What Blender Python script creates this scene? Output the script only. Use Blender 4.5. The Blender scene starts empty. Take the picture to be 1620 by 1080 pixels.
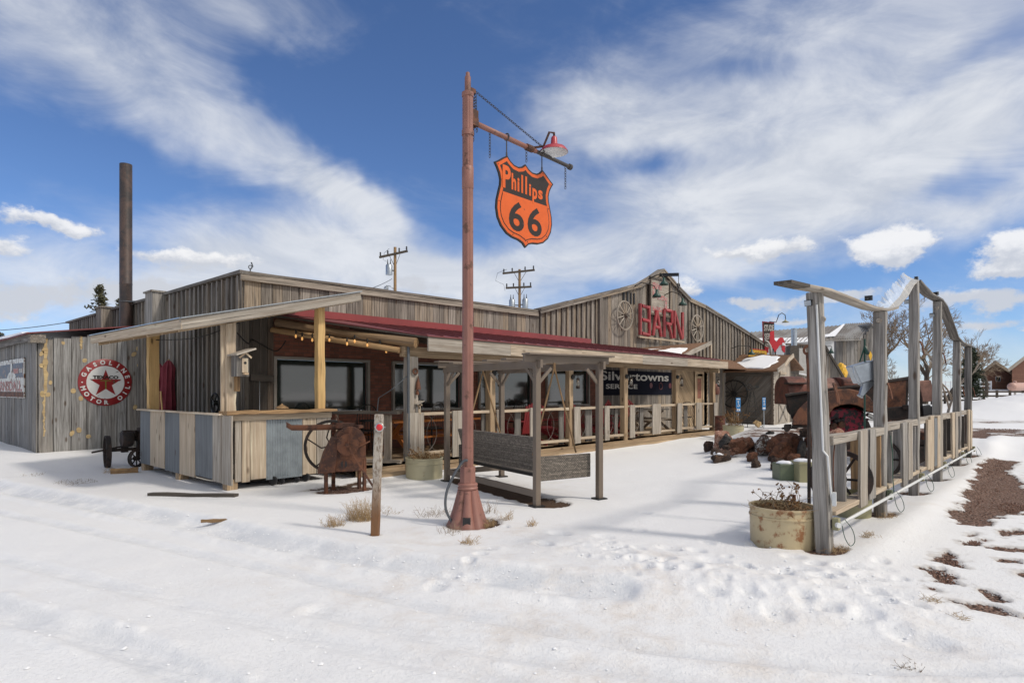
import bpy, math, random
import numpy as np
from mathutils import Vector, Matrix
random.seed(7)
C = bpy.context.scene.collection
# ---------------------------------------------------------------- frame: X runs along the long front, Y towards the building
F = Vector((.7373, .6756, 0)); R = Vector((.6756, -.7373, 0)); UP = Vector((0, 0, 1))
EYE = 1.6; FOC = 983.0; HOR = 617.0
def tt(x): return (x-810.0)/FOC
def PD(x, y, d):                       # survey: sight line at distance d along F
    return F*d + R*(d*tt(x)) + UP*(EYE - d*(y-HOR)/FOC)
def PB(x, b, y): return PD(x, y, b/(F.y + R.y*tt(x)))
def PA(x, a, y): return PD(x, y, a/(F.x + R.x*tt(x)))
def G(x, y): return PD(x, y, FOC*EYE/(y-HOR))
def AB(x, b): return PB(x, b, HOR).x
# ---------------------------------------------------------------- noise
_rng = np.random.RandomState(11); _LAT = _rng.rand(256, 256)
def vnoise(x, y):
    xi = np.floor(x).astype(int); yi = np.floor(y).astype(int); fx = x-xi; fy = y-yi
    fx = fx*fx*fx*(fx*(fx*6-15)+10); fy = fy*fy*fy*(fy*(fy*6-15)+10)
    a = _LAT[xi & 255, yi & 255]; b = _LAT[(xi+1) & 255, yi & 255]; c = _LAT[xi & 255, (yi+1) & 255]; d = _LAT[(xi+1) & 255, (yi+1) & 255]
    return (a*(1-fx)+b*fx)*(1-fy)+(c*(1-fx)+d*fx)*fy
def fbm(x, y, o=4):
    s = 0; a = .5; n = 0
    for k in range(o):
        s = s+a*vnoise(x*2**k+17.3*k, y*2**k+5.1*k); n += a; a *= .5
    return s/n*2-1
def ss(e0, e1, x):
    t = np.clip((x-e0)/(e1-e0), 0, 1); return t*t*(3-2*t)
def segdist(x, y, pts):
    best = np.full(np.shape(x), 1e9)
    for (x0, y0), (x1, y1) in zip(pts[:-1], pts[1:]):
        dx, dy = x1-x0, y1-y0; t = np.clip(((x-x0)*dx+(y-y0)*dy)/(dx*dx+dy*dy), 0, 1)
        best = np.minimum(best, np.hypot(x-x0-t*dx, y-y0-t*dy))
    return best
# ---------------------------------------------------------------- mesh builder
def children(o): return [c for c in bpy.data.objects if c.parent == o]
def rootof(o):
    while o.parent: o = o.parent
    return o
class MB:
    def __init__(s): s.v = []; s.f = []; s.l = []; s.m = []; s.mi = 0
    def add(s, vs, fs, ls=None):
        n = len(s.v); s.v += [tuple(v) for v in vs]; s.f += [tuple(i+n for i in f) for f in fs]; s.m += [s.mi]*len(fs)
        off = (random.random()*40, random.random()*40, random.random()*40)
        if ls is None: ls = vs
        s.l += [(l[0]+off[0], l[1]+off[1], l[2]+off[2]) for l in ls]
        return s
    def beam(s, p0, p1, w, h, up=UP, n=1, wob=0., taper=1.):
        p0 = Vector(p0); p1 = Vector(p1); L = (p1-p0).length; d = (p1-p0).normalized(); up = Vector(up)
        if abs(d.dot(up)) > .99: up = Vector((0, 1, 0)) if abs(d.z) > .9 else UP
        side = d.cross(up).normalized(); u2 = side.cross(d)
        vs = []; ls = []
        for i in range(n+1):
            t = i/n; k = 1+(taper-1)*t
            for (a, b) in ((-1, -1), (1, -1), (1, 1), (-1, 1)):
                ja = a*w/2*k + (random.uniform(-wob, wob)); jb = b*h/2*k + (random.uniform(-wob, wob))
                vs.append(p0+d*(L*t)+side*ja+u2*jb); ls.append((L*t, a*w/2, b*h/2))
        fs = [(3, 2, 1, 0), (4*n, 4*n+1, 4*n+2, 4*n+3)]
        for i in range(n):
            for k in range(4):
                a = 4*i+k; b = 4*i+(k+1) % 4; fs.append((a, b, b+4, a+4))
        return s.add(vs, fs, ls)
    def box(s, c, size, rz=0.):
        sx, sy, sz = size; c = Vector(c); M = Matrix.Rotation(rz, 3, 'Z')
        ax = [M @ Vector((1, 0, 0)), M @ Vector((0, 1, 0)), Vector((0, 0, 1))]; dims = [sx, sy, sz]
        k = max(range(3), key=lambda i: dims[i]); j = (k+1) % 3; i2 = (k+2) % 3
        return s.beam(c-ax[k]*dims[k]/2, c+ax[k]*dims[k]/2, *( (dims[j], dims[i2], ax[i2]) ))
    def bx(s, x0, x1, y0, y1, z0, z1): return s.box(((x0+x1)/2, (y0+y1)/2, (z0+z1)/2), (x1-x0, y1-y0, z1-z0))
    def tube(s, pts, r, n=6, r1=None, closed=False, wob=0.):
        pts = [Vector(p) for p in pts]; m = len(pts); vs = []; ls = []; L = 0; up = None
        for i, p in enumerate(pts):
            if closed: d = (pts[(i+1) % m]-pts[i-1])
            else: d = (pts[min(i+1, m-1)]-pts[max(i-1, 0)])
            d.normalize()
            if up is None: up = Vector((0, 0, 1)) if abs(d.z) < .9 else Vector((1, 0, 0))
            side = d.cross(up)
            if side.length < 1e-5: side = d.orthogonal()
            side.normalize(); u2 = side.cross(d); up = u2
            rr = r if r1 is None else r+(r1-r)*i/(m-1)
            if i: L += (p-pts[i-1]).length
            for k in range(n):
                a = 2*math.pi*k/n; q = rr*(1+random.uniform(-wob, wob))
                vs.append(p+side*(q*math.cos(a))+u2*(q*math.sin(a))); ls.append((L, q*math.cos(a), q*math.sin(a)))
        fs = []
        for i in range(m if closed else m-1):
            for k in range(n):
                a = i*n+k; b = i*n+(k+1) % n; j = (i+1) % m
                fs.append((a, b, j*n+(k+1) % n, j*n+k))
        if not closed: fs += [tuple(range(n))[::-1], tuple((m-1)*n+k for k in range(n))]
        return s.add(vs, fs, ls)
    def lathe(s, prof, c=(0, 0, 0), n=16, axis=UP, caps=True, sy=1.):
        c = Vector(c); ax = Vector(axis).normalized(); e1 = ax.orthogonal().normalized(); e2 = ax.cross(e1)
        if abs(ax.z) > .99: e1 = Vector((1, 0, 0)); e2 = Vector((0, 1, 0))*ax.z
        vs = []; ls = []
        for (r, z) in prof:
            for k in range(n):
                a = 2*math.pi*(k+.5)/n; vs.append(c+ax*z+e1*(r*math.cos(a))+e2*(r*sy*math.sin(a))); ls.append((z, r*math.cos(a), r*math.sin(a)))
        fs = []
        for i in range(len(prof)-1):
            for k in range(n):
                a = i*n+k; b = i*n+(k+1) % n; fs.append((a, b, b+n, a+n))
        if caps:
            if prof[0][0] > 1e-4: fs.append(tuple(range(n))[::-1])
            if prof[-1][0] > 1e-4: fs.append(tuple((len(prof)-1)*n+k for k in range(n)))
        return s.add(vs, fs, ls)
    def prism(s, pts, t):                      # planar polygon extruded by vector t
        pts = [Vector(p) for p in pts]; t = Vector(t); n = len(pts)
        vs = pts+[p+t for p in pts]
        fs = [tuple(range(n))[::-1], tuple(range(n, 2*n))]+[(i, (i+1) % n, n+(i+1) % n, n+i) for i in range(n)]
        return s.add(vs, fs)
    def quad(s, a, b, c, d):
        return s.add([a, b, c, d], [(0, 1, 2, 3)])
    def corr(s, o, u, v, w, h, pitch=.076, amp=.009, nrm=None):   # corrugated sheet, ribs along v
        o = Vector(o); u = Vector(u).normalized(); v = Vector(v).normalized(); nr = u.cross(v) if nrm is None else Vector(nrm)
        m = max(4, int(w/pitch*8)); vs = []; ls = []; fs = []
        for i in range(m+1):
            x = w*i/m; q = nr*(amp*math.sin(2*math.pi*x/pitch))
            vs += [o+u*x+q, o+u*x+v*h+q]; ls += [(0, x, 0), (h, x, 0)]
        for i in range(m): fs.append((2*i, 2*i+2, 2*i+3, 2*i+1))
        return s.add(vs, fs, ls)
    def ring(s, c, r, tr, nrm, n=32, k=6, e1=None):
        c = Vector(c); nrm = Vector(nrm).normalized(); a1 = nrm.orthogonal().normalized(); a2 = nrm.cross(a1)
        return s.tube([c+a1*(r*math.cos(2*math.pi*i/n))+a2*(r*math.sin(2*math.pi*i/n)) for i in range(n)], tr, k, closed=True)
    def blob(s, c, r, rough=.25, sub=2, seed=0, sq=(1, 1, 1), sharp=False):
        import bmesh
        bm = bmesh.new(); bmesh.ops.create_icosphere(bm, subdivisions=sub, radius=1)
        rg = random.Random(seed); ps = [Vector((rg.gauss(0, 1), rg.gauss(0, 1), rg.gauss(0, 1))).normalized() for _ in range(14)]; am = [rg.uniform(.3, 1) for _ in ps]
        o = rg.random()*50
        vs = []
        for v in bm.verts:
            d = v.co.normalized(); k = 1.
            if sharp:
                k = min([1.12]+[(.58+.34*a_)/max(.05, d.dot(p)) for p, a_ in zip(ps, am)])
            nx = float(fbm(np.array(d.x*1.7+o+d.z), np.array(d.y*1.7+d.z*1.3), 3)); ny = float(fbm(np.array(d.x*5+o), np.array(d.y*5+d.z*4), 3))
            k *= 1+rough*nx+rough*.45*ny
            vs.append(Vector(c)+Vector((d.x*k*r*sq[0], d.y*k*r*sq[1], d.z*k*r*sq[2])))
        fs = [tuple(v.index for v in f.verts) for f in bm.faces]; bm.free()
        return s.add(vs, fs)
    def mat(s, i): s.mi = i; return s
    def build(s, name, mat, parent=None, smooth=False, bevel=0., loc=None):
        me = bpy.data.meshes.new(name)
        off = rootof(parent).location if parent else (Vector(loc) if loc is not None else Vector((0, 0, 0)))
        vs = np.array(s.v, dtype=float)-np.array(off)
        me.from_pydata(vs.tolist(), [], s.f)
        at = me.attributes.new('lc', 'FLOAT_VECTOR', 'POINT'); at.data.foreach_set('vector', np.array(s.l, dtype=np.float32).ravel())
        mats = mat if isinstance(mat, (list, tuple)) else [mat]
        for m_ in mats: me.materials.append(m_)
        if len(mats) > 1: me.polygons.foreach_set('material_index', s.m)
        if smooth is True: me.polygons.foreach_set('use_smooth', [True]*len(me.polygons))
        elif smooth:
            me.polygons.foreach_set('use_smooth', [True]*len(me.polygons)); me.set_sharp_from_angle(angle=math.radians(smooth))
        me.update(); o = bpy.data.objects.new(name, me); C.objects.link(o)
        if parent: o.parent = parent
        elif loc is not None: o.location = loc
        if bevel:
            b = o.modifiers.new('edge', 'BEVEL'); b.width = bevel; b.segments = 1; b.limit_method = 'ANGLE'
        return o
def thing(name, label, cat, loc=(0, 0, 0), group=None):
    o = bpy.data.objects.new(name, None); o.empty_display_size = .1; C.objects.link(o); o.location = loc
    o['label'] = label; o['category'] = cat
    if group: o['group'] = group
    return o
def tag(o, label, cat, group=None):
    o['label'] = label; o['category'] = cat
    if group: o['group'] = group
    return o
def dup(root, loc, rz=0., label=None, scale=None):
    r = root.copy(); C.objects.link(r); r.location = loc; r.rotation_euler = (0, 0, rz)
    if label: r['label'] = label
    if scale: r.scale = (scale,)*3
    def rec(a, b):
        for ch in list(a.children):
            c = ch.copy(); C.objects.link(c); c.parent = b; rec(ch, c)
    rec(root, r)
    return r
def smooth_pts(P, k=5):
    P = [Vector(p) for p in P]; out = []
    for i in range(len(P)-1):
        p0, p1, p2, p3 = P[max(i-1, 0)], P[i], P[i+1], P[min(i+2, len(P)-1)]
        for j in range(k):
            t = j/k; out.append(.5*((2*p1)+(p2-p0)*t+(2*p0-5*p1+4*p2-p3)*t*t+(3*p1-p0-3*p2+p3)*t**3))
    return out+[P[-1]]
def snow_patch(name, quad, uv, parent, t=.035, seed=0):
    """thin irregular layer of snow lying on the plane of quad (a, b, c, d); uv outline in 0..1"""
    a, b, c, d = [Vector(p) for p in quad]; q = random.Random(seed); P = []; n = len(uv)
    for i in range(n):
        u0, v0 = uv[i]; u1, v1 = uv[(i+1) % n]
        for k in range(5):
            f = k/5; u = u0+(u1-u0)*f+q.uniform(-.018, .018); v = v0+(v1-v0)*f+q.uniform(-.04, .04); P.append((a.lerp(b, u)).lerp(d.lerp(c, u), v))
    nr = (b-a).cross(d-a).normalized(); nr = nr if nr.z > 0 else -nr
    cen = sum(P, Vector())/len(P); top = [cen.lerp(p, .94)+nr*t for p in P]; m = MB(); N = len(P); V = [p-nr*.004 for p in P]+top
    from mathutils.geometry import tessellate_polygon
    fs = [(i, (i+1) % N, N+(i+1) % N, N+i) for i in range(N)]+[tuple(N+k for k in x) for x in tessellate_polygon([top])]
    m.add(V, fs); return m.build(name, M['snowbit'], parent)
# ---------------------------------------------------------------- lettering
_T = {}
def txt(s, size=1., bold=0.):
    k = (s, bold)
    if k not in _T:
        cu = bpy.data.curves.new('t', 'FONT'); cu.body = s; cu.size = 1; cu.offset = bold; cu.resolution_u = 4; cu.align_x = 'CENTER'
        ob = bpy.data.objects.new('t', cu); C.objects.link(ob); bpy.context.view_layer.update()
        me = bpy.data.meshes.new_from_object(ob.evaluated_get(bpy.context.evaluated_depsgraph_get()))
        _T[k] = ([tuple(v.co) for v in me.vertices], [tuple(p.vertices) for p in me.polygons])
        bpy.data.objects.remove(ob); bpy.data.curves.remove(cu); bpy.data.meshes.remove(me)
    return _T[k]
def put_text(mb, s, o, u, v, w, h, n, bold=0., t=.003, rot=0., boxed=True):
    """fit text s into w x h centred at o (h = real height of its outline)"""
    vs, fs = txt(s, 1, bold); xs = [p[0] for p in vs]; ys = [p[1] for p in vs]
    cx = (min(xs)+max(xs))/2; cy = (min(ys)+max(ys))/2; sx = (w/(max(xs)-min(xs))) if w else h/(max(ys)-min(ys)); sy = h/(max(ys)-min(ys))
    o = Vector(o); u = Vector(u); v = Vector(v); n = Vector(n); c_, s_ = math.cos(rot), math.sin(rot); P = []
    for p in vs:
        x = (p[0]-cx)*sx; y = (p[1]-cy)*sy; P.append(o+u*(x*c_-y*s_)+v*(x*s_+y*c_)+n*t)
    mb.add(P, fs)
# ---------------------------------------------------------------- materials
class NT:
    def __init__(s, nt): s.nt = nt
    def n(s, t, **kw):
        nd = s.nt.nodes.new(t)
        for k, v in kw.items():
            if k.startswith('i_'):
                key = k[2:]; key = int(key) if key.isdigit() else key.replace('_', ' ')
                s.set(nd.inputs[key], v)
            else: setattr(nd, k, v)
        return nd
    def set(s, sock, v):
        if isinstance(v, bpy.types.NodeSocket): s.nt.links.new(v, sock)
        else: sock.default_value = v
    def m(s, op, a, b=0., c=0.):
        nd = s.nt.nodes.new('ShaderNodeMath'); nd.operation = op
        for i, v in enumerate((a, b, c)): s.set(nd.inputs[i], v)
        return nd.outputs[0]
    def mix(s, f, a, b, mode='MIX'):
        nd = s.nt.nodes.new('ShaderNodeMix'); nd.data_type = 'RGBA'; nd.blend_type = mode
        s.set(nd.inputs[0], f); s.set(nd.inputs[6], a if isinstance(a, bpy.types.NodeSocket) else (*a, 1)); s.set(nd.inputs[7], b if isinstance(b, bpy.types.NodeSocket) else (*b, 1))
        return nd.outputs[2]
    def rng(s, v, a, b, c=0., d=1.):
        nd = s.nt.nodes.new('ShaderNodeMapRange'); nd.interpolation_type = 'SMOOTHSTEP'
        for i, x in enumerate((v, a, b, c, d)): s.set(nd.inputs[i], x)
        return nd.outputs[0]
    def noise(s, vec, sc, det=3., rough=.55, dist=0.):
        nd = s.n('ShaderNodeTexNoise'); s.set(nd.inputs['Vector'], vec); nd.inputs['Scale'].default_value = sc; nd.inputs['Detail'].default_value = det
        nd.inputs['Roughness'].default_value = rough; nd.inputs['Distortion'].default_value = dist
        return nd.outputs['Fac']
    def map(s, vec, sc=(1, 1, 1), rot=(0, 0, 0), loc=(0, 0, 0)):
        nd = s.n('ShaderNodeMapping'); s.set(nd.inputs[0], vec); nd.inputs['Location'].default_value = loc; nd.inputs['Rotation'].default_value = rot; nd.inputs['Scale'].default_value = sc
        return nd.outputs[0]
    def lc(s): return s.n('ShaderNodeAttribute', attribute_name='lc').outputs['Vector']
    def isl(s): return s.n('ShaderNodeNewGeometry').outputs['Random Per Island']
    def bump(s, h, st=.3, dist=.01):
        nd = s.n('ShaderNodeBump'); nd.inputs['Strength'].default_value = st; nd.inputs['Distance'].default_value = dist; s.set(nd.inputs['Height'], h)
        return nd.outputs[0]
def material(name):
    m = bpy.data.materials.new(name); m.use_nodes = True; nt = m.node_tree; T = NT(nt); p = nt.nodes['Principled BSDF']
    return m, T, p
def wood(name, cols, streak=(.06, .055, .05), k=.55, rough=.85, bump=.5, stain=.5, gs=1.):
    """cols: two or three base tones, chosen per board"""
    m, T, p = material(name); lc = T.lc(); r = T.isl()
    c = T.mix(T.rng(r, .1, .6), cols[0], cols[1])
    if len(cols) > 2: c = T.mix(T.rng(T.m('FRACT', T.m('MULTIPLY', r, 7.31)), .55, .95), c, cols[2])
    wv = T.map(lc, (.55*gs, 9*gs, 9*gs)); big = T.noise(wv, 1.2, 2.)
    g = T.noise(T.map(lc, (1.6, 60*gs, 60*gs)), 1.0, 4., .7, .6)
    g2 = T.noise(T.map(lc, (5, 150, 150)), 1.0, 3., .6)
    ms = T.noise(T.map(lc, (.8, 26*gs, 26*gs), loc=(9, 2, 5)), 1.0, 3., .6, .4)
    c = T.mix(T.m('MULTIPLY', T.rng(ms, .48, .66), k*.85), c, tuple(x*1.3 for x in streak)); c = T.mix(T.m('MULTIPLY', T.rng(ms, .46, .32), .45), c, tuple(min(.8, x*1.45) for x in cols[0]))
    c = T.mix(T.m('MULTIPLY', T.rng(g, .45, .72), k), c, streak)
    c = T.mix(T.m('MULTIPLY', T.rng(g, .5, .25), .3), c, tuple(min(1, x*1.5) for x in cols[0]))
    c = T.mix(T.m('MULTIPLY', T.rng(big, .5, .75), stain), c, tuple(x*.42 for x in cols[0]))
    # knots
    v = T.n('ShaderNodeTexVoronoi'); v.inputs['Scale'].default_value = 1.; T.set(v.inputs['Vector'], T.map(lc, (1.7, 4.5, 4.5)))
    kn = T.rng(v.outputs['Distance'], .16, .05)
    c = T.mix(T.m('MULTIPLY', kn, .75), c, (.07, .04, .022))
    # cracks
    ck = T.rng(T.noise(T.map(lc, (.9, 45, 45), loc=(3, 0, 0)), 1., 2., .4), .70, .76)
    c = T.mix(T.m('MULTIPLY', ck, .8), c, (.015, .012, .01))
    T.set(p.inputs['Base Color'], c); p.inputs['Roughness'].default_value = rough; p.inputs['Specular IOR Level'].default_value = .25
    c = T.mix(T.m('MULTIPLY', T.rng(T.noise(T.n('ShaderNodeTexCoord').outputs['Object'], 1.3, 4., .6), .5, .8), .35), c, tuple(x*.35 for x in cols[0])); T.set(p.inputs['Base Color'], c)
    h = T.m('SUBTRACT', T.m('ADD', T.m('MULTIPLY', g, -1.), T.m('MULTIPLY', g2, .4)), T.m('MULTIPLY', ck, 1.5))
    T.set(p.inputs['Normal'], T.bump(h, bump, .006))
    return m
def plain(name, col, rough=.6, metal=0., var=.25, sc=6., bump=0., spec=.5, worn=None, wornk=(.58, .66)):
    m, T, p = material(name); co = T.n('ShaderNodeTexCoord').outputs['Object']
    n = T.noise(co, sc, 4., .6); c = T.mix(T.m('MULTIPLY', T.rng(n, .35, .7), var), col, tuple(x*.45 for x in col))
    if worn:
        w = T.rng(T.noise(co, sc*1.7, 5., .65), wornk[0], wornk[1]); c = T.mix(w, c, worn)
    T.set(p.inputs['Base Color'], c); p.inputs['Roughness'].default_value = rough; p.inputs['Metallic'].default_value = metal; p.inputs['Specular IOR Level'].default_value = spec
    if bump: T.set(p.inputs['Normal'], T.bump(T.noise(co, sc*6, 3.), bump, .01))
    return m
def rust(name, c1=(.13, .055, .03), c2=(.05, .026, .02), c3=(.3, .12, .05), rough=.75, sc=5.):
    m, T, p = material(name); co = T.n('ShaderNodeTexCoord').outputs['Object']
    n = T.noise(co, sc, 6., .65, .4); n2 = T.noise(co, sc*7, 5., .7); c = T.mix(T.rng(n, .38, .62), c1, c2)
    c = T.mix(T.m('MULTIPLY', T.rng(n2, .56, .7), .55), c, c3)
    T.set(p.inputs['Base Color'], c); p.inputs['Roughness'].default_value = rough; p.inputs['Metallic'].default_value = .15
    T.set(p.inputs['Normal'], T.bump(n2, .35, .008)); return m
M = {}
M['grey'] = wood('weathered_grey_boards', [(.33, .31, .285), (.17, .158, .145), (.25, .215, .175)], stain=.65, k=.7)
M['silver'] = wood('silver_grey_timber', [(.40, .375, .34), (.31, .29, .265), (.36, .31, .25)], stain=.6, k=.75, streak=(.085, .075, .065))
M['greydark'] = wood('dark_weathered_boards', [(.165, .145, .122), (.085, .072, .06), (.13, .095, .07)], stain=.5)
M['shed'] = wood('silver_grey_wide_planks', [(.32, .315, .305), (.21, .205, .2), (.27, .25, .225)], stain=.7, gs=.7, streak=(.07, .062, .055), k=.7)
M['parapet'] = wood('brown_grey_boards', [(.34, .305, .265), (.18, .16, .14), (.33, .265, .195)], stain=.7, k=.7, streak=(.05, .042, .035))
M['pale'] = wood('pale_new_boards', [(.64, .53, .40), (.48, .39, .29), (.62, .44, .27)], streak=(.24, .17, .11), k=.5, stain=.4, bump=.3)
M['palegrey'] = wood('bleached_pale_boards', [(.52, .47, .40), (.35, .315, .27), (.48, .39, .29)], streak=(.17, .13, .095), k=.6, stain=.5)
M['yellow'] = wood('yellow_pine_post', [(.66, .45, .20), (.60, .40, .18)], streak=(.38, .22, .08), k=.35, stain=.25, bump=.3)
M['tan'] = wood('tan_porch_timber', [(.54, .40, .25), (.38, .28, .18), (.48, .37, .25)], streak=(.16, .09, .045), k=.55, stain=.5)
M['blue'] = wood('blue_grey_painted_boards', [(.225, .235, .24), (.165, .175, .182)], streak=(.10, .11, .12), k=.5, stain=.35, bump=.3)
M['log'] = wood('peeling_log', [(.46, .29, .14), (.30, .19, .10), (.24, .17, .11)], streak=(.10, .065, .04), k=.6, stain=.6)
M['bark'] = wood('bark', [(.12, .095, .075), (.09, .075, .06)], streak=(.03, .025, .02), k=.7, stain=.5)
M['twig'] = plain('dry_twig', (.26, .19, .125), .8, var=.4)
M['straw'] = plain('straw', (.42, .29, .15), .8, var=.5, sc=20)
M['seed'] = plain('brown_seed_head', (.20, .10, .035), .85, var=.5, sc=30, bump=.4)
M['rust'] = rust('brown_rust', (.17, .068, .035), (.06, .028, .02), (.36, .15, .06)); M['rustdark'] = rust('dark_rust', (.05, .032, .025), (.018, .015, .014), (.13, .06, .035))
M['rustred'] = rust('red_rust', (.17, .055, .035), (.08, .035, .026), (.26, .13, .09), rough=.65); M['rustpink'] = rust('faded_pink_rust', (.26, .13, .095), (.15, .075, .055), (.34, .22, .17), rough=.6)
M['rustblack'] = rust('black_paint_and_rust', (.014, .013, .013), (.035, .022, .017), (.13, .055, .03), rough=.85)
M['polepaint'] = plain('faded_salmon_pole_paint', (.275, .125, .095), .5, var=.45, sc=3., bump=.12, worn=(.13, .06, .04), wornk=(.57, .64))
M['sheen'] = plain('blackened_steel', (.03, .03, .032), .45, .3)
M['iron'] = plain('black_wrought_iron', (.02, .019, .018), .5, .4)
M['chain'] = plain('dark_steel_chain', (.09, .08, .075), .4, .7)
M['taupe'] = plain('taupe_powder_coated_steel', (.17, .132, .10), .5, var=.15)
M['orange'] = plain('orange_enamel', (.66, .115, .02), .35, spec=.3, var=.18, sc=4, worn=(.16, .06, .035), wornk=(.66, .69))
M['black_enamel'] = plain('black_enamel', (.035, .028, .025), .4, var=.1, spec=.2, worn=(.2, .08, .05), wornk=(.72, .75))
M['red_enamel'] = plain('dark_red_enamel', (.26, .018, .02), .3, var=.3, sc=5, worn=(.09, .06, .035), wornk=(.60, .66))
M['white_enamel'] = plain('chipped_white_enamel', (.62, .62, .60), .3, var=.12, sc=6, worn=(.07, .05, .035), wornk=(.63, .66))
M['redsheet'] = plain('red_roof_metal', (.24, .035, .035), .4, var=.35, sc=1.5)
M['redroof'] = plain('dark_red_roofing', (.19, .05, .05), .55, var=.4, sc=5)
M['redlog'] = wood('red_painted_log', [(.34, .03, .04), (.26, .028, .035)], streak=(.45, .22, .2), k=.5, stain=.3, rough=.5)
M['redwood'] = plain('red_painted_slats', (.28, .03, .035), .5, var=.3)
M['galv'] = plain('galvanised_steel', (.42, .46, .50), .35, .75, var=.4, sc=7); M['galvblue'] = plain('blue_grey_galvanised_sheet', (.28, .315, .335), .45, .35, var=.45, sc=5)
M['cream'] = plain('cream_green_tub_paint', (.44, .40, .26), .5, var=.2, sc=4, bump=.05, worn=(.24, .11, .05), wornk=(.66, .74))
M['creamrust'] = plain('rust_streaked_cream_paint', (.52, .42, .25), .5, var=.3, sc=4, bump=.1, worn=(.26, .11, .04), wornk=(.53, .66))
M['greenbox'] = plain('dull_green_paint', (.13, .16, .10), .5, var=.3, sc=4, worn=(.12, .07, .04), wornk=(.66, .72)); M['khaki'] = plain('khaki_paint', (.30, .28, .16), .55, var=.2, sc=4)
M['soil'] = plain('dark_soil', (.06, .04, .028), .95, var=.5, sc=20, bump=.5)
M['maroon'] = plain('maroon_canvas', (.17, .022, .035), .9, var=.3, sc=12, bump=.15)
M['green'] = plain('bright_green_canvas', (.16, .42, .04), .7); M['darkgreen'] = plain('dark_green_enamel', (.02, .06, .045), .4)
M['stake'] = plain('dark_green_stake', (.02, .075, .05), .5)
M['white'] = plain('white_paint', (.72, .73, .74), .5, var=.12); M['pvc'] = plain('white_conduit', (.66, .67, .66), .4, var=.15)
M['greypipe'] = plain('grey_conduit', (.09, .10, .11), .45)
M['bluesign'] = plain('blue_sign_face', (.04, .22, .50), .4, var=.05); M['navy'] = plain('dark_blue_sign_face', (.008, .009, .018), .9, var=.3, spec=.1); M['dimwhite'] = plain('dull_white_letters', (.55, .53, .48), .6, var=.4, sc=14, worn=(.1, .09, .09), wornk=(.60, .70))
M['cabred'] = plain('faded_red_engine_paint', (.30, .02, .045), .5, var=.4, sc=6, worn=(.02, .018, .02), wornk=(.48, .53))
M['yellowpaint'] = plain('yellow_enamel', (.75, .42, .03), .4, var=.2, sc=9, worn=(.25, .1, .03), wornk=(.62, .68)); M['brightred'] = plain('bright_red_cutout', (.55, .02, .03), .45, var=.15)
M['orangewood'] = wood('orange_stained_timber', [(.42, .15, .035), (.35, .12, .03)], streak=(.18, .06, .02), k=.4, stain=.2)
M['lampred'] = plain('faded_crimson_enamel', (.42, .05, .065), .35, var=.2); M['tank'] = plain('pink_buff_tank_paint', (.50, .30, .24), .45, var=.12)
M['snowbit'] = plain('settled_snow', (.86, .87, .89), .7, var=.03, bump=.2)
M['concrete'] = plain('pale_block', (.48, .46, .42), .85, var=.3)
M['olive'] = plain('dark_conifer_needles', (.03, .045, .02), .8, var=.5, sc=3); M['conifer'] = plain('olive_brown_needles', (.07, .065, .03), .8, var=.5, sc=3)
M['chrome'] = plain('dull_chrome', (.5, .5, .48), .25, .9)
def glass():
    m, T, p = material('dark_window_glass'); co = T.n('ShaderNodeTexCoord').outputs['Object']
    n = T.noise(co, .9, 2.); T.set(p.inputs['Base Color'], T.mix(n, (.006, .012, .010), (.016, .026, .022)))
    p.inputs['Roughness'].default_value = .06; p.inputs['IOR'].default_value = 1.9; p.inputs['Specular IOR Level'].default_value = .6
    T.set(p.inputs['Normal'], T.bump(n, .1, .03)); return m
M['glass'] = glass()
def clear():
    m, T, p = material('lamp_glass'); p.inputs['Base Color'].default_value = (.8, .75, .65, 1); p.inputs['Roughness'].default_value = .1; p.inputs['Transmission Weight'].default_value = .85; return m
M['lampglass'] = clear()
def redlens():
    m, T, p = material('red_reflector_lens'); p.inputs['Base Color'].default_value = (.6, .005, .01, 1); p.inputs['Roughness'].default_value = .08; p.inputs['Coat Weight'].default_value = .6
    co = T.n('ShaderNodeTexCoord').outputs['Object']; v = T.n('ShaderNodeTexVoronoi'); v.inputs['Scale'].default_value = 160; T.set(v.inputs['Vector'], co); T.set(p.inputs['Normal'], T.bump(v.outputs['Distance'], .6, .003)); return m
M['lens'] = redlens()
def bulb():
    m, T, p = material('lit_filament_bulb'); p.inputs['Base Color'].default_value = (.6, .3, .1, 1); p.inputs['Emission Color'].default_value = (1, .5, .15, 1); p.inputs['Emission Strength'].default_value = .55; return m
M['bulb'] = bulb()
def brick(name, c1, c2, mortar, sc=1., plane='XZ'):
    m, T, p = material(name); co = T.n('ShaderNodeTexCoord').outputs['Object']; s = T.n('ShaderNodeSeparateXYZ'); T.set(s.inputs[0], co)
    u = T.m('ADD', s.outputs[0], s.outputs[1]); cb = T.n('ShaderNodeCombineXYZ'); T.set(cb.inputs[0], u); T.set(cb.inputs[1], s.outputs[2])
    b = T.n('ShaderNodeTexBrick'); T.set(b.inputs['Vector'], cb.outputs[0]); b.inputs['Scale'].default_value = sc
    b.inputs['Brick Width'].default_value = .215; b.inputs['Row Height'].default_value = .075; b.inputs['Mortar Size'].default_value = .006; b.inputs['Color1'].default_value = (*c1, 1); b.inputs['Color2'].default_value = (*c2, 1); b.inputs['Mortar'].default_value = (*mortar, 1)
    n = T.noise(co, 8, 4.); c = T.mix(T.m('MULTIPLY', n, .6), b.outputs['Color'], (.05, .025, .018)); T.set(p.inputs['Base Color'], c); p.inputs['Roughness'].default_value = .9
    T.set(p.inputs['Normal'], T.bump(T.m('ADD', T.m('MULTIPLY', b.outputs['Fac'], -1.), T.m('MULTIPLY', n, .3)), .5, .008)); return m
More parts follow.
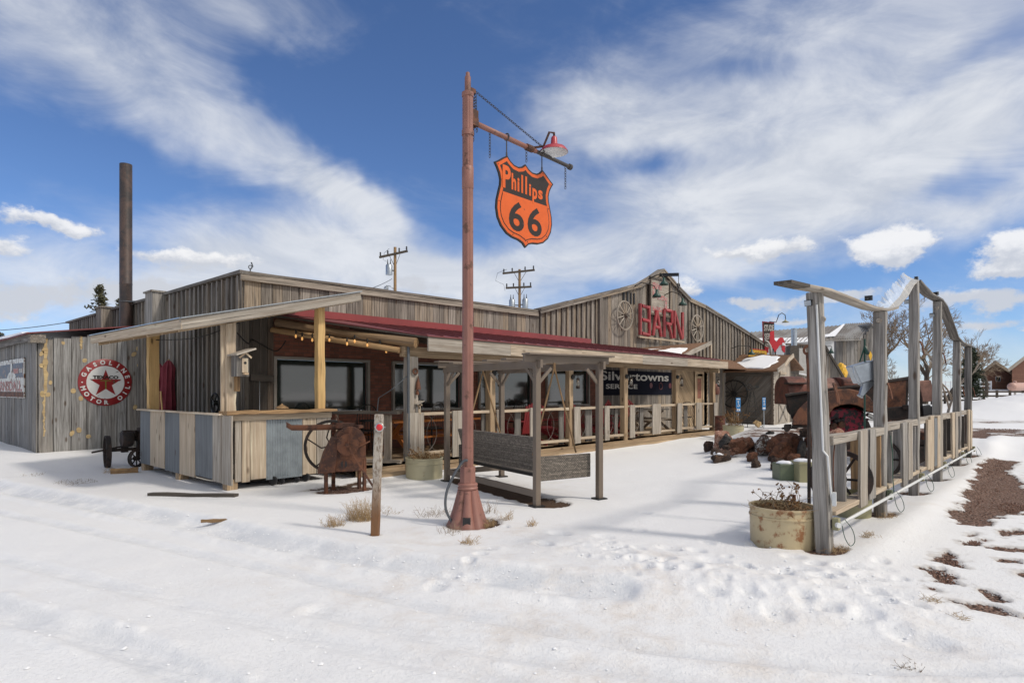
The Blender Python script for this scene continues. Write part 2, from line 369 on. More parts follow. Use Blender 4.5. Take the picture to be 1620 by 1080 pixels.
M['brick'] = brick('old_red_brick', (.36, .13, .08), (.22, .085, .055), (.16, .10, .075)); M['brickfar'] = brick('brown_brick', (.25, .115, .075), (.19, .085, .055), (.2, .14, .11))
def shingle():
    m, T, p = material('brown_shingle'); lc = T.n('ShaderNodeTexCoord').outputs['Object']; s = T.n('ShaderNodeSeparateXYZ'); T.set(s.inputs[0], lc)
    w = T.m('FRACT', T.m('MULTIPLY', T.m('ADD', s.outputs[2], T.m('MULTIPLY', T.noise(lc, 9, 2.), .05)), 16.)); n = T.noise(lc, 12, 4.)
    c = T.mix(n, (.12, .062, .034), (.23, .125, .07)); c = T.mix(T.rng(w, .75, 1.), c, (.05, .028, .018)); T.set(p.inputs['Base Color'], c); p.inputs['Roughness'].default_value = .9
    T.set(p.inputs['Normal'], T.bump(w, .6, .02)); return m
M['shingle'] = shingle()
def wicker():
    m, T, p = material('grey_brown_wicker_weave'); lc = T.lc(); s = T.n('ShaderNodeSeparateXYZ'); T.set(s.inputs[0], lc)
    a = T.m('MULTIPLY', s.outputs[0], 1/.034); b = T.m('MULTIPLY', s.outputs[1], 1/.019)
    row = T.m('FLOOR', b); ph = T.m('MULTIPLY', T.m('MODULO', row, 2.), .5)
    sx = T.m('ABSOLUTE', T.m('SINE', T.m('MULTIPLY', T.m('ADD', a, ph), math.pi))); sy = T.m('ABSOLUTE', T.m('SINE', T.m('MULTIPLY', b, math.pi)))
    h = T.m('MULTIPLY', sy, T.m('ADD', T.m('MULTIPLY', sx, .8), .2)); rr = T.n('ShaderNodeTexWhiteNoise', noise_dimensions='2D'); cb = T.n('ShaderNodeCombineXYZ'); T.set(cb.inputs[0], T.m('FLOOR', T.m('ADD', a, ph))); T.set(cb.inputs[1], row); T.set(rr.inputs[0], cb.outputs[0]); rr2 = T.n('ShaderNodeTexWhiteNoise', noise_dimensions='1D'); T.set(rr2.inputs['W'], row)
    c = T.mix(rr.outputs[0], (.15, .128, .105), (.34, .29, .235)); c = T.mix(T.m('MULTIPLY', rr2.outputs[0], .55), c, (.05, .042, .035)); c = T.mix(T.rng(h, .45, .12), c, (.015, .012, .01)); T.set(p.inputs['Base Color'], c); p.inputs['Roughness'].default_value = .6
    T.set(p.inputs['Normal'], T.bump(h, .8, .006)); return m
M['wicker'] = wicker()
def rockmat(name, c1, c2, c3, k=.6):
    m, T, p = material(name); co = T.n('ShaderNodeTexCoord').outputs['Object']; n = T.noise(co, 5, 6., .65, .8); n2 = T.noise(co, 22, 6., .7); n3 = T.noise(co, 9, 3., .6)
    c = T.mix(T.rng(n, .4, .6), c1, c2); c = T.mix(T.m('MULTIPLY', T.rng(n3, k, k+.06), T.rng(n2, .42, .55)), c, c3); c = T.mix(T.m('MULTIPLY', T.rng(n2, .5, .3), .6), c, tuple(x*.25 for x in c1)); T.set(p.inputs['Base Color'], c); p.inputs['Roughness'].default_value = .9
    T.set(p.inputs['Normal'], T.bump(T.m('ADD', n2, T.m('MULTIPLY', n, .6)), 1., .05)); return m
M['rock_brown'] = rockmat('brown_rust_rock', (.25, .105, .055), (.13, .06, .035), (.34, .2, .13)); M['rock_dark'] = rockmat('dark_brown_rock', (.085, .05, .034), (.045, .03, .024), (.2, .11, .06))
M['rock_pink'] = rockmat('pink_rock', (.42, .22, .15), (.26, .12, .08), (.55, .36, .28), .5); M['rock_grey'] = rockmat('grey_rock', (.08, .075, .07), (.045, .042, .04), (.2, .19, .18), .62)
M['rock_lichen'] = rockmat('lichen_spotted_rock', (.16, .085, .055), (.07, .045, .035), (.62, .60, .55), .47); M['rock_tan'] = rockmat('tan_rock', (.45, .32, .16), (.36, .24, .12), (.5, .4, .25)); M['lava'] = rockmat('black_rock', (.02, .018, .016), (.012, .011, .01), (.05, .04, .035))
def birch():
    m, T, p = material('flaking_painted_stake'); co = T.n('ShaderNodeTexCoord').outputs['Object']; s = T.n('ShaderNodeSeparateXYZ'); T.set(s.inputs[0], co)
    n = T.noise(T.map(co, (1, 1, .45)), 30, 6., .75); lo = T.rng(s.outputs[2], .15, .75); c = T.mix(T.rng(n, .42, .64), (.44, .40, .34), (.16, .11, .075))
    c2 = T.mix(T.noise(T.map(co, (1, 1, .2)), 30, 4.), (.25, .12, .05), (.10, .05, .025)); c = T.mix(T.m('ADD', lo, T.m('MULTIPLY', T.m('SUBTRACT', n, .5), .9)), c2, c); T.set(p.inputs['Base Color'], c); p.inputs['Roughness'].default_value = .85
    T.set(p.inputs['Normal'], T.bump(n, .5, .006)); return m
M['flaky'] = birch()
def metalroof():
    m, T, p = material('ribbed_tin_roof'); co = T.n('ShaderNodeTexCoord').outputs['Object']; n = T.noise(T.map(co, (.3, 1, 1)), 1.2, 4.)
    c = T.mix(T.rng(n, .4, .6), (.34, .33, .31), (.24, .215, .19)); T.set(p.inputs['Base Color'], c); p.inputs['Roughness'].default_value = .5; p.inputs['Metallic'].default_value = .3; return m
M['tin'] = metalroof()
def snowground():
    m, T, p = material('snow_and_gravel'); co = T.n('ShaderNodeTexCoord').outputs['Object']; at = T.n('ShaderNodeAttribute', attribute_name='bare').outputs['Fac']
    n = T.noise(co, 9, 5., .65); n2 = T.noise(co, 45, 3., .6)
    f = T.rng(T.m('ADD', at, T.m('ADD', T.m('MULTIPLY', T.m('SUBTRACT', n, .5), .55), T.m('MULTIPLY', T.m('SUBTRACT', n2, .5), .25))), .46, .54)
    v = T.n('ShaderNodeTexVoronoi'); v.inputs['Scale'].default_value = 42; T.set(v.inputs['Vector'], co)
    g = T.mix(v.outputs['Color'], (.25, .145, .105), (.17, .105, .08)); rr = T.n('ShaderNodeSeparateColor'); T.set(rr.inputs[0], v.outputs['Color']); g = T.mix(T.rng(rr.outputs[1], .75, .95), g, (.36, .27, .22)); g = T.mix(T.rng(v.outputs['Distance'], .35, .75), g, (.05, .028, .02))
    mud = T.n('ShaderNodeAttribute', attribute_name='mud').outputs['Fac']; md = T.mix(n2, (.11, .065, .04), (.06, .038, .025)); g = T.mix(T.rng(mud, .4, .6), g, md)
    drt = T.n('ShaderNodeAttribute', attribute_name='dirty').outputs['Fac']
    sn = T.mix(T.m('MULTIPLY', T.m('MULTIPLY', drt, T.rng(T.noise(T.map(co, (1, 1, 1)), 2.2, 5., .7), .42, .75)), .5), (.82, .82, .82), (.60, .50, .40))
    wet = T.rng(T.m('ADD', at, T.m('MULTIPLY', T.m('SUBTRACT', n, .5), .55)), .16, .46); sn = T.mix(T.m('MULTIPLY', wet, .75), sn, (.50, .47, .44))
    trk = T.n('ShaderNodeAttribute', attribute_name='packed_shade').outputs['Fac']; sn = T.mix(T.m('MULTIPLY', trk, T.rng(T.noise(co, 3.5, 6., .7), .30, .62)), sn, (.60, .62, .65))  # trodden snow tinted grey; the tint also stands for shade in the ruts
    T.set(p.inputs['Base Color'], T.mix(f, sn, g)); T.set(p.inputs['Roughness'], T.m('ADD', .55, T.m('MULTIPLY', f, .35))); p.inputs['Specular IOR Level'].default_value = .3
    hs = T.m('ADD', T.m('ADD', T.m('MULTIPLY', T.noise(co, 10, 7., .75), .5), T.m('MULTIPLY', T.rng(T.noise(co, 34, 5., .7), .45, .7), .22)), T.m('MULTIPLY', T.noise(co, 120, 3., .6), .16)); hg = T.m('MULTIPLY', v.outputs['Distance'], -1.6)
    mixh = T.m('ADD', T.m('MULTIPLY', hs, T.m('SUBTRACT', 1., f)), T.m('MULTIPLY', hg, f)); mixh = T.m('SUBTRACT', mixh, T.m('MULTIPLY', f, .8))
    T.set(p.inputs['Normal'], T.bump(mixh, .55, .022)); return m
M['ground'] = snowground()
M['peel'] = wood('raw_peeled_patch', [(.56, .42, .22), (.46, .34, .18)], streak=(.22, .14, .07), k=.5, stain=.4)
# ---------------------------------------------------------------- sky, sun, camera
SUN = Vector((.22, -.66, .72)).normalized()
w = bpy.data.worlds.new('World'); bpy.context.scene.world = w; w.use_nodes = True
T = NT(w.node_tree); bg = w.node_tree.nodes['Background']
sky = T.n('ShaderNodeTexSky', sky_type='NISHITA', sun_disc=False, sun_elevation=math.asin(SUN.z), sun_rotation=math.atan2(SUN.x, SUN.y), altitude=1800., air_density=1.0, dust_density=.3, ozone_density=3.)
dr = T.n('ShaderNodeTexCoord').outputs['Generated']; sx = T.n('ShaderNodeSeparateXYZ'); T.set(sx.inputs[0], dr)
X, Y, Z = sx.outputs
fwd = T.m('ADD', T.m('MULTIPLY', X, F.x), T.m('MULTIPLY', Y, F.y)); rgt = T.m('ADD', T.m('MULTIPLY', X, R.x), T.m('MULTIPLY', Y, R.y))
az0 = T.m('ARCTAN2', rgt, fwd); el0 = T.m('ARCSINE', Z)
wn = T.noise(dr, 3.0, 5., .6); wn2 = T.noise(T.map(dr, loc=(4.3, 2.1, 7.7)), 3.0, 5., .6)
az = T.m('ADD', az0, T.m('MULTIPLY', T.m('SUBTRACT', wn, .5), .36)); el = T.m('ADD', el0, T.m('MULTIPLY', T.m('SUBTRACT', wn2, .5), .16))
def ang(x, y):
    a = math.atan((x-810)/FOC); return a, math.atan((HOR-y)/FOC*math.cos(a))
def gauss(x, y, rx, ry, amp, rot=0., A=None, E=None, pw=1.):
    a, e = ang(x, y); wx = rx/FOC; wy = ry/FOC; c_, s_ = math.cos(rot), math.sin(rot)
    da = T.m('SUBTRACT', A or az, a); de = T.m('SUBTRACT', E or el, e)
    u = T.m('ADD', T.m('MULTIPLY', da, c_/wx), T.m('MULTIPLY', de, s_/wx)); v = T.m('ADD', T.m('MULTIPLY', da, -s_/wy), T.m('MULTIPLY', de, c_/wy))
    q = T.m('ADD', T.m('MULTIPLY', u, u), T.m('MULTIPLY', v, v)); return T.m('MULTIPLY', T.m('EXPONENT', T.m('MULTIPLY', q, -pw)), amp)
def total(l):
    s = l[0]
    for k in l[1:]: s = T.m('ADD', s, k)
    return s
D = math.radians
veil = total([gauss(40, 80, 300, 110, .46, D(-12)), gauss(280, 190, 260, 40, .2, D(-25)), gauss(390, 15, 130, 45, .4), gauss(480, 280, 170, 34, .6, D(-32)), gauss(560, 330, 150, 22, .4, D(-8)), gauss(420, 390, 240, 60, .62, D(-8)),
  gauss(120, 430, 260, 45, .5), gauss(700, 440, 260, 45, .55), gauss(1240, 30, 330, 70, .40, D(6)), gauss(1180, 160, 260, 75, .34), gauss(1450, 170, 220, 105, .5), gauss(940, 160, 80, 42, .35), gauss(1010, 215, 110, 25, .3, D(10)),
  gauss(1100, 300, 320, 75, .6), gauss(1450, 270, 220, 60, .4), gauss(960, 400, 260, 55, .4), gauss(1560, 330, 120, 40, .35),
  gauss(1000, 250, 80, 24, -.55), gauss(1535, 292, 75, 22, -.55), gauss(1290, 440, 300, 22, -.35), gauss(760, 350, 140, 45, -.35), gauss(1560, 75, 110, 20, -.35, D(10)), gauss(80, 240, 200, 60, -.3), gauss(60, 320, 200, 22, -.25),
  gauss(690, 190, 160, 110, -.25), gauss(230, 262, 230, 42, -.38, D(-8)), gauss(560, 150, 130, 70, -.42), gauss(430, 150, 90, 60, -.2), gauss(1140, 92, 160, 16, -.22)])
sv = T.n('ShaderNodeCombineXYZ'); T.set(sv.inputs[0], T.m('ADD', T.m('MULTIPLY', az0, 1.6), T.m('MULTIPLY', el0, .9))); T.set(sv.inputs[1], T.m('SUBTRACT', T.m('MULTIPLY', el0, 7.), T.m('MULTIPLY', az0, -2.4)))
streak = T.noise(sv.outputs[0], 1.6, 7., .6, .9); fine = T.noise(T.map(dr, (1, 1, 2.2)), 6.5, 7., .62, .5)
hz = T.m('MULTIPLY', T.m('EXPONENT', T.m('MULTIPLY', el0, -7.)), .5)
cov = T.m('ADD', T.m('ADD', T.m('ADD', veil, hz), T.m('MULTIPLY', T.m('SUBTRACT', streak, .5), .46)), T.m('MULTIPLY', T.m('SUBTRACT', fine, .5), .72))
cov = T.m('ADD', cov, T.m('MULTIPLY', T.rng(fwd, .3, -.3), .5))  # extra cloud cover behind the camera, out of view, added as fill light
cov = T.m('MULTIPLY', T.rng(cov, -.05, .98), .92)
# heaped clouds low over the horizon
bn = T.noise(T.map(dr, (1, 1, 1.7)), 11, 7., .6); bn2 = T.noise(T.map(dr, (1, 1, 1.7), loc=(3, 8, 1)), 11, 7., .6)
azc = T.m('ADD', az0, T.m('MULTIPLY', T.m('SUBTRACT', bn, .5), .10)); elc = T.m('ADD', el0, T.m('MULTIPLY', T.m('SUBTRACT', bn2, .5), .06))
heap_l = [(60, 348, 62, 13, .9), (125, 366, 30, 9, .6), (10, 390, 35, 13, .9), (1405, 386, 52, 26, 1.1), (1450, 392, 30, 18, .5), (1235, 396, 45, 18, 1.), (1165, 402, 40, 12, .8), (1600, 392, 34, 26, 1.), (1595, 425, 40, 9, .7), (345, 414, 80, 16, .9), (235, 397, 45, 9, .5),
  (1085, 455, 36, 16, .8), (1205, 478, 60, 12, .8), (1350, 463, 60, 10, .8), (1560, 474, 90, 14, .9), (655, 452, 50, 16, .8), (560, 470, 70, 15, .6), (230, 455, 60, 22, .9), (100, 470, 80, 22, .6), (1560, 515, 100, 10, .6), (10, 480, 60, 25, .6), (1250, 505, 90, 8, .55)]
heap = total([gauss(*b, A=azc, E=elc) for b in heap_l])
bf = T.noise(T.map(dr, (1, 1, 1.4), loc=(1, 5, 3)), 26, 6., .65)
heapm = T.rng(T.m('ADD', heap, T.m('ADD', T.m('MULTIPLY', T.m('SUBTRACT', bf, .5), 1.3), T.m('MULTIPLY', T.m('SUBTRACT', bn2, .5), .6))), .33, .78)
lit = T.rng(T.m('ADD', T.m('SUBTRACT', total([gauss(b[0], b[1]-b[3]*.45, b[2]*1.1, b[3]*.8, b[4], A=azc, E=elc) for b in heap_l[:12]]), T.m('MULTIPLY', heap, .35)), T.m('ADD', T.m('MULTIPLY', T.m('SUBTRACT', bn, .5), 1.6), T.m('MULTIPLY', T.m('SUBTRACT', bf, .5), 1.6))), -.05, .8)
blue = T.mix(1., sky.outputs[0], (.80, .94, 1.15), 'MULTIPLY')
vt = T.mix(T.rng(fine, .3, .7), (5.4, 5.75, 6.4), (7.2, 7.4, 7.75))
col = T.mix(cov, blue, vt)
col = T.mix(T.m('MULTIPLY', heapm, .92), col, T.mix(lit, (5.5, 5.75, 6.3), (8.4, 8.4, 8.5)))
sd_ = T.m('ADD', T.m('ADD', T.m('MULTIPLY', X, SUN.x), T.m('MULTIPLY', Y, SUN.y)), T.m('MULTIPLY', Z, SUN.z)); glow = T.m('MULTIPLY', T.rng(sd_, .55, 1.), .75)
col = T.mix(T.rng(sd_, .3, .9), col, T.mix(T.rng(sd_, .75, 1.), (7.6, 7.5, 7.3), (11., 10.7, 10.2)))  # unseen bright cloud round the sun, added to fill and soften shadows
# snowfield glow below the horizon is the ground itself; keep the lower half plain
col = T.mix(T.rng(Z, -.02, .0), (4., 4., 4.), col)
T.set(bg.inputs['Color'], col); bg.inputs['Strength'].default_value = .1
sl = bpy.data.lights.new('sun', 'SUN'); sl.energy = 1.85; sl.angle = D(6.); sl.color = (1, .92, .82); so = bpy.data.objects.new('sun', sl); C.objects.link(so); so.rotation_euler = SUN.to_track_quat('Z', 'Y').to_euler(); so.location = (0, -20, 30)
cam = bpy.data.cameras.new('camera'); co_ = bpy.data.objects.new('camera', cam); C.objects.link(co_); co_.location = (0, 0, EYE); co_.rotation_euler = (math.pi/2, 0, -math.atan2(F.x, F.y))
cam.sensor_width = 36; cam.sensor_fit = 'HORIZONTAL'; cam.lens = FOC/1620*36; cam.shift_y = (HOR-540)/1620; cam.clip_end = 3000; cam.clip_start = .05
sc = bpy.context.scene; sc.camera = co_; sc.view_settings.view_transform = 'Standard'; sc.view_settings.look = 'None'; sc.view_settings.exposure = .15; sc.view_settings.gamma = 1
sc.cycles.max_bounces = 6; sc.cycles.diffuse_bounces = 3; sc.cycles.glossy_bounces = 3; sc.cycles.transmission_bounces = 3; sc.cycles.use_denoising = True
# ---------------------------------------------------------------- ground
def gp(x, y): p = G(x, y); return (p.x, p.y)
RUTS = [([gp(-400, 700), gp(-150, 738), gp(0, 768), gp(150, 795), gp(300, 822), gp(430, 850), gp(600, 880), gp(760, 905), gp(980, 930)], .14, .06), ([gp(-500, 830), gp(-150, 900), gp(0, 948), gp(120, 975), gp(240, 1015), gp(330, 1060), gp(420, 1120)], .13, .06),
        ([gp(-300, 745), gp(0, 800), gp(200, 838), gp(420, 882), gp(700, 945), gp(1000, 1000), gp(1400, 1040), gp(1900, 1060)], .08, .03), ([gp(500, 945), gp(800, 1010), gp(1100, 1050), gp(1500, 1075)], .10, .022), ([gp(-300, 800), gp(0, 868), gp(250, 925), gp(560, 1000), gp(900, 1075)], .09, .02)]
rg = random.Random(5)
FEET = [gp(*q) for q in [(1060, 868), (1010, 870), (1108, 892), (1120, 858), (1150, 880), (1205, 862), (1353, 897), (1425, 915), (1190, 945), (1180, 938), (1270, 950), (1312, 963), (1374, 972), (1390, 945), (1402, 958), (1045, 895), (1140, 925), (990, 880), (1000, 915), (955, 850), (885, 845), (1450, 964), (1420, 990), (1465, 1005), (1085, 905), (1128, 940), (880, 790), (860, 862), (925, 884), (1290, 893), (1022, 812), (800, 833), (764, 829), (1255, 880), (1005, 893), (1230, 965)]]
for _ in range(34):
    x = rg.uniform(960, 1420); FEET.append(gp(x, 868+(x-960)*.13+rg.gauss(0, 20)))
for q in [(690, 912), (715, 900), (742, 890), (760, 880), (770, 868), (745, 905)]: FEET.append(gp(*q))
MOUND_C = CFx = None
def dr_of(x, y): return x*F.x+y*F.y, x*R.x+y*R.y
GRAV = [(1545, 775, 42, 58, .8), (1572, 742, 40, 12, .7), (1490, 912, 38, 16, .9), (1520, 885, 40, 12, .7), (1540, 853, 30, 6, .6), (1590, 700, 60, 8, .3), (1600, 800, 30, 10, .4), (1530, 940, 40, 6, .5), (1480, 925, 40, 8, .5), (1590, 945, 40, 6, .45), (1480, 986, 14, 3, .5), (1440, 1033, 16, 4, .7), (1610, 870, 30, 5, .4)]
GPOLY = [([(1569, 732), (1613, 735), (1594, 747), (1614, 766), (1650, 780), (1640, 802), (1584, 814), (1569, 831), (1507, 829), (1504, 819), (1526, 785), (1541, 756), (1555, 737)], 1.), ([(1448, 896), (1465, 894), (1498, 896), (1532, 919), (1528, 926), (1509, 924), (1478, 919), (1465, 907)], 1.), ([(1478, 877), (1497, 869), (1520, 875), (1536, 896), (1509, 894), (1480, 886)], .95),
 ([(1500, 948), (1560, 955), (1620, 975), (1540, 965)], .62), ([(1560, 860), (1640, 866), (1640, 874), (1580, 870)], .7), ([(1517, 854), (1559, 850), (1543, 859), (1520, 861)], .6), ([(1473, 928), (1501, 934), (1490, 938), (1476, 934)], .6), ([(1580, 838), (1610, 836), (1640, 843), (1585, 845)], .6), ([(1590, 812), (1640, 806), (1640, 815)], .6), ([(1528, 841), (1551, 842), (1549, 846), (1530, 846)], .6), ([(1545, 928), (1560, 934), (1593, 950), (1570, 948)], .6), ([(1574, 883), (1612, 885), (1610, 889), (1576, 888)], .5),
 ([(1545, 706), (1570, 712), (1560, 719), (1535, 717)], .6), ([(1600, 690), (1680, 694), (1680, 698), (1600, 695)], .6), ([(1600, 900), (1660, 905), (1650, 915), (1605, 908)], .5)]
MUD = [(470, 775, 90, 6, .25)]
def terrain(x, y, full=True):
    d, r = dr_of(x, y)
    z = .022*fbm(x*.35+3, y*.35+9, 3)+.012*fbm(x*1.6, y*1.6, 3)
    inner = segdist(x, y, RUTS[0][0]); side = (y < 1e9)
    # ploughed lane in the foreground lies lower than the yard
    pts = RUTS[0][0]
    lane = np.zeros(np.shape(x)); best = np.full(np.shape(x), 1e9)
    for (x0, y0), (x1, y1) in zip(pts[:-1], pts[1:]):
        dx, dy = x1-x0, y1-y0; L = math.hypot(dx, dy); t = ((x-x0)*dx+(y-y0)*dy)/(L*L); tc = np.clip(t, 0, 1); dd = np.hypot(x-x0-tc*dx, y-y0-tc*dy); sgn = ((x-x0)*dy-(y-y0)*dx)/L
        lane = np.where(dd < best, sgn, lane); best = np.minimum(best, dd)
    fade = 1-ss(1.5, 4., r-0.3*d+1.0)
    z = z - .09*ss(-.1, .35, lane)*fade + .03*np.exp(-((lane+.35)/.3)**2)*fade*(1+.4*fbm(x*1.5, y*1.5, 2))
    for k, (p, wd, dp) in enumerate(RUTS):
        q = segdist(x, y, p); tr = .45+.7*vnoise(x*2.2, y*2.2); e = (q/wd)**2
        z = z - dp*np.exp(-e*e)*tr + dp*.25*np.exp(-((q-wd*1.7)/(wd*.5))**2)*tr*(1+fbm(x*6, y*6, 2))
        if full: z = z+np.where(q < wd*1.1, .004*np.sin(x*62+y*30)*np.exp(-e), 0)
    # trampled bank
    band = np.exp(-((segdist(x, y, [gp(930, 868), gp(1180, 930), gp(1420, 950)]))/.5)**2)
    z = z + band*(.018*fbm(x*3.1, y*3.1, 4)+.014*fbm(x*9, y*9, 3)+.03)+.025*np.exp(-(segdist(x, y, [gp(1010, 890), gp(1250, 925), gp(1330, 905)])/.35)**2)
    for i, (fx, fy) in enumerate(FEET):
        if full:
            k = random.Random(i); s = k.uniform(.045, .10); q = ((x-fx)/s)**2+((y-fy)/(s*k.uniform(.7, 1.6)))**2
            z = z - k.uniform(.010, .034)*np.exp(-q*q)+.004*np.exp(-((np.sqrt(q)-1.5)/.4)**2)
    # bank along the outer side of the timber fence
    z = z + .05*np.exp(-((y-1.55)/.22)**2)*ss(5.6, 7.5, x)*(1-ss(19, 22, x))
    # rock garden bed
    bed = ss(4.0, 5.4, r-(d-14)*.42)*(1-ss(15, 19, r))*ss(13.6, 16.0, d+.5*fbm(x*.8, y*.8, 2))*(1-ss(18.5, 25, d)); z = z+.44*bed
    bed2 = ss(11.0, 13.2, d)*ss(4.2, 5.5, r)*(1-bed)*(1-ss(15, 19, r)); z = z+.06*bed2*(1-ss(18, 25, d))
    z = z + .06*np.exp(-(segdist(x, y, [(6.3, 9.35), (20.5, 9.35)])/.35)**2)
    # left yard rises a little towards the plank shed
    z = z+.10*ss(12.5, 16, d)*(1-ss(-8, -6.5, r))
    # road and fields beyond the fence climb gently
    far = ss(20, 90, d); z = z + 1.85*far*ss(-60, 12, r) + .25*ss(90, 400, d)
    hp = np.exp(-(((d-38)/4.)**2+((r-33.5)/5)**2)); z = z+1.25*hp*(1+.25*fbm(x*.5, y*.5, 3)); 
    return z
def gz(x, y): return float(terrain(np.array(float(x)), np.array(float(y)), False))
def on(p, dz=0.): return Vector((p.x, p.y, gz(p.x, p.y)+dz))
BARE = []          # (x, y, rx, ry, amp, mud) discs of bare soil round posts and tubs
def bare_at(p, rx, ry=None, amp=.9, mud=0.): BARE.append((p[0], p[1], rx, ry or rx, amp, mud))
def make_ground():
    nr = 900; rr = np.concatenate([[.01, 1.2], 1.8*np.exp(np.linspace(0, math.log(900/1.8), nr))])
    a0 = math.atan2(F.y, F.x); fr = np.linspace(-.86, .86, 900); bk = np.linspace(.86, 2*math.pi-.86, 140)[1:-1]; aa = a0+np.concatenate([fr, bk])
    RR, AA = np.meshgrid(rr, aa, indexing='ij'); x = RR*np.cos(AA); y = RR*np.sin(AA)
    z = terrain(x, y)
    bare = np.zeros(x.shape); mud = np.zeros(x.shape)
    rag = .55*fbm(x*2.6, y*2.6, 5)+.35*fbm(x*11, y*11, 3)
    for poly, am in GPOLY:
        P = [gp(*p) for p in poly]; sd = segdist(x, y, P+[P[0]]); ins = np.zeros(x.shape, dtype=bool)
        for (x0, y0), (x1, y1) in zip(P, P[1:]+P[:1]): ins ^= ((y0 > y) != (y1 > y)) & (x < (x1-x0)*(y-y0)/(y1-y0+1e-12)+x0)
        sd = np.where(ins, sd, -sd); bare = np.maximum(bare, np.clip(.5+sd/.28+rag*(.9 if am > .9 else .6), 0, 1)*ss(-.30, -.05, sd))
    strip = np.exp(-((y-.35)/.7)**2)*ss(5.5, 6.5, x)*(1-ss(24, 32, x)); bare = np.maximum(bare, strip*np.clip(.20+1.0*rag, 0, .72))
    for (bx_, by_, rx, ry, am, md) in BARE:
        q = am*np.exp(-(((x-bx_)/rx)**2+((y-by_)/ry)**2)**2*.7); q = q*(1+.25*fbm(x*4, y*4, 2)); mud = np.where(q > bare, md, mud); bare = np.maximum(bare, q)
    d, r = dr_of(x, y); bedm = ss(4.4, 5.2, r-(d-14)*.42)*(1-ss(15, 19, r))*ss(15.2, 16., d)*(1-ss(19.5, 21.5, d)); bare = np.maximum(bare, bedm*(.6+.5*fbm(x*1.2, y*1.2, 3)))
    bare = np.maximum(bare, .62*np.exp(-((d-30)/1.5)**2)*np.exp(-((r-20)/5)**2)*(1+fbm(x*1., y*1., 2)))
    bare = np.clip(bare, 0, 1); z = z - .025*ss(.35, .6, bare)
    dirty = ss(-.3, .5, fbm(x*.25+7, y*.25, 3))*(1-ss(9, 14, d))*ss(-3, 1, r+4.5-d*.1)
    packed_shade = np.zeros(x.shape)  # grey tint mask for ruts and footprints, partly painting their shade
    for (p, wd, dp), k_ in zip(RUTS, (.9, .7, .5, .35, .35)):
        q = segdist(x, y, p); packed_shade = np.maximum(packed_shade, k_*np.exp(-(q/(wd*1.25))**4)*(.55+.6*vnoise(x*1.7, y*1.7)))
    for i, (fx, fy) in enumerate(FEET):
        q = np.hypot(x-fx, y-fy)/.075; packed_shade = np.maximum(packed_shade, .55*np.exp(-q**4))
    packed_shade = np.clip(packed_shade, 0, 1)
    n0, n1 = x.shape; idx = np.arange(n0*n1).reshape(n0, n1); a = idx[:-1, :]; b = idx[1:, :]; c = np.roll(idx, -1, 1)[1:, :]; e = np.roll(idx, -1, 1)[:-1, :]
    fs = np.stack([a, b, c, e], -1).reshape(-1, 4)
    me = bpy.data.meshes.new('ground'); me.vertices.add(n0*n1); me.vertices.foreach_set('co', np.stack([x, y, z], -1).astype(np.float32).ravel())
    me.loops.add(fs.size); me.loops.foreach_set('vertex_index', fs.astype(np.int32).ravel()); me.polygons.add(len(fs)); me.polygons.foreach_set('loop_start', np.arange(0, fs.size, 4, dtype=np.int32)); me.polygons.foreach_set('loop_total', np.full(len(fs), 4, dtype=np.int32))
    me.polygons.foreach_set('use_smooth', np.ones(len(fs), dtype=bool)); me.update(calc_edges=True)
    for nm, arr in (('bare', bare), ('mud', mud), ('dirty', dirty), ('packed_shade', packed_shade)):
        at = me.attributes.new(nm, 'FLOAT', 'POINT'); at.data.foreach_set('value', arr.astype(np.float32).ravel())
    me.materials.append(M['ground']); o = bpy.data.objects.new('ground', me); C.objects.link(o); o['kind'] = 'structure'
# ================================================================ restaurant building
rg = random.Random(21)
A0, WB, TOPZ = 5.51, 12.3, 3.93
bld = thing('barn_restaurant', 'long low restaurant clad in weathered grey boards with a barn gable', 'building', (A0, WB, 0))
def boards_b(mb, a0, a1, b, zlo, zhi, w=.2, t=.025, gap=.011, out=0., jit=.01):   # upright boards in a plane y=b
    a = a0
    while a < a1-.02:
        ww = min(w*rg.uniform(.75, 1.3), a1-a); am = a+ww/2
        z0 = zlo(am) if callable(zlo) else zlo; z1 = zhi(am) if callable(zhi) else zhi; z0 += rg.uniform(-1, 0)*jit; bb = b-out-rg.uniform(0, .008)
        if z1 > z0+.05: mb.beam((am, bb-t/2, z0), (am+rg.uniform(-.006, .006), bb-t/2, z1), ww-gap, t, up=(0, 1, 0), n=4, wob=.004)
        a += ww
def boards_a(mb, b0, b1, a, zlo, zhi, w=.2, t=.025, gap=.012, jit=.01):
    b = b0
    while b < b1-.02:
        ww = min(w*rg.uniform(.75, 1.3), b1-b); bm = b+ww/2
        z0 = zlo(bm) if callable(zlo) else zlo; z1 = zhi(bm) if callable(zhi) else zhi; z0 += rg.uniform(-1, 0)*jit; aa = a-rg.uniform(0, .008)
        mb.beam((aa-t/2, bm, z0), (aa-t/2, bm+rg.uniform(-.006, .006), z1), ww-gap, t, up=(1, 0, 0), n=4, wob=.004)
        b += ww
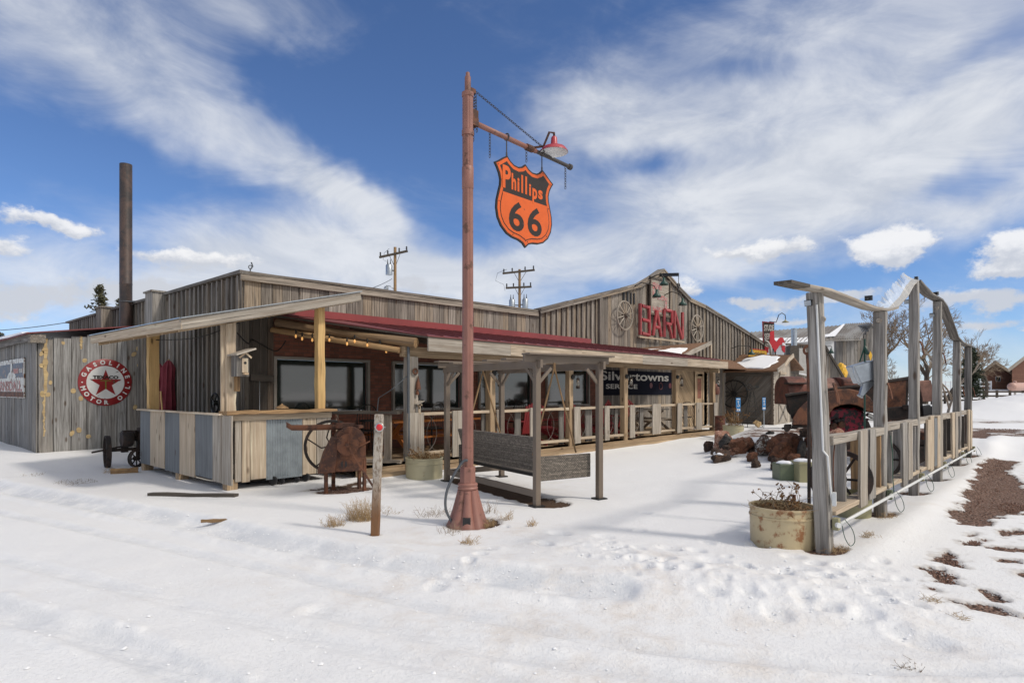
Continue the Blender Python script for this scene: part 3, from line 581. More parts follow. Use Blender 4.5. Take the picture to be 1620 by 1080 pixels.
# side wall, board and batten
m = MB(); m.bx(A0, A0+.2, WB, 25.7, 0, TOPZ-.06); boards_a(m, WB, 25.7, A0, .02, TOPZ-.05, .27)
b = WB+.1
while b < 25.6:
    m.beam((A0-.055, b, .02), (A0-.055, b, TOPZ-.04), .065, .055, up=(1, 0, 0), n=4, wob=.003); b += .25*rg.uniform(.9, 1.1)
m.build('side_wall', M['grey'], bld)
m = MB(); m.beam((A0-.03, WB-.12, TOPZ), (A0-.03, 25.8, TOPZ), .2, .06, n=10, wob=.006)
for bb in (16.4, 20.6):
    m.bx(A0-.36, A0-.08, bb, bb+.5, TOPZ-.9, TOPZ+.03); m.bx(A0-.4, A0-.06, bb-.04, bb+.54, TOPZ+.03, TOPZ+.07)
m.build('roof_cap', M['grey'], bld)
# front parapet and gable
vx = AB(848, WB); gpx = [(848, 490), (900, 477), (945, 466), (985, 456), (1008, 449.5), (1026, 439), (1043.5, 427)]; gpr = [(1043.5, 427), (1062, 448), (1086, 473), (1110, 484), (1145, 505), (1180, 527), (1212, 548)]
prof = [(PB(x, WB, y).x, PB(x, WB, y).z) for x, y in gpx+gpr[1:]]
def gtop(a):
    for (x0, z0), (x1, z1) in zip(prof[:-1], prof[1:]):
        if x0 <= a <= x1: return z0+(z1-z0)*(a-x0)/(x1-x0)
    return prof[0][1] if a < prof[0][0] else prof[-1][1]
aG = AB(944, WB); aE = prof[-1][0]
m = MB(); m.bx(A0+.2, vx, WB, WB+.15, 3.1, TOPZ-.05); boards_b(m, A0, vx, WB, 3.12, lambda a: TOPZ-.04+.08*(a-A0)/9, .2)
m.build('parapet', M['parapet'], bld)
m = MB(); m.beam((A0-.1, WB-.03, TOPZ), (vx, WB-.03, TOPZ+.09), .17, .055, n=12, wob=.008); m.beam((A0-.1, WB-.09, TOPZ-.1), (vx, WB-.09, TOPZ-.02), .05, .12, n=12, wob=.005); m.build('parapet_cap', M['parapet'], bld)
m = MB(); m.prism([(vx, WB+.05, 3.1)]+[(a, WB+.05, z-.05) for a, z in prof]+[(aE, WB+.05, 0), (AB(944, WB), WB+.05, 0), (AB(944, WB), WB+.05, 3.1)], (0, .12, 0))
boards_b(m, vx, aG, WB, 3.12, lambda a: gtop(a)-.04, .22)
a = vx+.15
while a < aG-.1:
    m.beam((a, WB-.06, 3.1), (a, WB-.06, gtop(a)-.05), .07, .05, up=(0, 1, 0)); a += .27
m.build('wing_wall', M['parapet'], bld)
m = MB(); boards_b(m, aG, aE, WB-.04, lambda a: 3.02, lambda a: gtop(a)-.04, .2, jit=.02)
boards_b(m, aG, aE, WB-.02, 0.0, 3.0, .2)
a = AB(1086, WB)
while a < aE-.1:
    m.beam((a, WB-.11, 2.9), (a, WB-.11, gtop(a)-.05), .06, .05, up=(0, 1, 0)); a += .33*rg.uniform(.9, 1.1)
m.beam((aG+.05, WB-.13, 3.0), (aG+.05, WB-.13, gtop(aG)-.02), .2, .08, up=(0, 1, 0), n=5, wob=.004); m.beam((aG, WB-.16, 3.05), (AB(980, WB), WB-.16, 3.05), .05, .1, n=6, wob=.005)
m.build('gable_wall', M['parapet'], bld)
m = MB()
for (x0, z0), (x1, z1) in zip(prof[:-1], prof[1:]): m.beam((x0, WB-.06, z0), (x1, WB-.06, z1), .3, .06, n=2, wob=.008); m.beam((x0, WB-.17, z0-.07), (x1, WB-.17, z1-.07), .04, .11, n=2, wob=.004)
m.build('gable_trim', M['parapet'], bld)
M['frame'] = plain('grey_tan_window_frame', (.30, .27, .23), .6, var=.2)
# brick wall below the porch roof with window openings
W_ = [(430, 583), (618, 729.5), (755, 842), (862, 931)]; wz0, wz1 = 1.08, 2.3
aw = [(AB(x0, WB)+.02, AB(x1, WB)) for x0, x1 in W_]; m = MB(); edge = 6.12; end = 17.75
cur = edge
for (w0, w1) in aw:
    if w0 > cur+.02: m.bx(cur, w0, WB, WB+.25, 0, 3.1)
    m.bx(w0, w1, WB, WB+.25, wz1, 3.1); m.bx(w0, w1, WB, WB+.25, 0, wz0); cur = w1
m.bx(cur, end, WB, WB+.25, 0, 3.1); m.build('brick_wall', M['brick'], bld)
for (w0, w1) in aw:
    fr = MB(); y = WB-.03
    for zz in (wz0+.03, wz1-.03): fr.beam((w0, y, zz), (w1, y, zz), .08, .06)
    for x in (w0+.03, w1-.03): fr.beam((x, y+.002, wz0+.06), (x, y+.002, wz1-.06), .06, .076, up=(0, 1, 0))
    fo = fr.build('window', M['frame'], bld); g = MB(); g.bx(w0+.06, w1-.06, WB+.04, WB+.05, wz0+.06, wz1-.06); g.build('pane', M['glass'], fo)
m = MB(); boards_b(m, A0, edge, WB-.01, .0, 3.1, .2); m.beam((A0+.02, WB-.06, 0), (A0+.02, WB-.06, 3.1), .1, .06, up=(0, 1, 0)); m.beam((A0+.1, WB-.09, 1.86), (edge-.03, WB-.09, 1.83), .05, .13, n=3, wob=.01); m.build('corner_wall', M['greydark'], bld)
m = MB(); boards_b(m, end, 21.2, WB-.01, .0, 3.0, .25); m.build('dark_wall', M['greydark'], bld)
# entry bay with diagonal planks
eb = WB-.16; ea0, ea1 = AB(1067, WB-.16), AB(1119, WB-.16)
m = MB(); m.bx(ea0, ea1, eb+.03, eb+.12, 0, 2.7); 
k = -2.6
while k < 2.9:                 # chevron boards clipped to the bay
    for sgn in (1, -1):
        c0 = AB(1099, WB)
        xa, xb = (ea0, c0) if sgn > 0 else (c0, ea1)
        za = k+2.2 if sgn > 0 else k; zb = k if sgn > 0 else k+2.2
        if True:
            dz_ = zb-za; f0 = max(0, min(1, min((0-za)/dz_, (2.7-za)/dz_))); f1 = max(0, min(1, max((0-za)/dz_, (2.7-za)/dz_)))
            if f1-f0 < .05: continue
            xa, xb, za, zb = xa+(xb-xa)*f0, xa+(xb-xa)*f1, za+dz_*f0, za+dz_*f1
            m.beam((xa, eb+.015, za), (xb, eb+.015, zb), .16, .025, up=(0, 1, 0))
    k += .17
m.build('entry_wall', M['tan'], bld)
d_ = MB(); dx0, dx1 = AB(1093, WB), AB(1105.5, WB); d_.bx(dx0, dx1, eb-.04, eb-.005, .1, 2.2); 
for x in (dx0, dx1): d_.bx(x-.05, x+.05, eb-.06, eb-.041, .1, 2.3)
d_.bx(dx0-.05, dx1+.05, eb-.06, eb-.041, 2.3, 2.42); do = d_.build('door', M['tan'], bld); q = MB(); q.bx(dx0+.2, dx1-.2, eb-.05, eb-.042, 1.25, 2.1); q.build('door_pane', M['brick'], do); q = MB(); q.tube([(dx1-.1, eb-.09, 1.0), (dx1-.1, eb-.09, 1.2)], .015); q.build('handle', M['iron'], do)
# shingled hood over the entry
P1 = PB(1003, 12.2, 551); P2 = PB(1124, 11.7, 540.5); P3 = PB(1080, 10.7, 562); P4 = PB(985, 11.4, 560)
m = MB(); m.prism([P1, P2, P3, P4], (0, 0, -.05)); ho = m.build('entry_hood', M['shingle'], bld)
m = MB(); m.beam(P3+Vector((0, -.03, -.04)), P2+Vector((0, -.03, -.04)), .05, .17, n=6, wob=.008); q = PB(1124, 11.66, 580); m.beam((P2.x, P2.y, P2.z-.08), (P2.x, P2.y, 2.35), .1, .1); m.build('barge_board', M['palegrey'], ho)
snow_patch('snow_patch', (P4, P3, P2, P1), [(.06, .1), (.5, .08), (.93, .05), (.85, .45), (.5, .62), (.2, .5)], ho, seed=3)
m = MB(); m.prism([(23.6, 11.2, 2.58), (28.6, 11.2, 2.58), (28.6, 12.2, 3.02), (23.6, 12.2, 3.02)], (0, 0, -.06)); m.build('lean_to_roof', M['shingle'], bld)
# slots high in the gable
m = MB()
for x in (987, 993, 998.5, 1003.5): p0 = PB(x, WB-.1, 461+(x-987)*.12); m.box((p0.x, WB-.1, p0.z-.22), (.07, .02, .42))
m.build('vent_slot', M['sheen'], bld)
# ---------------- things on the gable
GB = WB-.17
def strokes(mb, segs, r=.075):
    for (x0, y0, x1, y1) in segs: mb.tube([PB(x0, GB-.08, y0), PB((x0+x1)/2, GB-.08, (y0+y1)/2), PB(x1, GB-.08, y1)], r, 9, wob=.05)
LET = {'B': [(1012.5, 480, 1012.5, 529.5), (1026.5, 484, 1027, 531), (1015, 483.5, 1026, 486.5), (1015, 505.5, 1026, 508), (1015, 527, 1026, 530)],
       'A': [(1038.5, 491, 1033, 530.5), (1038.8, 491, 1045.5, 532.5), (1036, 517, 1042, 518.5)],
       'R': [(1050.5, 489.5, 1050.5, 533), (1062.5, 491, 1062.5, 511), (1052, 490.5, 1061, 492), (1052, 511, 1061, 513), (1057, 513, 1062.5, 535)],
       'N': [(1066.5, 491.5, 1066.5, 535), (1079.5, 494, 1079.5, 535), (1067, 493, 1078.5, 536.5)]}
bt = thing('barn_lettering', 'big red log letters spelling BARN nailed on the grey gable', 'lettering', PB(1045, GB, 512))
for ch, sg in LET.items(): m = MB(); strokes(m, sg, .068); m.build('letter', M['redlog'], bt, smooth=40)
m = MB(); q0 = PB(1011, GB-.06, 532.5); q1 = PB(1082, GB-.06, 541.5); m.beam(q0, (q1.x, q1.y, q0.z), .06, .06); q0 = PB(1012, GB-.06, 478.5); q1 = PB(1082, GB-.06, 491); m.build('batten', M['pale'], bt)
def wheel(name, label, cat, c, r, n=(0, -1, 0), spokes=12, mat='palegrey', hub='greydark', w=.05, group=None):
    t = thing(name, label, cat, c, group=group); c = Vector(c); nv = Vector(n).normalized(); e1 = Vector((-nv.y, nv.x, 0)); e2 = UP
    m = MB(); pts = [c+e1*(r*math.cos(2*math.pi*i/40))+e2*(r*math.sin(2*math.pi*i/40)) for i in range(40)]; m.tube(pts, w*.62, 5, closed=True); m.build('rim', M[mat], t)
    m = MB()
    for i in range(spokes): a_ = 2*math.pi*(i+.5)/spokes; dv = e1*math.cos(a_)+e2*math.sin(a_); m.tube([c+dv*.07+nv*.02, c+dv*(r*.55)+nv*.015, c+dv*r], w*.38, 5, w*.3)
    m.build('spoke', M[mat], t); m = MB(); m.lathe([(.02, .12), (.07, .12), (.1, .05), (.1, -.08), (.06, -.1)], c, 14, nv); m.build('hub', M[hub], t, smooth=40); return t
wheel('wagon_wheel', 'grey spoked wagon wheel hung left of the red BARN letters', 'wagon wheel', PB(988.5, GB-.12, 499), .51, group='wagon wheels on the gable')
wheel('wagon_wheel', 'grey spoked wagon wheel hung right of the red BARN letters', 'wagon wheel', PB(1103, GB-.12, 519), .55, group='wagon wheels on the gable')
# faded sign
s0 = PB(1030, GB-.05, 441); s1 = PB(1059, GB-.05, 450); t = thing('faded_sign', 'peeling grey and red lettered board high under the gable peak', 'sign', ((s0.x+s1.x)/2, GB, s0.z-1.1))
zb = s0.z-1.28; m = MB(); m.bx(s0.x, s1.x, GB-.03, GB+.01, zb, s0.z+.02); m.build('board', M['palegrey'], t)
m = MB(); 
for (x0, x1, z0, z1) in ((s0.x-.06, s1.x+.06, s0.z+.02, s0.z+.1), (s0.x-.06, s1.x+.06, zb-.08, zb), (s0.x-.06, s0.x, zb, s0.z+.02), (s1.x, s1.x+.06, zb, s0.z+.02)): m.bx(x0, x1, GB-.07, GB+.01, z0, z1)
m.build('frame', M['greydark'], t)
M['fadedred'] = plain('flaking_faded_red_paint', (.42, .14, .13), .7, var=.4, sc=9, worn=(.33, .30, .27), wornk=(.48, .56))
m = MB(); cx = (s0.x+s1.x)/2; wd = (s1.x-s0.x)*.8
m.bx(cx-wd*.5, cx+wd*.1, GB-.04, GB-.032, s0.z-.35, s0.z-.1); m.bx(cx-wd*.2, cx+wd*.5, GB-.04, GB-.032, s0.z-.72, s0.z-.55); m.bx(cx+wd*.3, cx+wd*.48, GB-.045, GB-.041, zb+.15, s0.z-.75); m.bx(cx-wd*.5, cx-wd*.3, GB-.04, GB-.032, s0.z-.7, s0.z-.4); m.bx(cx-wd*.5, cx+wd*.25, GB-.04, GB-.032, zb+.08, zb+.26); m.build('painted_lettering', M['fadedred'], t)
def goose(label, lx, ly, base, mat='darkgreen', r=.17):
    c = PB(lx, GB-.75, ly); b0 = Vector((c.x+base[0], GB, c.z+base[1])); t = thing('gooseneck_lamp', label, 'lamp', b0, group='green shaded lamps on the gable')
    m = MB(); m.tube([b0, b0+Vector((0, -.35, .12)), Vector((c.x, c.y+.1, c.z+.42)), Vector((c.x, c.y, c.z+.2))], .018, 6); m.build('arm', M['iron'], t)
    m = MB(); m.lathe([(r, 0), (r*.8, .08), (r*.3, .16), (r*.25, .28)], c, 18); m.build('lamp_shade', M[mat], t, smooth=True); m = MB(); m.lathe([(r*.92, -.002), (r*.7, .06), (.02, .1)], c, 18, caps=False); m.build('shade_lining', M['white'], t, smooth=True)
goose('green shaded lamp over the top right of the faded sign', 1050.5, 451, (.1, .3)); goose('green shaded lamp over the lower left of the faded sign', 1039, 470, (-.35, .42)); goose('green shaded lamp to the right of the faded sign', 1080, 483, (-.1, .45))
goose('green shaded lamp low beside the yellow sign', 1189, 561, (-.5, .3))
p0 = PB(1041, WB-.1, 435); t = thing('hoist_beam', 'dark hay hoist beam with pulley hook jutting from gable peak', 'hoist', p0); e = Vector((p0.x-.15, WB-1.15, p0.z-.05)); p1 = PD(1067, 434, 22.4); p1 = Vector((p0.x+.05, WB-.95, p0.z-.08))
m = MB(); m.beam(p0, p1, .08, .12); m.build('beam', M['sheen'], t); m = MB(); m.tube([p1, p1-Vector((0, 0, .35))], .012, 5); m.ring(p1-Vector((0, 0, .42)), .08, .03, (0, 1, 0), 14, 5); m.tube([p1-Vector((0, 0, .5)), p1-Vector((.03, 0, .6)), p1-Vector((-.04, 0, .66))], .02, 5); m.build('hook', M['sheen'], t)
# small roof gadget on the parapet corner
t = thing('roof_fitting', 'small grey swivel fitting standing on the roof corner', 'fitting', PA(396, A0+.1, 432)); c = Vector(t.location); m = MB(); m.tube([c, c+Vector((0, 0, .08)), c+Vector((.05, 0, .14)), c+Vector((.02, 0, .22))], .014, 6); m.ring(c+Vector((0, 0, .12)), .035, .010, (0, 1, 0), 14, 5); m.build('bracket', M['greypipe'], t)
# ================================================================ covered porch
M['wire'] = plain('grey_steel_wire', (.20, .18, .16), .6, .3)
PBY = 9.6; EV = 9.15; DZ = .2
porch = thing('covered_porch', 'long timber porch with red metal roof along the restaurant front', 'porch', (14, 10, 0))
pc = 7.62; pr = AB(1127, PBY); ER = AB(1150, EV); zt, ze = 3.15, 2.62
m = MB(); n0 = 40
RT = [(6.12, WB-.05), (pc, EV), (ER-.55, EV), (ER+.9, WB-.05)]
def rz_(b): return ze+(zt-ze)*(b-EV)/(WB-.05-EV)
m.prism([(a, b, rz_(b)) for a, b in RT], (0, 0, .025))
a = pc
while a < ER-.6:
    m.beam((a, EV, rz_(EV)+.03), (a+(.0), WB-.06, zt+.03), .03, .03); a += .4
m.build('roof', M['redroof'], porch)
m = MB(); rr_ = [(a, b, rz_(b)-.004) for a, b in RT]; m.prism(rr_, (0, 0, -.03)); a = pc+.3
while a < ER: m.beam((a, EV+.06, ze-.1), (a, WB-.06, zt-.1), .05, .13); a += .6
m.build('ceiling_rafters', M['greydark'], porch)
m = MB(); m.prism([(6.1, WB-.09, 3.17), (17.3, WB-.09, 3.17), (17.3, WB-.09, 3.33), (6.1, WB-.09, 3.33)], (0, .04, 0)); m.prism([(6.1, WB-.09, 3.17), (17.3, WB-.09, 3.17), (17.3, WB-.35, 3.135), (6.3, WB-.35, 3.135)], (0, 0, .012)); m.build('flashing', M['redsheet'], porch)
m = MB(); x = pc-.02
for i, L in enumerate((2.3, 2.6, 2.9, 2.7, 3.2, 9)):
    x1 = min(x+L, ER); m.beam((x+.004, EV-.02-.004*(i % 2), ze-.155), (x1, EV-.02-.004*(i % 2), ze-.155+.0), .035, .24, n=5, wob=.004); x = x1
m.build('fascia', M['palegrey'], porch, bevel=.006)
m = MB(); m.tube([(6.16, WB-.1, 2.98), (6.9, 10.9, 2.72), (7.5, PBY-.25, 2.5)], .095, 9, wob=.1); m.tube([(6.05, WB-.1, 2.83), (7.3, PBY, 2.36)], .06, 8, wob=.1); m.build('log_rafter', M['log'], porch, smooth=50)
m = MB(); m.beam((7.35, PBY, 2.34), (pr+.15, PBY, 2.34), .13, .2, n=14, wob=.006); m.beam((pr-.35, EV+.05, 2.3), (pr-.35, EV+.5, 2.3), .1, .2); m.build('beam', M['tan'], porch)
m = MB(); m.bx(6.25, pr+.1, PBY+.03, WB-.03, DZ-.05, DZ); 
for i in range(4): m.beam((6.3, PBY+.0, DZ-.04-.0*i), (pr+.1, PBY+.0, DZ-.04), .05, .13)
m.beam((6.3, PBY-.28, .04), (pr+.1, PBY-.28, .06), .3, .1, n=12, wob=.01); m.beam((6.3, PBY-.06, .1), (pr+.1, PBY-.06, .11), .05, .16, n=12, wob=.008); m.build('deck', M['tan'], porch)
PX = [650, 776, 900.5, 987, 1068, 1127]; PA_ = [AB(x, PBY) for x in PX]
for i, a in enumerate(PA_):
    m = MB(); ww = (.22, .17, .16, .18, .17, .17)[i]; m.beam((a, PBY, -.05), (a, PBY, 2.25), ww, ww*.9, up=(0, 1, 0), n=7, wob=.006); m.build('post', M['tan' if i else 'palegrey'], porch, bevel=.008)
def panel(a, w, mat='palegrey', z0=.27, z1=1.17, off=-.13, t=.035):
    m = MB(); q_ = rg.uniform(-.02, .02); m.beam((a, PBY+off, z0+rg.uniform(-.05, .01)), (a+q_, PBY+off, z1+rg.uniform(-.01, .02)), w, t, up=(0, 1, 0), n=3, wob=.003); m.build('rail_board', M[mat], porch, bevel=.004)
for i in range(5):
    a0, a1 = PA_[i]+.1, PA_[i+1]-.1
    m = MB(); m.beam((a0, PBY, 1.13), (a1, PBY, 1.13), .15, .06, n=4, wob=.004); m.build('top_rail', M['pale'], porch, bevel=.005)
    m = MB(); m.beam((a0, PBY, .36), (a1, PBY, .33), .13, .06, n=4, wob=.004); m.build('bottom_rail', M['pale'], porch, bevel=.005)
for x, w in ((651, .4), (722, .46), (785, .2), (770, .14), (838, .28), (824, .2), (893, .2), (907, .26), (954, .22), (936, .3), (979, .15), (994, .26), (1019.5, .2), (1032.5, .5), (1069, .3), (1089, .25), (1100, .42), (1127, .28)):
    fr = x in (936, 824, 893, 979, 1019.5, 1089, 770); panel(AB(x, PBY), w, 'grey' if fr else 'palegrey', off=(.1 if fr else -.13))
for i in range(5):
    m = MB(); a0, a1 = PA_[i], PA_[i+1]; q = (a1-a0)/4
    for k in (1, 3):
        for sg in (-1, 1):
            c = a0+q*k; m.tube([(c+sg*(.30-.42*math.cos(th)), PBY+.03+.01*sg, .74+.40*math.sin(th)) for th in np.linspace(-1.35, 1.35, 16)], .0055, 4)
    m.build('wire_ornament', M['wire'], porch)
# left end: standing counter with open leg space
m = MB(); m.beam((6.45, 10.95, 1.17), (7.3, PBY, 1.17), .3, .05, n=4, wob=.005); m.build('bar_top', M['greydark'], porch)
m = MB()
for f_ in (.02, .2): p = Vector((6.45, 10.95, 0)).lerp(Vector((7.3, PBY, 0)), f_); m.beam(p+Vector((0, 0, .3)), p+Vector((0, 0, 1.13)), .26, .03, up=(.7, -.5, 0))
p = Vector((6.45, 10.95, 0)).lerp(Vector((7.3, PBY, 0)), .85); m.beam(p+Vector((0, 0, .25)), p+Vector((0, 0, 1.13)), .22, .03, up=(1, 0, 0)); m.beam((6.5, 10.8, .26), (7.3, PBY-.05, .24), .12, .06); m.build('bar_panel', M['palegrey'], porch)
m = MB(); q = Vector((PA_[0]-.16, PBY-.13, 0)); m.tube([q, q+Vector((0, 0, 2.2)), q+Vector((.02, .03, 2.42)), q+Vector((.14, .06, 2.46))], .028, 8); m.tube([q+Vector((.03, .02, 1.9)), q+Vector((-.3, .1, 1.62)), q+Vector((-.4, .4, 1.45)), q+Vector((-.4, .5, .9))], .01, 5); m.build('conduit', M['greypipe'], porch)
# ---------------- wall sign under the porch
t = thing('wall_sign', 'dark blue service sign with dull white lettering under the porch', 'sign', (20.3, WB-.1, 1.8)); sa0, sa1 = AB(947, WB), AB(1060, WB)
m = MB(); m.bx(sa0, sa1, WB-.09, WB-.05, 1.42, 2.31); m.build('panel', M['navy'], t)
def serif(mb, s, a0, a1, z0, z1, b, n=.0):
    put_text(mb, s, ((a0+a1)/2, b, (z0+z1)/2), (1, 0, 0), UP, a1-a0, z1-z0, (0, -1, 0), bold=n)
m = MB(); serif(m, 'Silvertowns', AB(946, WB), AB(1054.5, WB), 1.95, 2.27, WB-.092, .02); m.build('name_lettering', M['dimwhite'], t)
m = MB(); serif(m, 'SERVICE', AB(955, WB), AB(1005, WB), 1.65, 1.82, WB-.092, .02); m.build('service_lettering', M['dimwhite'], t)
M['dimred'] = plain('dull_red_paint', (.09, .008, .012), .6, var=.5)
m = MB(); c0 = AB(1042, WB)
for k in (-.75, .75): m.lathe([(.11, 0), (.11, .006)], (c0+k, WB-.092, 1.78), 24, (0, -1, 0))
m.ring((c0, WB-.094, 1.76), .13, .02, (0, 1, 0), 24, 4); m.build('emblem', M['dimred'], t)
# entry notice
t = tag(MB().bx(0, .4, -.01, 0, 0, .42).build('paper_notice', M['white'], loc=PB(1096, PBY-.22, 690) if 0 else (AB(1096, PBY), PBY-.08, 1.2)), 'white paper notice fixed above the porch rail by the door', 'notice')
# ---------------- lanterns on the posts
def lantern(label, x, y, b, proto=[None]):
    if not proto[0]:
        t = thing('porch_lantern', label, 'lantern', (0, 0, 0), group='lanterns on the porch posts'); m = MB(); m.lathe([(.06, -.02), (.06, .02)], (0, 0, 0), 12, (0, -1, 0)); m.tube([(0, -.02, 0), (.02, -.08, .06), (.05, -.12, .03), (.05, -.12, -.02)], .009, 6); m.build('bracket', M['iron'], t)
        m = MB(); c = (.05, -.12, 0); m.lathe([(.012, -.02), (.05, -.05), (.04, -.07)], c, 12); m.lathe([(.05, -.24), (.055, -.26), (.04, -.3)], c, 12)
        for k in range(4): a_ = k*math.pi/2; m.tube([(.05+.045*math.cos(a_), -.12+.045*math.sin(a_), -.07), (.05+.045*math.cos(a_), -.12+.045*math.sin(a_), -.25)], .005, 4)
        m.build('cage', M['rustdark'], t); m = MB(); m.lathe([(.03, -.25), (.042, -.19), (.032, -.12), (.025, -.07)], c, 12); m.build('glass', M['lampglass'], t, smooth=True); proto[0] = t
    else: t = dup(proto[0], (0, 0, 0), label=label)
    t.location = PB(x, b, y); return t
lantern('rusty cage lantern on the second porch post', 782, 590, PBY-.1); lantern('rusty cage lantern on the middle porch post above the wicker arm', 906.5, 596, PBY-.1); lantern('rusty cage lantern on the post in front of the blue sign', 991.5, 595, PBY-.1); lantern('rusty cage lantern on the post left of the entry door', 1072, 596, PBY-.1); lantern('cage lantern on the far corner post of the porch', 1131, 598, PBY-.05)
# bell on first post
t = thing('hanging_bell', 'small rusty bell cluster hung on the first porch post', 'bell', PB(657, PBY-.14, 590)); c = Vector(t.location); m = MB(); m.ring(c+Vector((0, 0, .03)), .05, .02, (0, 1, 0), 14, 5); m.lathe([(.055, -.32), (.04, -.2), (.02, -.12), (.01, -.05)], c+Vector((.07, 0, 0)), 12); m.lathe([(.03, -.42), (.03, -.36), (.01, -.3)], c+Vector((.05, 0, 0)), 10); m.build('bell', M['rust'], t, smooth=40)
# small birdhouse on the first porch post
def birdhouse(label, c, s=1., face=(0, -1)):
    t = thing('birdhouse', label, 'birdhouse', c, group='wooden birdhouses on posts'); c = Vector(c); m = MB(); m.box(c, (.15*s, .15*s, .26*s)); m.build('body', M['grey'], t)
    m = MB(); m.beam(c+Vector((-.11, -.03, .12))*s, c+Vector((.12, -.03, .2))*s, .26*s, .02*s); m.build('roof', M['palegrey'], t)
    m = MB(); f = c+Vector((.02, -.082, 0))*s; m.box(f+Vector((0, 0, .0)), (.07*s, .012*s, .17*s)); m.box(f+Vector((0, -.02*s, -.1*s)), (.05*s, .05*s, .02*s)); m.beam(f+Vector((-.07, -.012, .09))*s, f+Vector((0, -.012, .15))*s, .02*s, .02*s); m.beam(f+Vector((.0, -.016, .15))*s, f+Vector((.07, -.016, .09))*s, .02*s, .02*s); m.build('gable_front', M['pale'], t); m = MB(); m.lathe([(.016*s, 0), (.016*s, .006)], f+Vector((0, -.006*s, .03*s)), 12, (0, -1, 0)); m.build('entrance_hole', M['sheen'], t); return t
birdhouse('tiny grey birdhouse on the first porch post above the rail', PB(659, PBY-.05, 647), .8)
# string lights
t = thing('string_lights', 'string of small warm bulbs hung under the porch roof edge', 'string lights', (7, 10.6, 2.4))
L0 = [PB(468, 11.2, 528), PB(478, 11.1, 532), PB(494, 10.9, 534), PB(521, 10.7, 534), PB(549, 10.4, 540), PB(561, 10.3, 536), PB(581, 10.15, 542), PB(601, 10.0, 544), PB(611, 9.95, 552), PB(640, 9.85, 545)]
m = MB(); pts = []
for p, q in zip(L0[:-1], L0[1:]):
    for k in range(5): f_ = k/5; v = p.lerp(q, f_); v.z += .06-.12*f_*(1-f_); pts.append(v)
m.tube(pts, .007, 5); m.build('cable', M['iron'], t)
for p in L0[:-1]:
    m = MB(); m.lathe([(.012, 0), (.016, -.05), (.016, -.09)], p+Vector((0, 0, .08)), 8); s = m.build('socket', M['iron'], t)
    m = MB(); m.lathe([(.010, 0), (.020, -.03), (.017, -.055), (.004, -.07)], p+Vector((0, 0, -.01)), 10); m.build('bulb', M['bulb'], s, smooth=True)
# ================================================================ porch furniture
def adirondack(label, a, b, rz, proto=[None]):
    if not proto[0]:
        t = thing('slatted_chair', label, 'chair', (0, 0, 0), group='red slatted chairs on the porch')
        m = MB()
        for k in range(-3, 4): m.beam((k*.075*.8, .22, .3), (k*.095, .48, 1.12-abs(k)*.04), .062, .018, up=(0, 1, 0))
        m.build('backrest', M['redwood'], t); m = MB()
        for k in range(6): m.beam((-.27, -.3+k*.09, .42-k*.025), (.27, -.3+k*.09, .42-k*.025), .08, .018)
        m.build('seat', M['redwood'], t)
        for sx in (-1, 1):
            m = MB(); m.beam((sx*.33, -.36, .62), (sx*.33, .38, .62), .12, .02); m.build('armrest', M['redwood'], t); m = MB(); m.beam((sx*.3, -.3, 0), (sx*.3, -.3, .61), .05, .1); m.build('leg', M['redwood'], t); m = MB(); m.beam((sx*.3, -.35, .4), (sx*.3, .6, .02), .03, .1); m.build('leg', M['redwood'], t)
        proto[0] = t
    else: t = dup(proto[0], (0, 0, 0), label=label)
    t.location = (a, b, DZ); t.rotation_euler = (0, 0, rz)
adirondack('red slatted chair behind the second railing bay beside the fourth window', AB(826, 10.6), 10.6, math.pi-.1); adirondack('red slatted chair right of the middle railing board near the swing', AB(876, 10.4), 10.4, math.pi+.15)
adirondack('red slatted chair with its back to the third bay rail', AB(938, 10.8), 10.8, math.pi+.3); adirondack('red slatted chair beside the blue sign post', AB(972, 10.5), 10.5, math.pi+.1)
def picnic(label, c, rz, mat, L=1.8):
    t = thing('picnic_table', label, 'picnic table', c); c = Vector(c); Mx = Matrix.Rotation(rz, 3, 'Z'); W = lambda x, y, z: c+Mx @ Vector((x, y, z))
    m = MB()
    for k in range(5): m.beam(W(-L/2, -.3+k*.15, .74), W(L/2, -.3+k*.15, .74), .14, .035)
    m.build('tabletop', M[mat], t)
    for s in (-1, 1):
        m = MB()
        for k in (0, 1): m.beam(W(-L/2, s*(.62+k*.14), .44), W(L/2, s*(.62+k*.14), .44), .13, .035)
        m.build('bench', M[mat], t)
    for s in (-1, 1):
        m = MB(); x = s*(L/2-.3); m.beam(W(x, -.72, .41), W(x, .72, .41), .04, .09); m.beam(W(x+.03, -.55, 0), W(x+.03, .3, .72), .04, .09); m.beam(W(x-.03, .55, 0), W(x-.03, -.3, .72), .04, .09); m.build('leg_frame', M[mat], t)
picnic('orange stained picnic table in the first porch bay', (9.05, 10.75, DZ), .0, 'orangewood', 2.6); picnic('pale picnic table behind the porch rail under the blue sign', (AB(1018, 10.9), 10.9, DZ), 0., 'palegrey', 2.2)
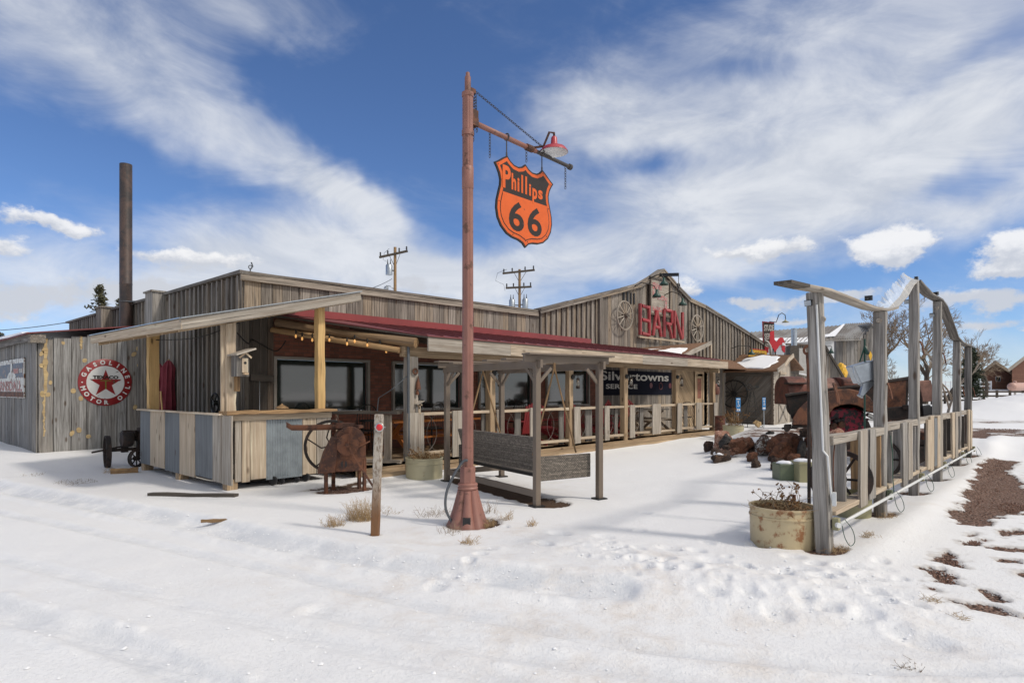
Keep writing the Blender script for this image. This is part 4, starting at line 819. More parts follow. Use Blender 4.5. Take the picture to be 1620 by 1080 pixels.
def ironchair(label, a, b, rz, h=.95, proto=[None]):
    if not proto[0]:
        t = thing('iron_chair', label, 'chair', (0, 0, 0), group='black iron chairs on the porch'); m = MB(); arc = [(.24*math.cos(th), .2, .72+.28*math.sin(th)) for th in np.linspace(0, math.pi, 14)]
        m.tube([(.24, .2, .45)]+arc+[(-.24, .2, .45)], .012, 6)
        for k in range(-3, 4): m.tube([(k*.06, .2, .47), (k*.06, .2, .72+.26*math.sqrt(1-(k*.06/.24)**2))], .006, 4)
        m.build('backrest', M['iron'], t); m = MB(); m.lathe([(.01, .44), (.24, .44), (.24, .46), (.01, .46)], (0, 0, 0), 18); m.build('seat', M['iron'], t)
        for sx in (-1, 1):
            for sy in (-1, 1): m = MB(); m.tube([(sx*.2, sy*.18, .44), (sx*.24, sy*.22, 0)], .012, 5); m.build('leg', M['iron'], t)
        proto[0] = t
    else: t = dup(proto[0], (0, 0, 0), label=label)
    t.location = (a, b, DZ+h-.95); t.rotation_euler = (0, 0, rz); t.scale = (1, 1, 1.)
ironchair('round backed black iron chair above the first railing bay', AB(683, 10.2), 10.2, 3.3, 1.1); ironchair('round backed black chair in shadow left of the first porch post', AB(575, 11.2), 11.2, 3.0, 1.05); ironchair('black iron chair below the third window by the wall', AB(815, 11.2), 11.2, 3.0, 1.05); ironchair('black iron chair half hidden near the entry door', AB(1084, 10.3), 10.3, 2.4)
for lb, a, b in (('tall black bar stool in the dark left of the bar counter', 6.9, 11.6), ('tall black bar stool nearer the first porch post', 7.6, 11.1)):
    t = thing('bar_stool', lb, 'stool', (a, b, DZ), group='bar stools in the porch shade'); m = MB(); m.lathe([(.01, .74), (.17, .74), (.17, .78), (.01, .78)], (a, b, DZ), 14); m.build('seat', M['iron'], t)
    for k in range(4): a_ = k*math.pi/2+.4; m = MB(); m.tube([(a+.12*math.cos(a_), b+.12*math.sin(a_), DZ+.74), (a+.22*math.cos(a_), b+.22*math.sin(a_), DZ)], .012, 5); m.build('leg', M['iron'], t)
# ================================================================ outdoor bar kiosk
kx, ky = 4.2, 10.0; KL = 13.96; KR = 6.05
kio = thing('bar_kiosk', 'outdoor bar with striped board counter and tilted lean-to roof', 'kiosk', (kx, ky, 0))
zc, zb_ = 1.23, .13
cuts = [(225, 241, 'blue'), (241, 264, 'pale'), (264, 287.5, 'blue'), (287.5, 312, 'pale'), (312, 340, 'blue'), (340, 354, 'palegrey'), (354, 369.5, 'palegrey')]
def BA(x, a): return PA(x, a, HOR).y
for i, (x0, x1, mt) in enumerate(cuts):
    b0, b1 = BA(x0, kx), BA(x1, kx); z0 = zb_+rg.uniform(-.02, .02)
    m = MB(); m.beam((kx-.02-.006*(i % 2), (b0+b1)/2, z0), (kx-.02-.006*(i % 2), (b0+b1)/2, zc-.03), abs(b0-b1)-.008, .03, up=(1, 0, 0), n=3, wob=.002); m.build('counter_board', M[mt], kio, bevel=.004)
cr = [(370, 381, 'palegrey'), (381, 394, 'pale'), (394.3, 420, 'pale'), (420, 477, 'corr'), (477, 499, 'pale'), (499, 522, 'palegrey')]
for i, (x0, x1, mt) in enumerate(cr):
    a0, a1 = AB(x0, ky), AB(x1, ky); m = MB()
    if mt == 'corr': m.corr((a0, ky-.02, zb_-.02), (1, 0, 0), UP, a1-a0, zc-zb_-.08, pitch=.045, amp=.006, nrm=(0, -1, 0)); m.build('corrugated_panel', M['galvblue'], kio, smooth=True)
    else: m.beam(((a0+a1)/2, ky-.02-.006*(i % 2), zb_+rg.uniform(-.02, .02)), ((a0+a1)/2, ky-.02-.006*(i % 2), zc-.12), a1-a0-.008, .03, up=(0, 1, 0), n=3, wob=.002); m.build('counter_board', M[mt], kio, bevel=.004)
m = MB(); m.beam((kx-.03, ky-.045, zc-.07), (KR, ky-.045, zc-.07), .03, .1, n=3, wob=.003); m.beam((kx-.05, KL, zc-.015), (kx-.05, ky, zc-.015), .12, .03, n=4, wob=.003); m.build('counter_trim', M['pale'], kio, bevel=.004)
m = MB(); m.beam((kx-.06, ky-.02, zc+.01), (KR+.05, ky-.02, zc+.01), .3, .05, n=14, wob=.012); m.build('ledge', M['log'], kio, bevel=.006)
m = MB(); m.bx(kx+.05, KR, ky+.05, ky+.35, .12, .2); m.bx(kx+.05, kx+.35, ky+.35, KL, .12, .2); m.bx(kx+.4, KR, ky+.4, KL-.2, .05, .12); m.build('floor_frame', M['greydark'], kio)
for (a, b) in ((kx+.1, ky+.08), (kx+.06, KL-.12), (kx+.06, 12.)): m = MB(); m.box((a, b, .07), (.17, .17, .2)); m.build('foot', M['tan'], kio)
for x in (427, 441, 465, 478):
    a = AB(x, ky+.12); m = MB(); r = .075 if x in (427, 478) else .045; m.lathe([(.02, -.02), (r*.5, -.022), (r, -.02), (r, .02), (r*.5, .022)], (a, ky+.0, r+.01), 16, (1, 0.4, 0)); o = m.build('caster', M['sheen'], kio, smooth=40); m = MB(); m.beam((a, ky+.03, r), (a, ky+.03, .17), .04, .03); m.build('fork', M['greypipe'], o)
def kr(a): return 2.515+(a-3.48)*.245
for (a, b, w, mt) in ((kx+.12, KL-.25, .19, 'yellow'), (kx+.14, ky+.2, .16, 'pale'), (KR-.12, ky+.14, .15, 'yellow')):
    m = MB(); m.beam((a, b, 1.0), (a, b, kr(a)+.02), w, w*.85, up=(0, 1, 0), n=9, wob=.009); m.build('post', M[mt], kio, bevel=.008)
m = MB(); m.beam((kx+.05, ky+.2, 1.2), (kx+.05, ky+.2, kr(kx)), .04, .1, up=(1, 0, 0)); m.build('post', M['pale'], kio, bevel=.004)
# roof
ra0, ra1, rb0, rb1 = 3.48, 6.56, 9.8, 14.58
m = MB(); m.prism([(ra0+.03, rb0+.04, kr(ra0)+.03), (ra1, rb0+.04, kr(ra1)+.03), (ra1, rb1, kr(ra1)+.03), (ra0+.03, rb1, kr(ra0)+.03)], (0, 0, .07))
for k in range(7): b = rb0+.3+k*.7; m.beam((ra0+.05, b, kr(ra0)), (ra1, b, kr(ra1)), .05, .07)
m.build('roof', M['tan'], kio)
m = MB(); m.beam((ra0-.02, rb0, kr(ra0)+.055), (ra1, rb0, kr(ra1)+.055), .045, .16, up=UP, n=9, wob=.006); m.build('fascia', M['palegrey'], kio, bevel=.006)
m = MB(); m.beam((ra0, rb0-.02, kr(ra0)+.06), (ra0, rb1, kr(ra0)+.09), .045, .15, n=7, wob=.006); m.build('fascia', M['pale'], kio, bevel=.006)
m = MB(); m.beam((ra0-.03, rb0-.01, kr(ra0)+.148), (ra1, rb0-.01, kr(ra1)+.148), .09, .015); m.beam((ra0-.01, rb0, kr(ra0)+.15), (ra0-.01, rb1, kr(ra0)+.178), .07, .014); m.build('drip_edge', M['galv'], kio)
birdhouse('grey birdhouse with little gabled front on the kiosk corner post', PB(380, 9.98, 578), 1.35)
m = MB(); t = thing('hanging_plaque', 'small narrow wooden plaque below the kiosk birdhouse', 'plaque', PB(375, 10.1, 607)); c = Vector(t.location); m.box(c, (.09, .02, .24)); m.build('board', M['log'], t)
m = MB(); pts = [Vector((kx+.2, ky+.2, 2.6)), Vector((kx+.9, ky+1.2, 2.45)), Vector((5.6, 12.1, 2.6)), Vector((6.1, 12.15, 2.4)), Vector((6.3, 12.1, 2.62))]; m.tube(smooth_pts(pts, 7), .012, 5); m.tube(smooth_pts([Vector((kx+.25, ky+.1, 2.7)), Vector((kx+.1, 11.4, 2.52)), Vector((kx+.15, KL-.3, 2.6))], 7), .01, 5); tag(m.build('power_cable', M['iron'], loc=(5, 11, 2.5)), 'black cable looping between the kiosk posts and the wall', 'cable')
# umbrellas
def umb(label, x, a, z1, lean, rz=0):
    c = PA(x, a, HOR); t = thing('folded_umbrella', label, 'umbrella', (c.x, c.y, 0), group='folded umbrellas by the side wall'); m = MB(); n = 18; prof = [(.004, z1+.04), (.05, z1), (.08, z1-.05), (.13, z1-.15), (.12, z1-.5), (.17, z1-1.0), (.17, z1-1.25), (.1, z1-1.3)]
    vs = []; fs = []
    for i, (r, z) in enumerate(prof):
        for k in range(n): a_ = 2*math.pi*k/n; rr_ = r*(1+.22*math.cos(k*math.pi+i*.2)); vs.append((c.x+rr_*math.cos(a_)+lean*(z-z1), c.y+rr_*math.sin(a_), z))
    for i in range(len(prof)-1):
        for k in range(n): a1 = i*n+k; b1 = i*n+(k+1) % n; fs.append((a1, b1, b1+n, a1+n))
    m.add(vs, fs); m.build('canopy', M['maroon'], t, smooth=60); m = MB(); m.tube([(c.x+lean*(-z1), c.y, 0), (c.x, c.y, z1+.06)], .02, 8); m.build('pole', M['log'], t)
umb('folded maroon umbrella nearer the left kiosk post', 250, 5.2, 2.22, -.05); umb('folded maroon umbrella on the right of the leaning pair', 267, 5.3, 2.27, .03)
c = PA(263, 5.0, 650); t = thing('broom', 'pale broom handle leaning in front of the folded umbrellas', 'broom', (c.x, c.y, 0)); m = MB(); m.tube([(c.x, c.y, .1), PA(254, 5.1, 619)], .018, 7); m.build('handle', M['yellow'], t); m = MB(); m.box((c.x, c.y, .08), (.3, .06, .15)); m.build('head', M['straw'], t)
c = PA(340, 5.2, 637); t = thing('hose_reel', 'black spoked handwheel on a wall hose reel behind the bar', 'hose reel', c); wv = (-1, 0, 0); m = MB(); m.ring(c, .19, .018, wv, 28, 6)
for k in range(4): a_ = k*math.pi/2+.5; m.tube([c, c+Vector((0, .19*math.cos(a_), .19*math.sin(a_)))], .012, 5)
m.lathe([(.05, -.04), (.05, .08)], c, 12, (1, 0, 0)); m.build('handwheel', M['iron'], t); m = MB(); c2 = c+Vector((.18, -.1, -.06)); m.blob(c2, .19, .2, 2, 4, (.5, .6, 1.1)); m.build('hose', M['green'], t, smooth=True)
m = MB(); t = thing('countertop_lid', 'small brown conical lid standing on the bar behind the ledge', 'lid', PB(448, 10.4, 645)); c = Vector(t.location)-Vector((0, 0, .02)); m.lathe([(.12, 0), (.11, .02), (.02, .07), (.015, .09)], PB(446, 10.6, 646), 16); m.build('cone', M['log'], t)
# ================================================================ plank shed at the left
sa, sb = 3.31, 18.5
shed = thing('plank_shed', 'low grey shed of wide upright planks beside the tall stovepipe', 'shed', (sa, sb, 0))
zt_ = lambda a: 2.86+(a-sa)*.16
m = MB(); m.bx(sa+.05, A0-.02, sb+.02, sb+.1, 0, 2.84); xs = [60, 84, 112, 137, 160, 184.5, 200, 222]; aa = [AB(x, sb) for x in xs]; aa[-1] = A0-.02
for i, (a0, a1) in enumerate(zip(aa[:-1], aa[1:])):
    if a1 <= a0: continue
    m.beam(((a0+a1)/2, sb-.01-rg.uniform(0, .02), gz(a0, sb-.2)-.03), ((a0+a1)/2, sb-.012-rg.uniform(0, .02), zt_(a0)-.03), a1-a0-.015, .03, up=(0, 1, 0), n=5, wob=.006)
m.build('front_wall', M['shed'], shed)
m = MB(); m.bx(sa+.02, sa+.08, sb+.03, 30, 0, 2.84); boards_a(m, sb, 30, sa, -.02, 2.84, .2); m.build('side_wall', M['shed'], shed)
m = MB(); x = sb-.12; 
m.beam((sa-.13, sb-.12, 2.88), (sa-.13, 30, 2.92), .06, .2, n=14, wob=.012); m.beam((sa-.02, sb-.16, 2.83), (sa-.02, sb+.1, 2.83), .3, .2); m.build('eave_timber', M['grey'], shed)
m = MB(); m.prism([(sa-.25, sb-.2, 2.93), (A0, sb-.2, 3.29), (A0, 30, 3.29), (sa-.25, 30, 2.97)], (0, 0, .03)); m.build('roof', M['redroof'], shed)
snow_patch('roof_snow', [(sa-.25, sb+.2, 2.965), (sa-.25, 30, 3.0), (sa+1.6, 30, 3.21), (sa+1.6, sb+.2, 3.18)], [(.05, .0), (.5, .0), (1, 0), (1, .8), (.4, .7), (.08, .4)], shed, t=.07, seed=8)
# bark-edged scars on the planks
m = MB(); sr = random.Random(9)
def scar(x, y0, y1, w):
    n = 14; vs = []; 
    pts = []
    for i in range(n+1): y = y0+(y1-y0)*i/n; k = w*(.6+.5*sr.random())*(1 if i % 3 else 1.4)*(1-.35*abs(i/n-.3)); pts.append((x+sr.uniform(-1, 1), y, k))
    L = [PB(px-k, sb-.045, py) for px, py, k in pts]; Rr = [PB(px+k, sb-.045, py) for px, py, k in pts]
    for i in range(n): m.add([L[i], Rr[i], Rr[i+1], L[i+1], L[i]+Vector((0, .03, 0)), Rr[i]+Vector((0, .03, 0)), Rr[i+1]+Vector((0, .03, 0)), L[i+1]+Vector((0, .03, 0))], [(0, 3, 2, 1), (0, 1, 5, 4), (1, 2, 6, 5), (2, 3, 7, 6), (3, 0, 4, 7)])
scar(72, 535, 622, 3.6); scar(70, 622, 690, 1.7); scar(128.5, 532, 552, 2.); scar(169.5, 541, 568, 3.2); scar(191.5, 537, 556, 1.3)
for (x, y) in ((66, 578), (66, 559), (80, 605), (76, 624), (67, 623), (134, 570), (116, 618), (212, 560), (219, 551), (221, 577), (128, 630), (138, 620), (114, 685), (125, 680), (140, 690), (214, 644), (100, 542), (173, 658)):
    c = PB(x, sb-.045, y); rx, rz2 = sr.uniform(.035, .06), sr.uniform(.05, .08); th = sr.uniform(-.8, .8)
    m.prism([c+Vector((rx*math.cos(k)*math.cos(th)-rz2*math.sin(k)*math.sin(th), 0, rx*math.cos(k)*math.sin(th)+rz2*math.sin(k)*math.cos(th))) for k in np.linspace(0, 2*math.pi, 10)[:-1]], (0, .03, 0))
m.build('peeled_bark', M['peel'], shed)['kind'] = 'stuff'
# stovepipe
c = Vector((5.25, 18.75, 0)); t = thing('stovepipe', 'tall rusty black stovepipe rising behind the plank shed', 'chimney pipe', c); m = MB(); m.lathe([(.152, 2.9), (.152, 4.4), (.156, 4.41), (.156, 4.43), (.152, 4.44), (.15, 7.6), (.14, 7.6), (.14, 7.3)], c, 24, caps=False); m.build('pipe', rust('smoked_pipe_steel', (.085, .055, .045), (.035, .03, .03), (.15, .08, .05), .5, 2.), t, smooth=40)
m = MB(); m.ring(c+Vector((0, 0, 3.95)), .16, .012, UP, 24, 5); m.beam((c.x, c.y+.15, 3.95), (A0, c.y+.4, 3.95), .05, .03); m.beam((c.x, c.y-.1, 3.95), (A0, c.y-.4, 3.95), .05, .03); m.build('bracket', M['greypipe'], t)
# ---------------- round sign
cs = PB(167, sb-.05, 605.5); cs.z = 1.80; Rn = .6; t = thing('round_motor_oil_sign', 'round red and white motor oil sign with red star on the plank shed', 'sign', cs); nrm = Vector((0, -1, 0)); ux = Vector((1, 0, 0))
m = MB(); m.lathe([(Rn-.01, -.015), (Rn, -.008), (Rn, .004), (Rn-.012, .012)], cs, 64, nrm); m.build('disc', M['red_enamel'], t, smooth=40)
m = MB(); m.lathe([(Rn*.70, .012), (Rn*.70, .016)], cs, 64, nrm); m.build('centre_disc', M['white_enamel'], t)
def ringtext(s, r, a0, a1, h, inward):
    m = MB()
    for i, ch in enumerate(s):
        if ch == ' ': continue
        a_ = math.radians(a0+(a1-a0)*i/(len(s)-1)); o = cs+ux*(r*math.cos(a_))+UP*(r*math.sin(a_)); rot = a_-math.pi/2 if not inward else a_+math.pi/2
        put_text(m, ch, o, ux, UP, None, h, nrm, bold=.05, t=.0165, rot=rot)
    return m
ringtext('GASOLINE', Rn*.85, 158, 17, Rn*.185, False).build('upper_lettering', M['white_enamel'], t); ringtext('MOTOR OIL', Rn*.85, 197, 346, Rn*.185, True).build('lower_lettering', M['white_enamel'], t)
m = MB()
for s_ in (-1, 1): m.lathe([(.018, .013), (.018, .017)], cs+ux*(s_*Rn*.85)+UP*.0, 12, nrm)
m.build('dot', M['white_enamel'], t)
m = MB(); pts = []
for k in range(10): a_ = math.pi/2+k*math.pi/5; r = Rn*(.60 if k % 2 == 0 else .23); pts.append(cs+UP*(-.03)+ux*(r*math.cos(a_)*1.04)+UP*(r*math.sin(a_))+nrm*.017)
cc = cs+UP*(-.03)+nrm*.017; 
m.add(pts+[cc], [(i, (i+1) % 10, 10) for i in range(10)]); m.build('star', M['red_enamel'], t)
m = MB(); put_text(m, 'TEXACO', cs+UP*(Rn*.22), ux, UP, Rn*.95, Rn*.145, nrm, bold=.055, t=.0205); m.build('name_lettering', M['black_enamel'], t)
M['moss'] = plain('olive_green_enamel', (.16, .2, .03), .4); m = MB(); put_text(m, 'T', cs+UP*(-Rn*.10), ux, UP, Rn*.4, Rn*.38, nrm, bold=-.02, t=.0205); m.build('letter', M['moss'], t)
# ---------------- rectangular oil sign
b0, b1 = BA(43, sa), 24.2; z1_, z0_ = 2.42, 1.4; fa = sa-.06; t = thing('rusty_rectangular_sign', 'rusted blue and white sign with red lettering on shed side', 'sign', (fa, (b0+b1)/2, 1.9)); n_ = Vector((-1, 0, 0)); u_ = Vector((0, -1, 0)); M['rustwhite'] = plain('rusty_white_enamel', (.55, .54, .5), .45, var=.2, sc=5, worn=(.16, .065, .03), wornk=(.53, .57)); M['rustnavy'] = plain('rusty_navy_enamel', (.02, .022, .055), .45, var=.2, sc=4, worn=(.22, .1, .05), wornk=(.56, .62))
m = MB(); m.bx(fa-.012, fa+.02, b0, b1, z0_, z1_); m.build('panel', M['rustwhite'], t); m = MB(); m.bx(fa-.016, fa-.0125, b0+.09, b1-.05, 1.93, 2.3); m.build('upper_band', M['rustnavy'], t)
m = MB(); m.bx(fa-.016, fa-.0125, b0+.05, b1-.05, 1.42, 1.56); m.build('lower_band', M['rust'], t)
m = MB(); put_text(m, 'BARNSDALL', (fa-.013, b0+.25+1.9, 1.71), u_, UP, 3.9, .28, n_, bold=.03, t=.004); m.build('name_lettering', M['fadedred'], t)
m = MB(); cw = b0+1.55; m.prism([(fa-.0165, cw+.65*math.cos(k), 1.86+.24*math.sin(k)) for k in np.linspace(0, math.pi, 18)], (-.003, 0, 0)); m.build('emblem_arch', M['rustwhite'], t); m = MB(); m.prism([(fa-.02, cw-.16, 1.95), (fa-.02, cw+.16, 1.95), (fa-.02, cw+.11, 2.38), (fa-.02, cw-.11, 2.38)], (-.003, 0, 0)); m.build('emblem_tower', M['rustwhite'], t)
m = MB()
for k in range(5): m.bx(fa-.021, fa-.017, b0+.14+k*.085, b0+.19+k*.085, 2.05, 2.15)
m.build('flaked_lettering', M['rustwhite'], t); m = MB(); m.bx(fa-.022, fa-.017, b0+.62, b0+1.25, 2.04, 2.17); m.build('red_block', M['fadedred'], t)
# ---------------- cart
c = Vector((4.02, 14.75, gz(3.9, 14.6))); t = thing('farm_implement', 'black rusty farm implement with iron wheels behind the kiosk', 'farm implement', c)
def iwheel(cen, r, nv, par, w=.05, sp=8):
    m = MB(); cen = Vector(cen); nv = Vector(nv).normalized(); e1 = Vector((-nv.y, nv.x, 0)); 
    m.lathe([(r-.02, -w/2), (r, -w/2), (r, w/2), (r-.02, w/2), (r-.02, -w/2)], cen, 28, nv, caps=False)
    for k in range(sp): a_ = 2*math.pi*k/sp; m.tube([cen, cen+(e1*math.cos(a_)+UP*math.sin(a_))*(r-.01)], .014, 5)
    m.lathe([(.045, -.06), (.045, .06)], cen, 10, nv); return m.build('wheel', M['rustdark'], par)
iwheel(c+Vector((-.2, .1, .33)), .33, (1, -.15, 0), t, .09); iwheel(c+Vector((.25, -.2, .18)), .18, (.5, -1, 0), t, .09)
m = MB(); m.box(c+Vector((.28, .1, .62)), (.45, .25, .18)); m.beam(c+Vector((-.3, 0, .36)), c+Vector((.5, .05, .36)), .06, .06); m.beam(c+Vector((.1, .05, .3)), c+Vector((.1, .05, .74)), .12, .1); m.beam(c+Vector((.36, .0, .2)), c+Vector((.36, 0, .74)), .1, .1); m.tube([c+Vector((-.5, 0, .34)), c+Vector((.1, 0, .44))], .02, 6)
for k in range(7): m.box(c+Vector((.06+.06*k, rg.uniform(-.1, .1), .70+rg.uniform(-.05, .06))), (.07, .1, .12), rg.uniform(0, 1))
m.build('frame', M['rustdark'], t); m = MB(); m.lathe([(.14, -.1), (.16, -.06), (.16, .06), (.14, .1)], c+Vector((.1, -.1, .58)), 16, (1, 0, 0)); m.lathe([(.1, -.08), (.1, .08)], c+Vector((.42, -.1, .6)), 14, (1, -.5, 0)); m.build('drum', M['rustdark'], t, smooth=40)
# scraps on the snow
def scrap(name, label, cat, px, L, w, ang_, mt, h=.05, dz=.0):
    p = on(G(*px)); d = Vector((math.cos(ang_), math.sin(ang_), 0)); m = MB(); m.beam(p-d*L/2+UP*(h*.25+dz), p+d*L/2+UP*(h*.25+dz), w, h, n=6, wob=h*.15); return tag(m.build(name, M[mt], loc=p), label, cat)
scrap('split_log', 'short reddish split log lying on snow left of the kiosk', 'log', (197, 748), .45, .13, -.35, 'log', .10, .02); scrap('half_buried_plank', 'long dark plank half buried in snow before the kiosk', 'plank', (305, 784), 1.4, .13, -.95, 'greydark', .06); scrap('fallen_stick', 'short dark stick lying on the snow below the kiosk corner', 'stick', (346, 825), .4, .045, -.7, 'log', .035, .01)
# ================================================================ lamp pole and hanging sign
c = on(G(740, 829)); c.z -= .03; PBb = c.y; t = thing('lamp_pole', 'tall salmon fluted steel pole with flared base and sign boom', 'lamp pole', c); bare_at((c.x+.08, c.y-.02), .36, .3, .8, 1)
H = 5.40
def flut(prof, n=24, f=.06, p=8):
    m = MB(); vs = []; fs = []
    for (r, z, k) in prof:
        for i in range(n*2): a_ = math.pi*i/n; q = r*(1+f*k*abs(math.cos(a_*p/2))**.6); vs.append(c+Vector((q*math.cos(a_), q*math.sin(a_), z)))
    N = n*2
    for i in range(len(prof)-1):
        for j in range(N): fs.append((i*N+j, i*N+(j+1) % N, (i+1)*N+(j+1) % N, (i+1)*N+j))
    fs.append(tuple((len(prof)-1)*N+k for k in range(N))); m.add(vs, fs); return m
flut([(.060, .62, 1), (.059, 2.5, 1), (.057, 5.14, 1)], f=.12).build('shaft', M['polepaint'], t, smooth=25)
flut([(.235, .0, 1), (.225, .03, 1), (.19, .09, 1.4), (.15, .2, 2), (.118, .33, 2.2), (.103, .44, 1.5)], f=.12).build('flared_base', M['polepaint'], t, smooth=35)
m = MB(); m.lathe([(.104, .44), (.118, .45), (.122, .465), (.112, .48), (.118, .495), (.12, .51), (.104, .525)], c, 32); m.build('collar', M['polepaint'], t, smooth=30)
m = MB(); m.lathe([(.098, .5), (.098, .70), (.09, .715), (.06, .72)], c, 8); m.build('collar', M['polepaint'], t, smooth=30)
m = MB(); m.lathe([(.065, 4.02), (.07, 4.03), (.07, 4.28), (.065, 4.29)], c, 24); m.build('collar', M['polepaint'], t, smooth=30)
m = MB(); m.lathe([(.068, 5.12), (.072, 5.13), (.072, 5.17), (.055, 5.18)], c, 24); m.build('collar', M['polepaint'], t, smooth=30)
m = MB(); m.lathe([(.038, 5.16), (.036, 5.36), (.026, 5.37), (.024, 5.41), (.01, 5.42)], c, 20); m.build('collar', M['polepaint'], t, smooth=30)
m = MB(); m.lathe([(.07, 4.66), (.072, 4.66), (.072, 4.72), (.07, 4.72)], c, 24); m.build('collar', M['polepaint'], t, smooth=30)
m = MB(); f = c+Vector((-.06, -.13, .09)); m.box(c+Vector((-.145, -.135, .1)), (.06, .09, .09), .8); m.build('access_opening', M['sheen'], t); 
bz = 4.85; b0 = c+Vector((.07, 0, bz)); b1 = c+Vector((1.98, .0, bz-.03)); m = MB(); m.tube([b0, b0.lerp(b1, .62)], .032, 12); m.build('boom', M['polepaint'], t, smooth=True); m = MB(); m.tube([b0.lerp(b1, .6), b1], .026, 12); m.lathe([(.03, 0), (.042, .01), (.042, .05), (.03, .06)], b1, 14, (1, 0, 0)); m.build('boom_end', M['chain'], t, smooth=30)
m = MB(); m.box(b0+Vector((.04, 0, .09)), (.09, .05, .12)); m.box(b0+Vector((.02, 0, 0)), (.1, .09, .1)); m.lathe([(.045, 0), (.045, .12)], b0.lerp(b1, .52), 12, (1, 0, 0)); m.box(c+Vector((.05, 0, 5.22)), (.12, .05, .05)); m.build('bracket', M['rust'], t)
def chain(p0, p1, sag=0., r=.014, name='chain'):
    p0 = Vector(p0); p1 = Vector(p1); L = (p1-p0).length; n = max(3, int(L/.034)); m = MB()
    for i in range(n):
        a_ = p0.lerp(p1, i/n); b_ = p0.lerp(p1, (i+1)/n); a_.z -= sag*4*(i/n)*(1-i/n); b_.z -= sag*4*((i+1)/n)*(1-(i+1)/n); d = (b_-a_); dn = d.normalized(); s1 = dn.cross(UP); s1 = s1.normalized() if s1.length > .1 else Vector((1, 0, 0)); s2 = s1.cross(dn); sv_ = s1 if i % 2 else s2; cc_ = (a_+b_)/2; l2 = d.length*.68
        m.tube([cc_+dn*(l2*math.cos(k))+sv_*(r*math.sin(k)) for k in np.linspace(0, 2*math.pi, 8)[:-1]], r*.30, 4, closed=True)
    return m.build(name, M['chain'], t)
chain(c+Vector((.1, 0, 5.24)), b0.lerp(b1, .79)+UP*.06); chain(c+Vector((.11, 0, 5.22)), c+Vector((.09, 0, 4.62))); chain(c+Vector((.13, .0, 5.2)), c+Vector((.15, 0, 4.75)), 0); chain(b0.lerp(b1, .16)+UP*(-.02), b0.lerp(b1, .16)-UP*.34); chain(b0.lerp(b1, .96)-UP*.02, b0.lerp(b1, .96)-UP*.34); chain(b0.lerp(b1, .52), b0.lerp(b1, .52)-UP*.2)
lc_ = b0.lerp(b1, .86); ls = Vector((6.56, c.y-.16, c.z+4.90)); m = MB(); m.tube([b0.lerp(b1, .55), b0.lerp(b1, .68)+Vector((0, -.04, .09)), ls+Vector((-.1, 0, .17)), ls+Vector((0, 0, .19)), ls+Vector((0, 0, .14))], .016, 8); m.build('lamp_arm', M['rust'], t, smooth=True)
m = MB(); m.lathe([(.19, -.07), (.185, -.055), (.15, -.01), (.055, .015), (.045, .05), (.04, .12), (.03, .14)], ls, 32, caps=False); so_ = m.build('lamp_shade', M['lampred'], t, smooth=True); m = MB(); m.lathe([(.187, -.073), (.15, -.022), (.05, -.003), (.01, 0)], ls, 32, caps=False); m.build('shade_lining', M['white'], so_, smooth=True)
m = MB(); p = c+Vector((-.15, -.08, .0)); m.tube(smooth_pts([c+Vector((-.07, -.07, .80)), c+Vector((-.10, -.02, .78)), c+Vector((-.17, .06, .62)), c+Vector((-.23, .12, .42)), c+Vector((-.24, .12, .22)), c+Vector((-.18, .06, .05))]), .016, 8); m.build('conduit', M['greypipe'], t, smooth=True)
# shield
sA0, sA1 = 5.56, 6.73; cx = (sA0+sA1)/2; sh_z0, sh_z1 = 3.47, 4.585; W2 = sA1-sA0; Hh = sh_z1-sh_z0; sb_ = PBb
half = [(0, 0), (.05, .045), (.12, .068), (.22, .08), (.31, .11), (.40, .18), (.455, .27), (.475, .37), (.468, .46), (.44, .56), (.415, .64), (.41, .70), (.43, .77), (.465, .83), (.50, .875), (.43, .915), (.36, .965), (.30, 1.0), (.25, .955), (.19, .925), (.12, .92), (.06, .94), (0, .985)]
def resample(h):
    out = []
    for p, q in zip(h[:-1], h[1:]):
        for k in range(3): out.append((p[0]+(q[0]-p[0])*k/3, p[1]+(q[1]-p[1])*k/3))
    out.append(h[-1]); return out
full = [(x, y) for x, y in half]+[(-x, y) for x, y in half[::-1][1:-1]]
def inset(poly, d):
    n = len(poly); o = []
    for i in range(n):
        x0, y0 = poly[i-1]; x1, y1 = poly[i]; x2, y2 = poly[(i+1) % n]
        def nr(ax, ay, bx, by): L = math.hypot(bx-ax, by-ay) or 1; return (-(by-ay)/L, (bx-ax)/L)
        n1 = nr(x0, y0, x1, y1); n2 = nr(x1, y1, x2, y2); nx, ny = n1[0]+n2[0], n1[1]+n2[1]; L = nx*nx+ny*ny; k = 2*d/max(L, 1.0); o.append((x1+nx*k, y1+ny*k))
    return o
def shp(poly, off): return [Vector((cx+x*W2, sb_-off, sh_z0+y*Hh)) for x, y in poly]
from mathutils.geometry import tessellate_polygon
def face_poly(m, poly, off):
    P = shp(poly, off); tr = tessellate_polygon([P]); m.add(P, [tuple(x) if (P[x[1]]-P[x[0]]).cross(P[x[2]]-P[x[0]]).y < 0 else tuple(x)[::-1] for x in tr])
sg = thing('hanging_shield_sign', 'orange and black shield shaped fuel sign reading Phillips 66 hanging from the pole boom', 'sign', (cx, sb_, sh_z1)); sg['label'] = 'orange and black shield shaped sign numbered 66 hanging from the pole boom'
m = MB(); P = shp(full, .012); n = len(P); V = P+[p+Vector((0, .024, 0)) for p in P]; m.add(V, [(i, i+n, (i+1) % n+n, (i+1) % n) for i in range(n)]); face_poly(m, full, .012); Pb = shp(full, -.012); tr = tessellate_polygon([Pb]); m.add(Pb, [tuple(x) for x in tr]); m.build('shield', M['black_enamel'], sg)
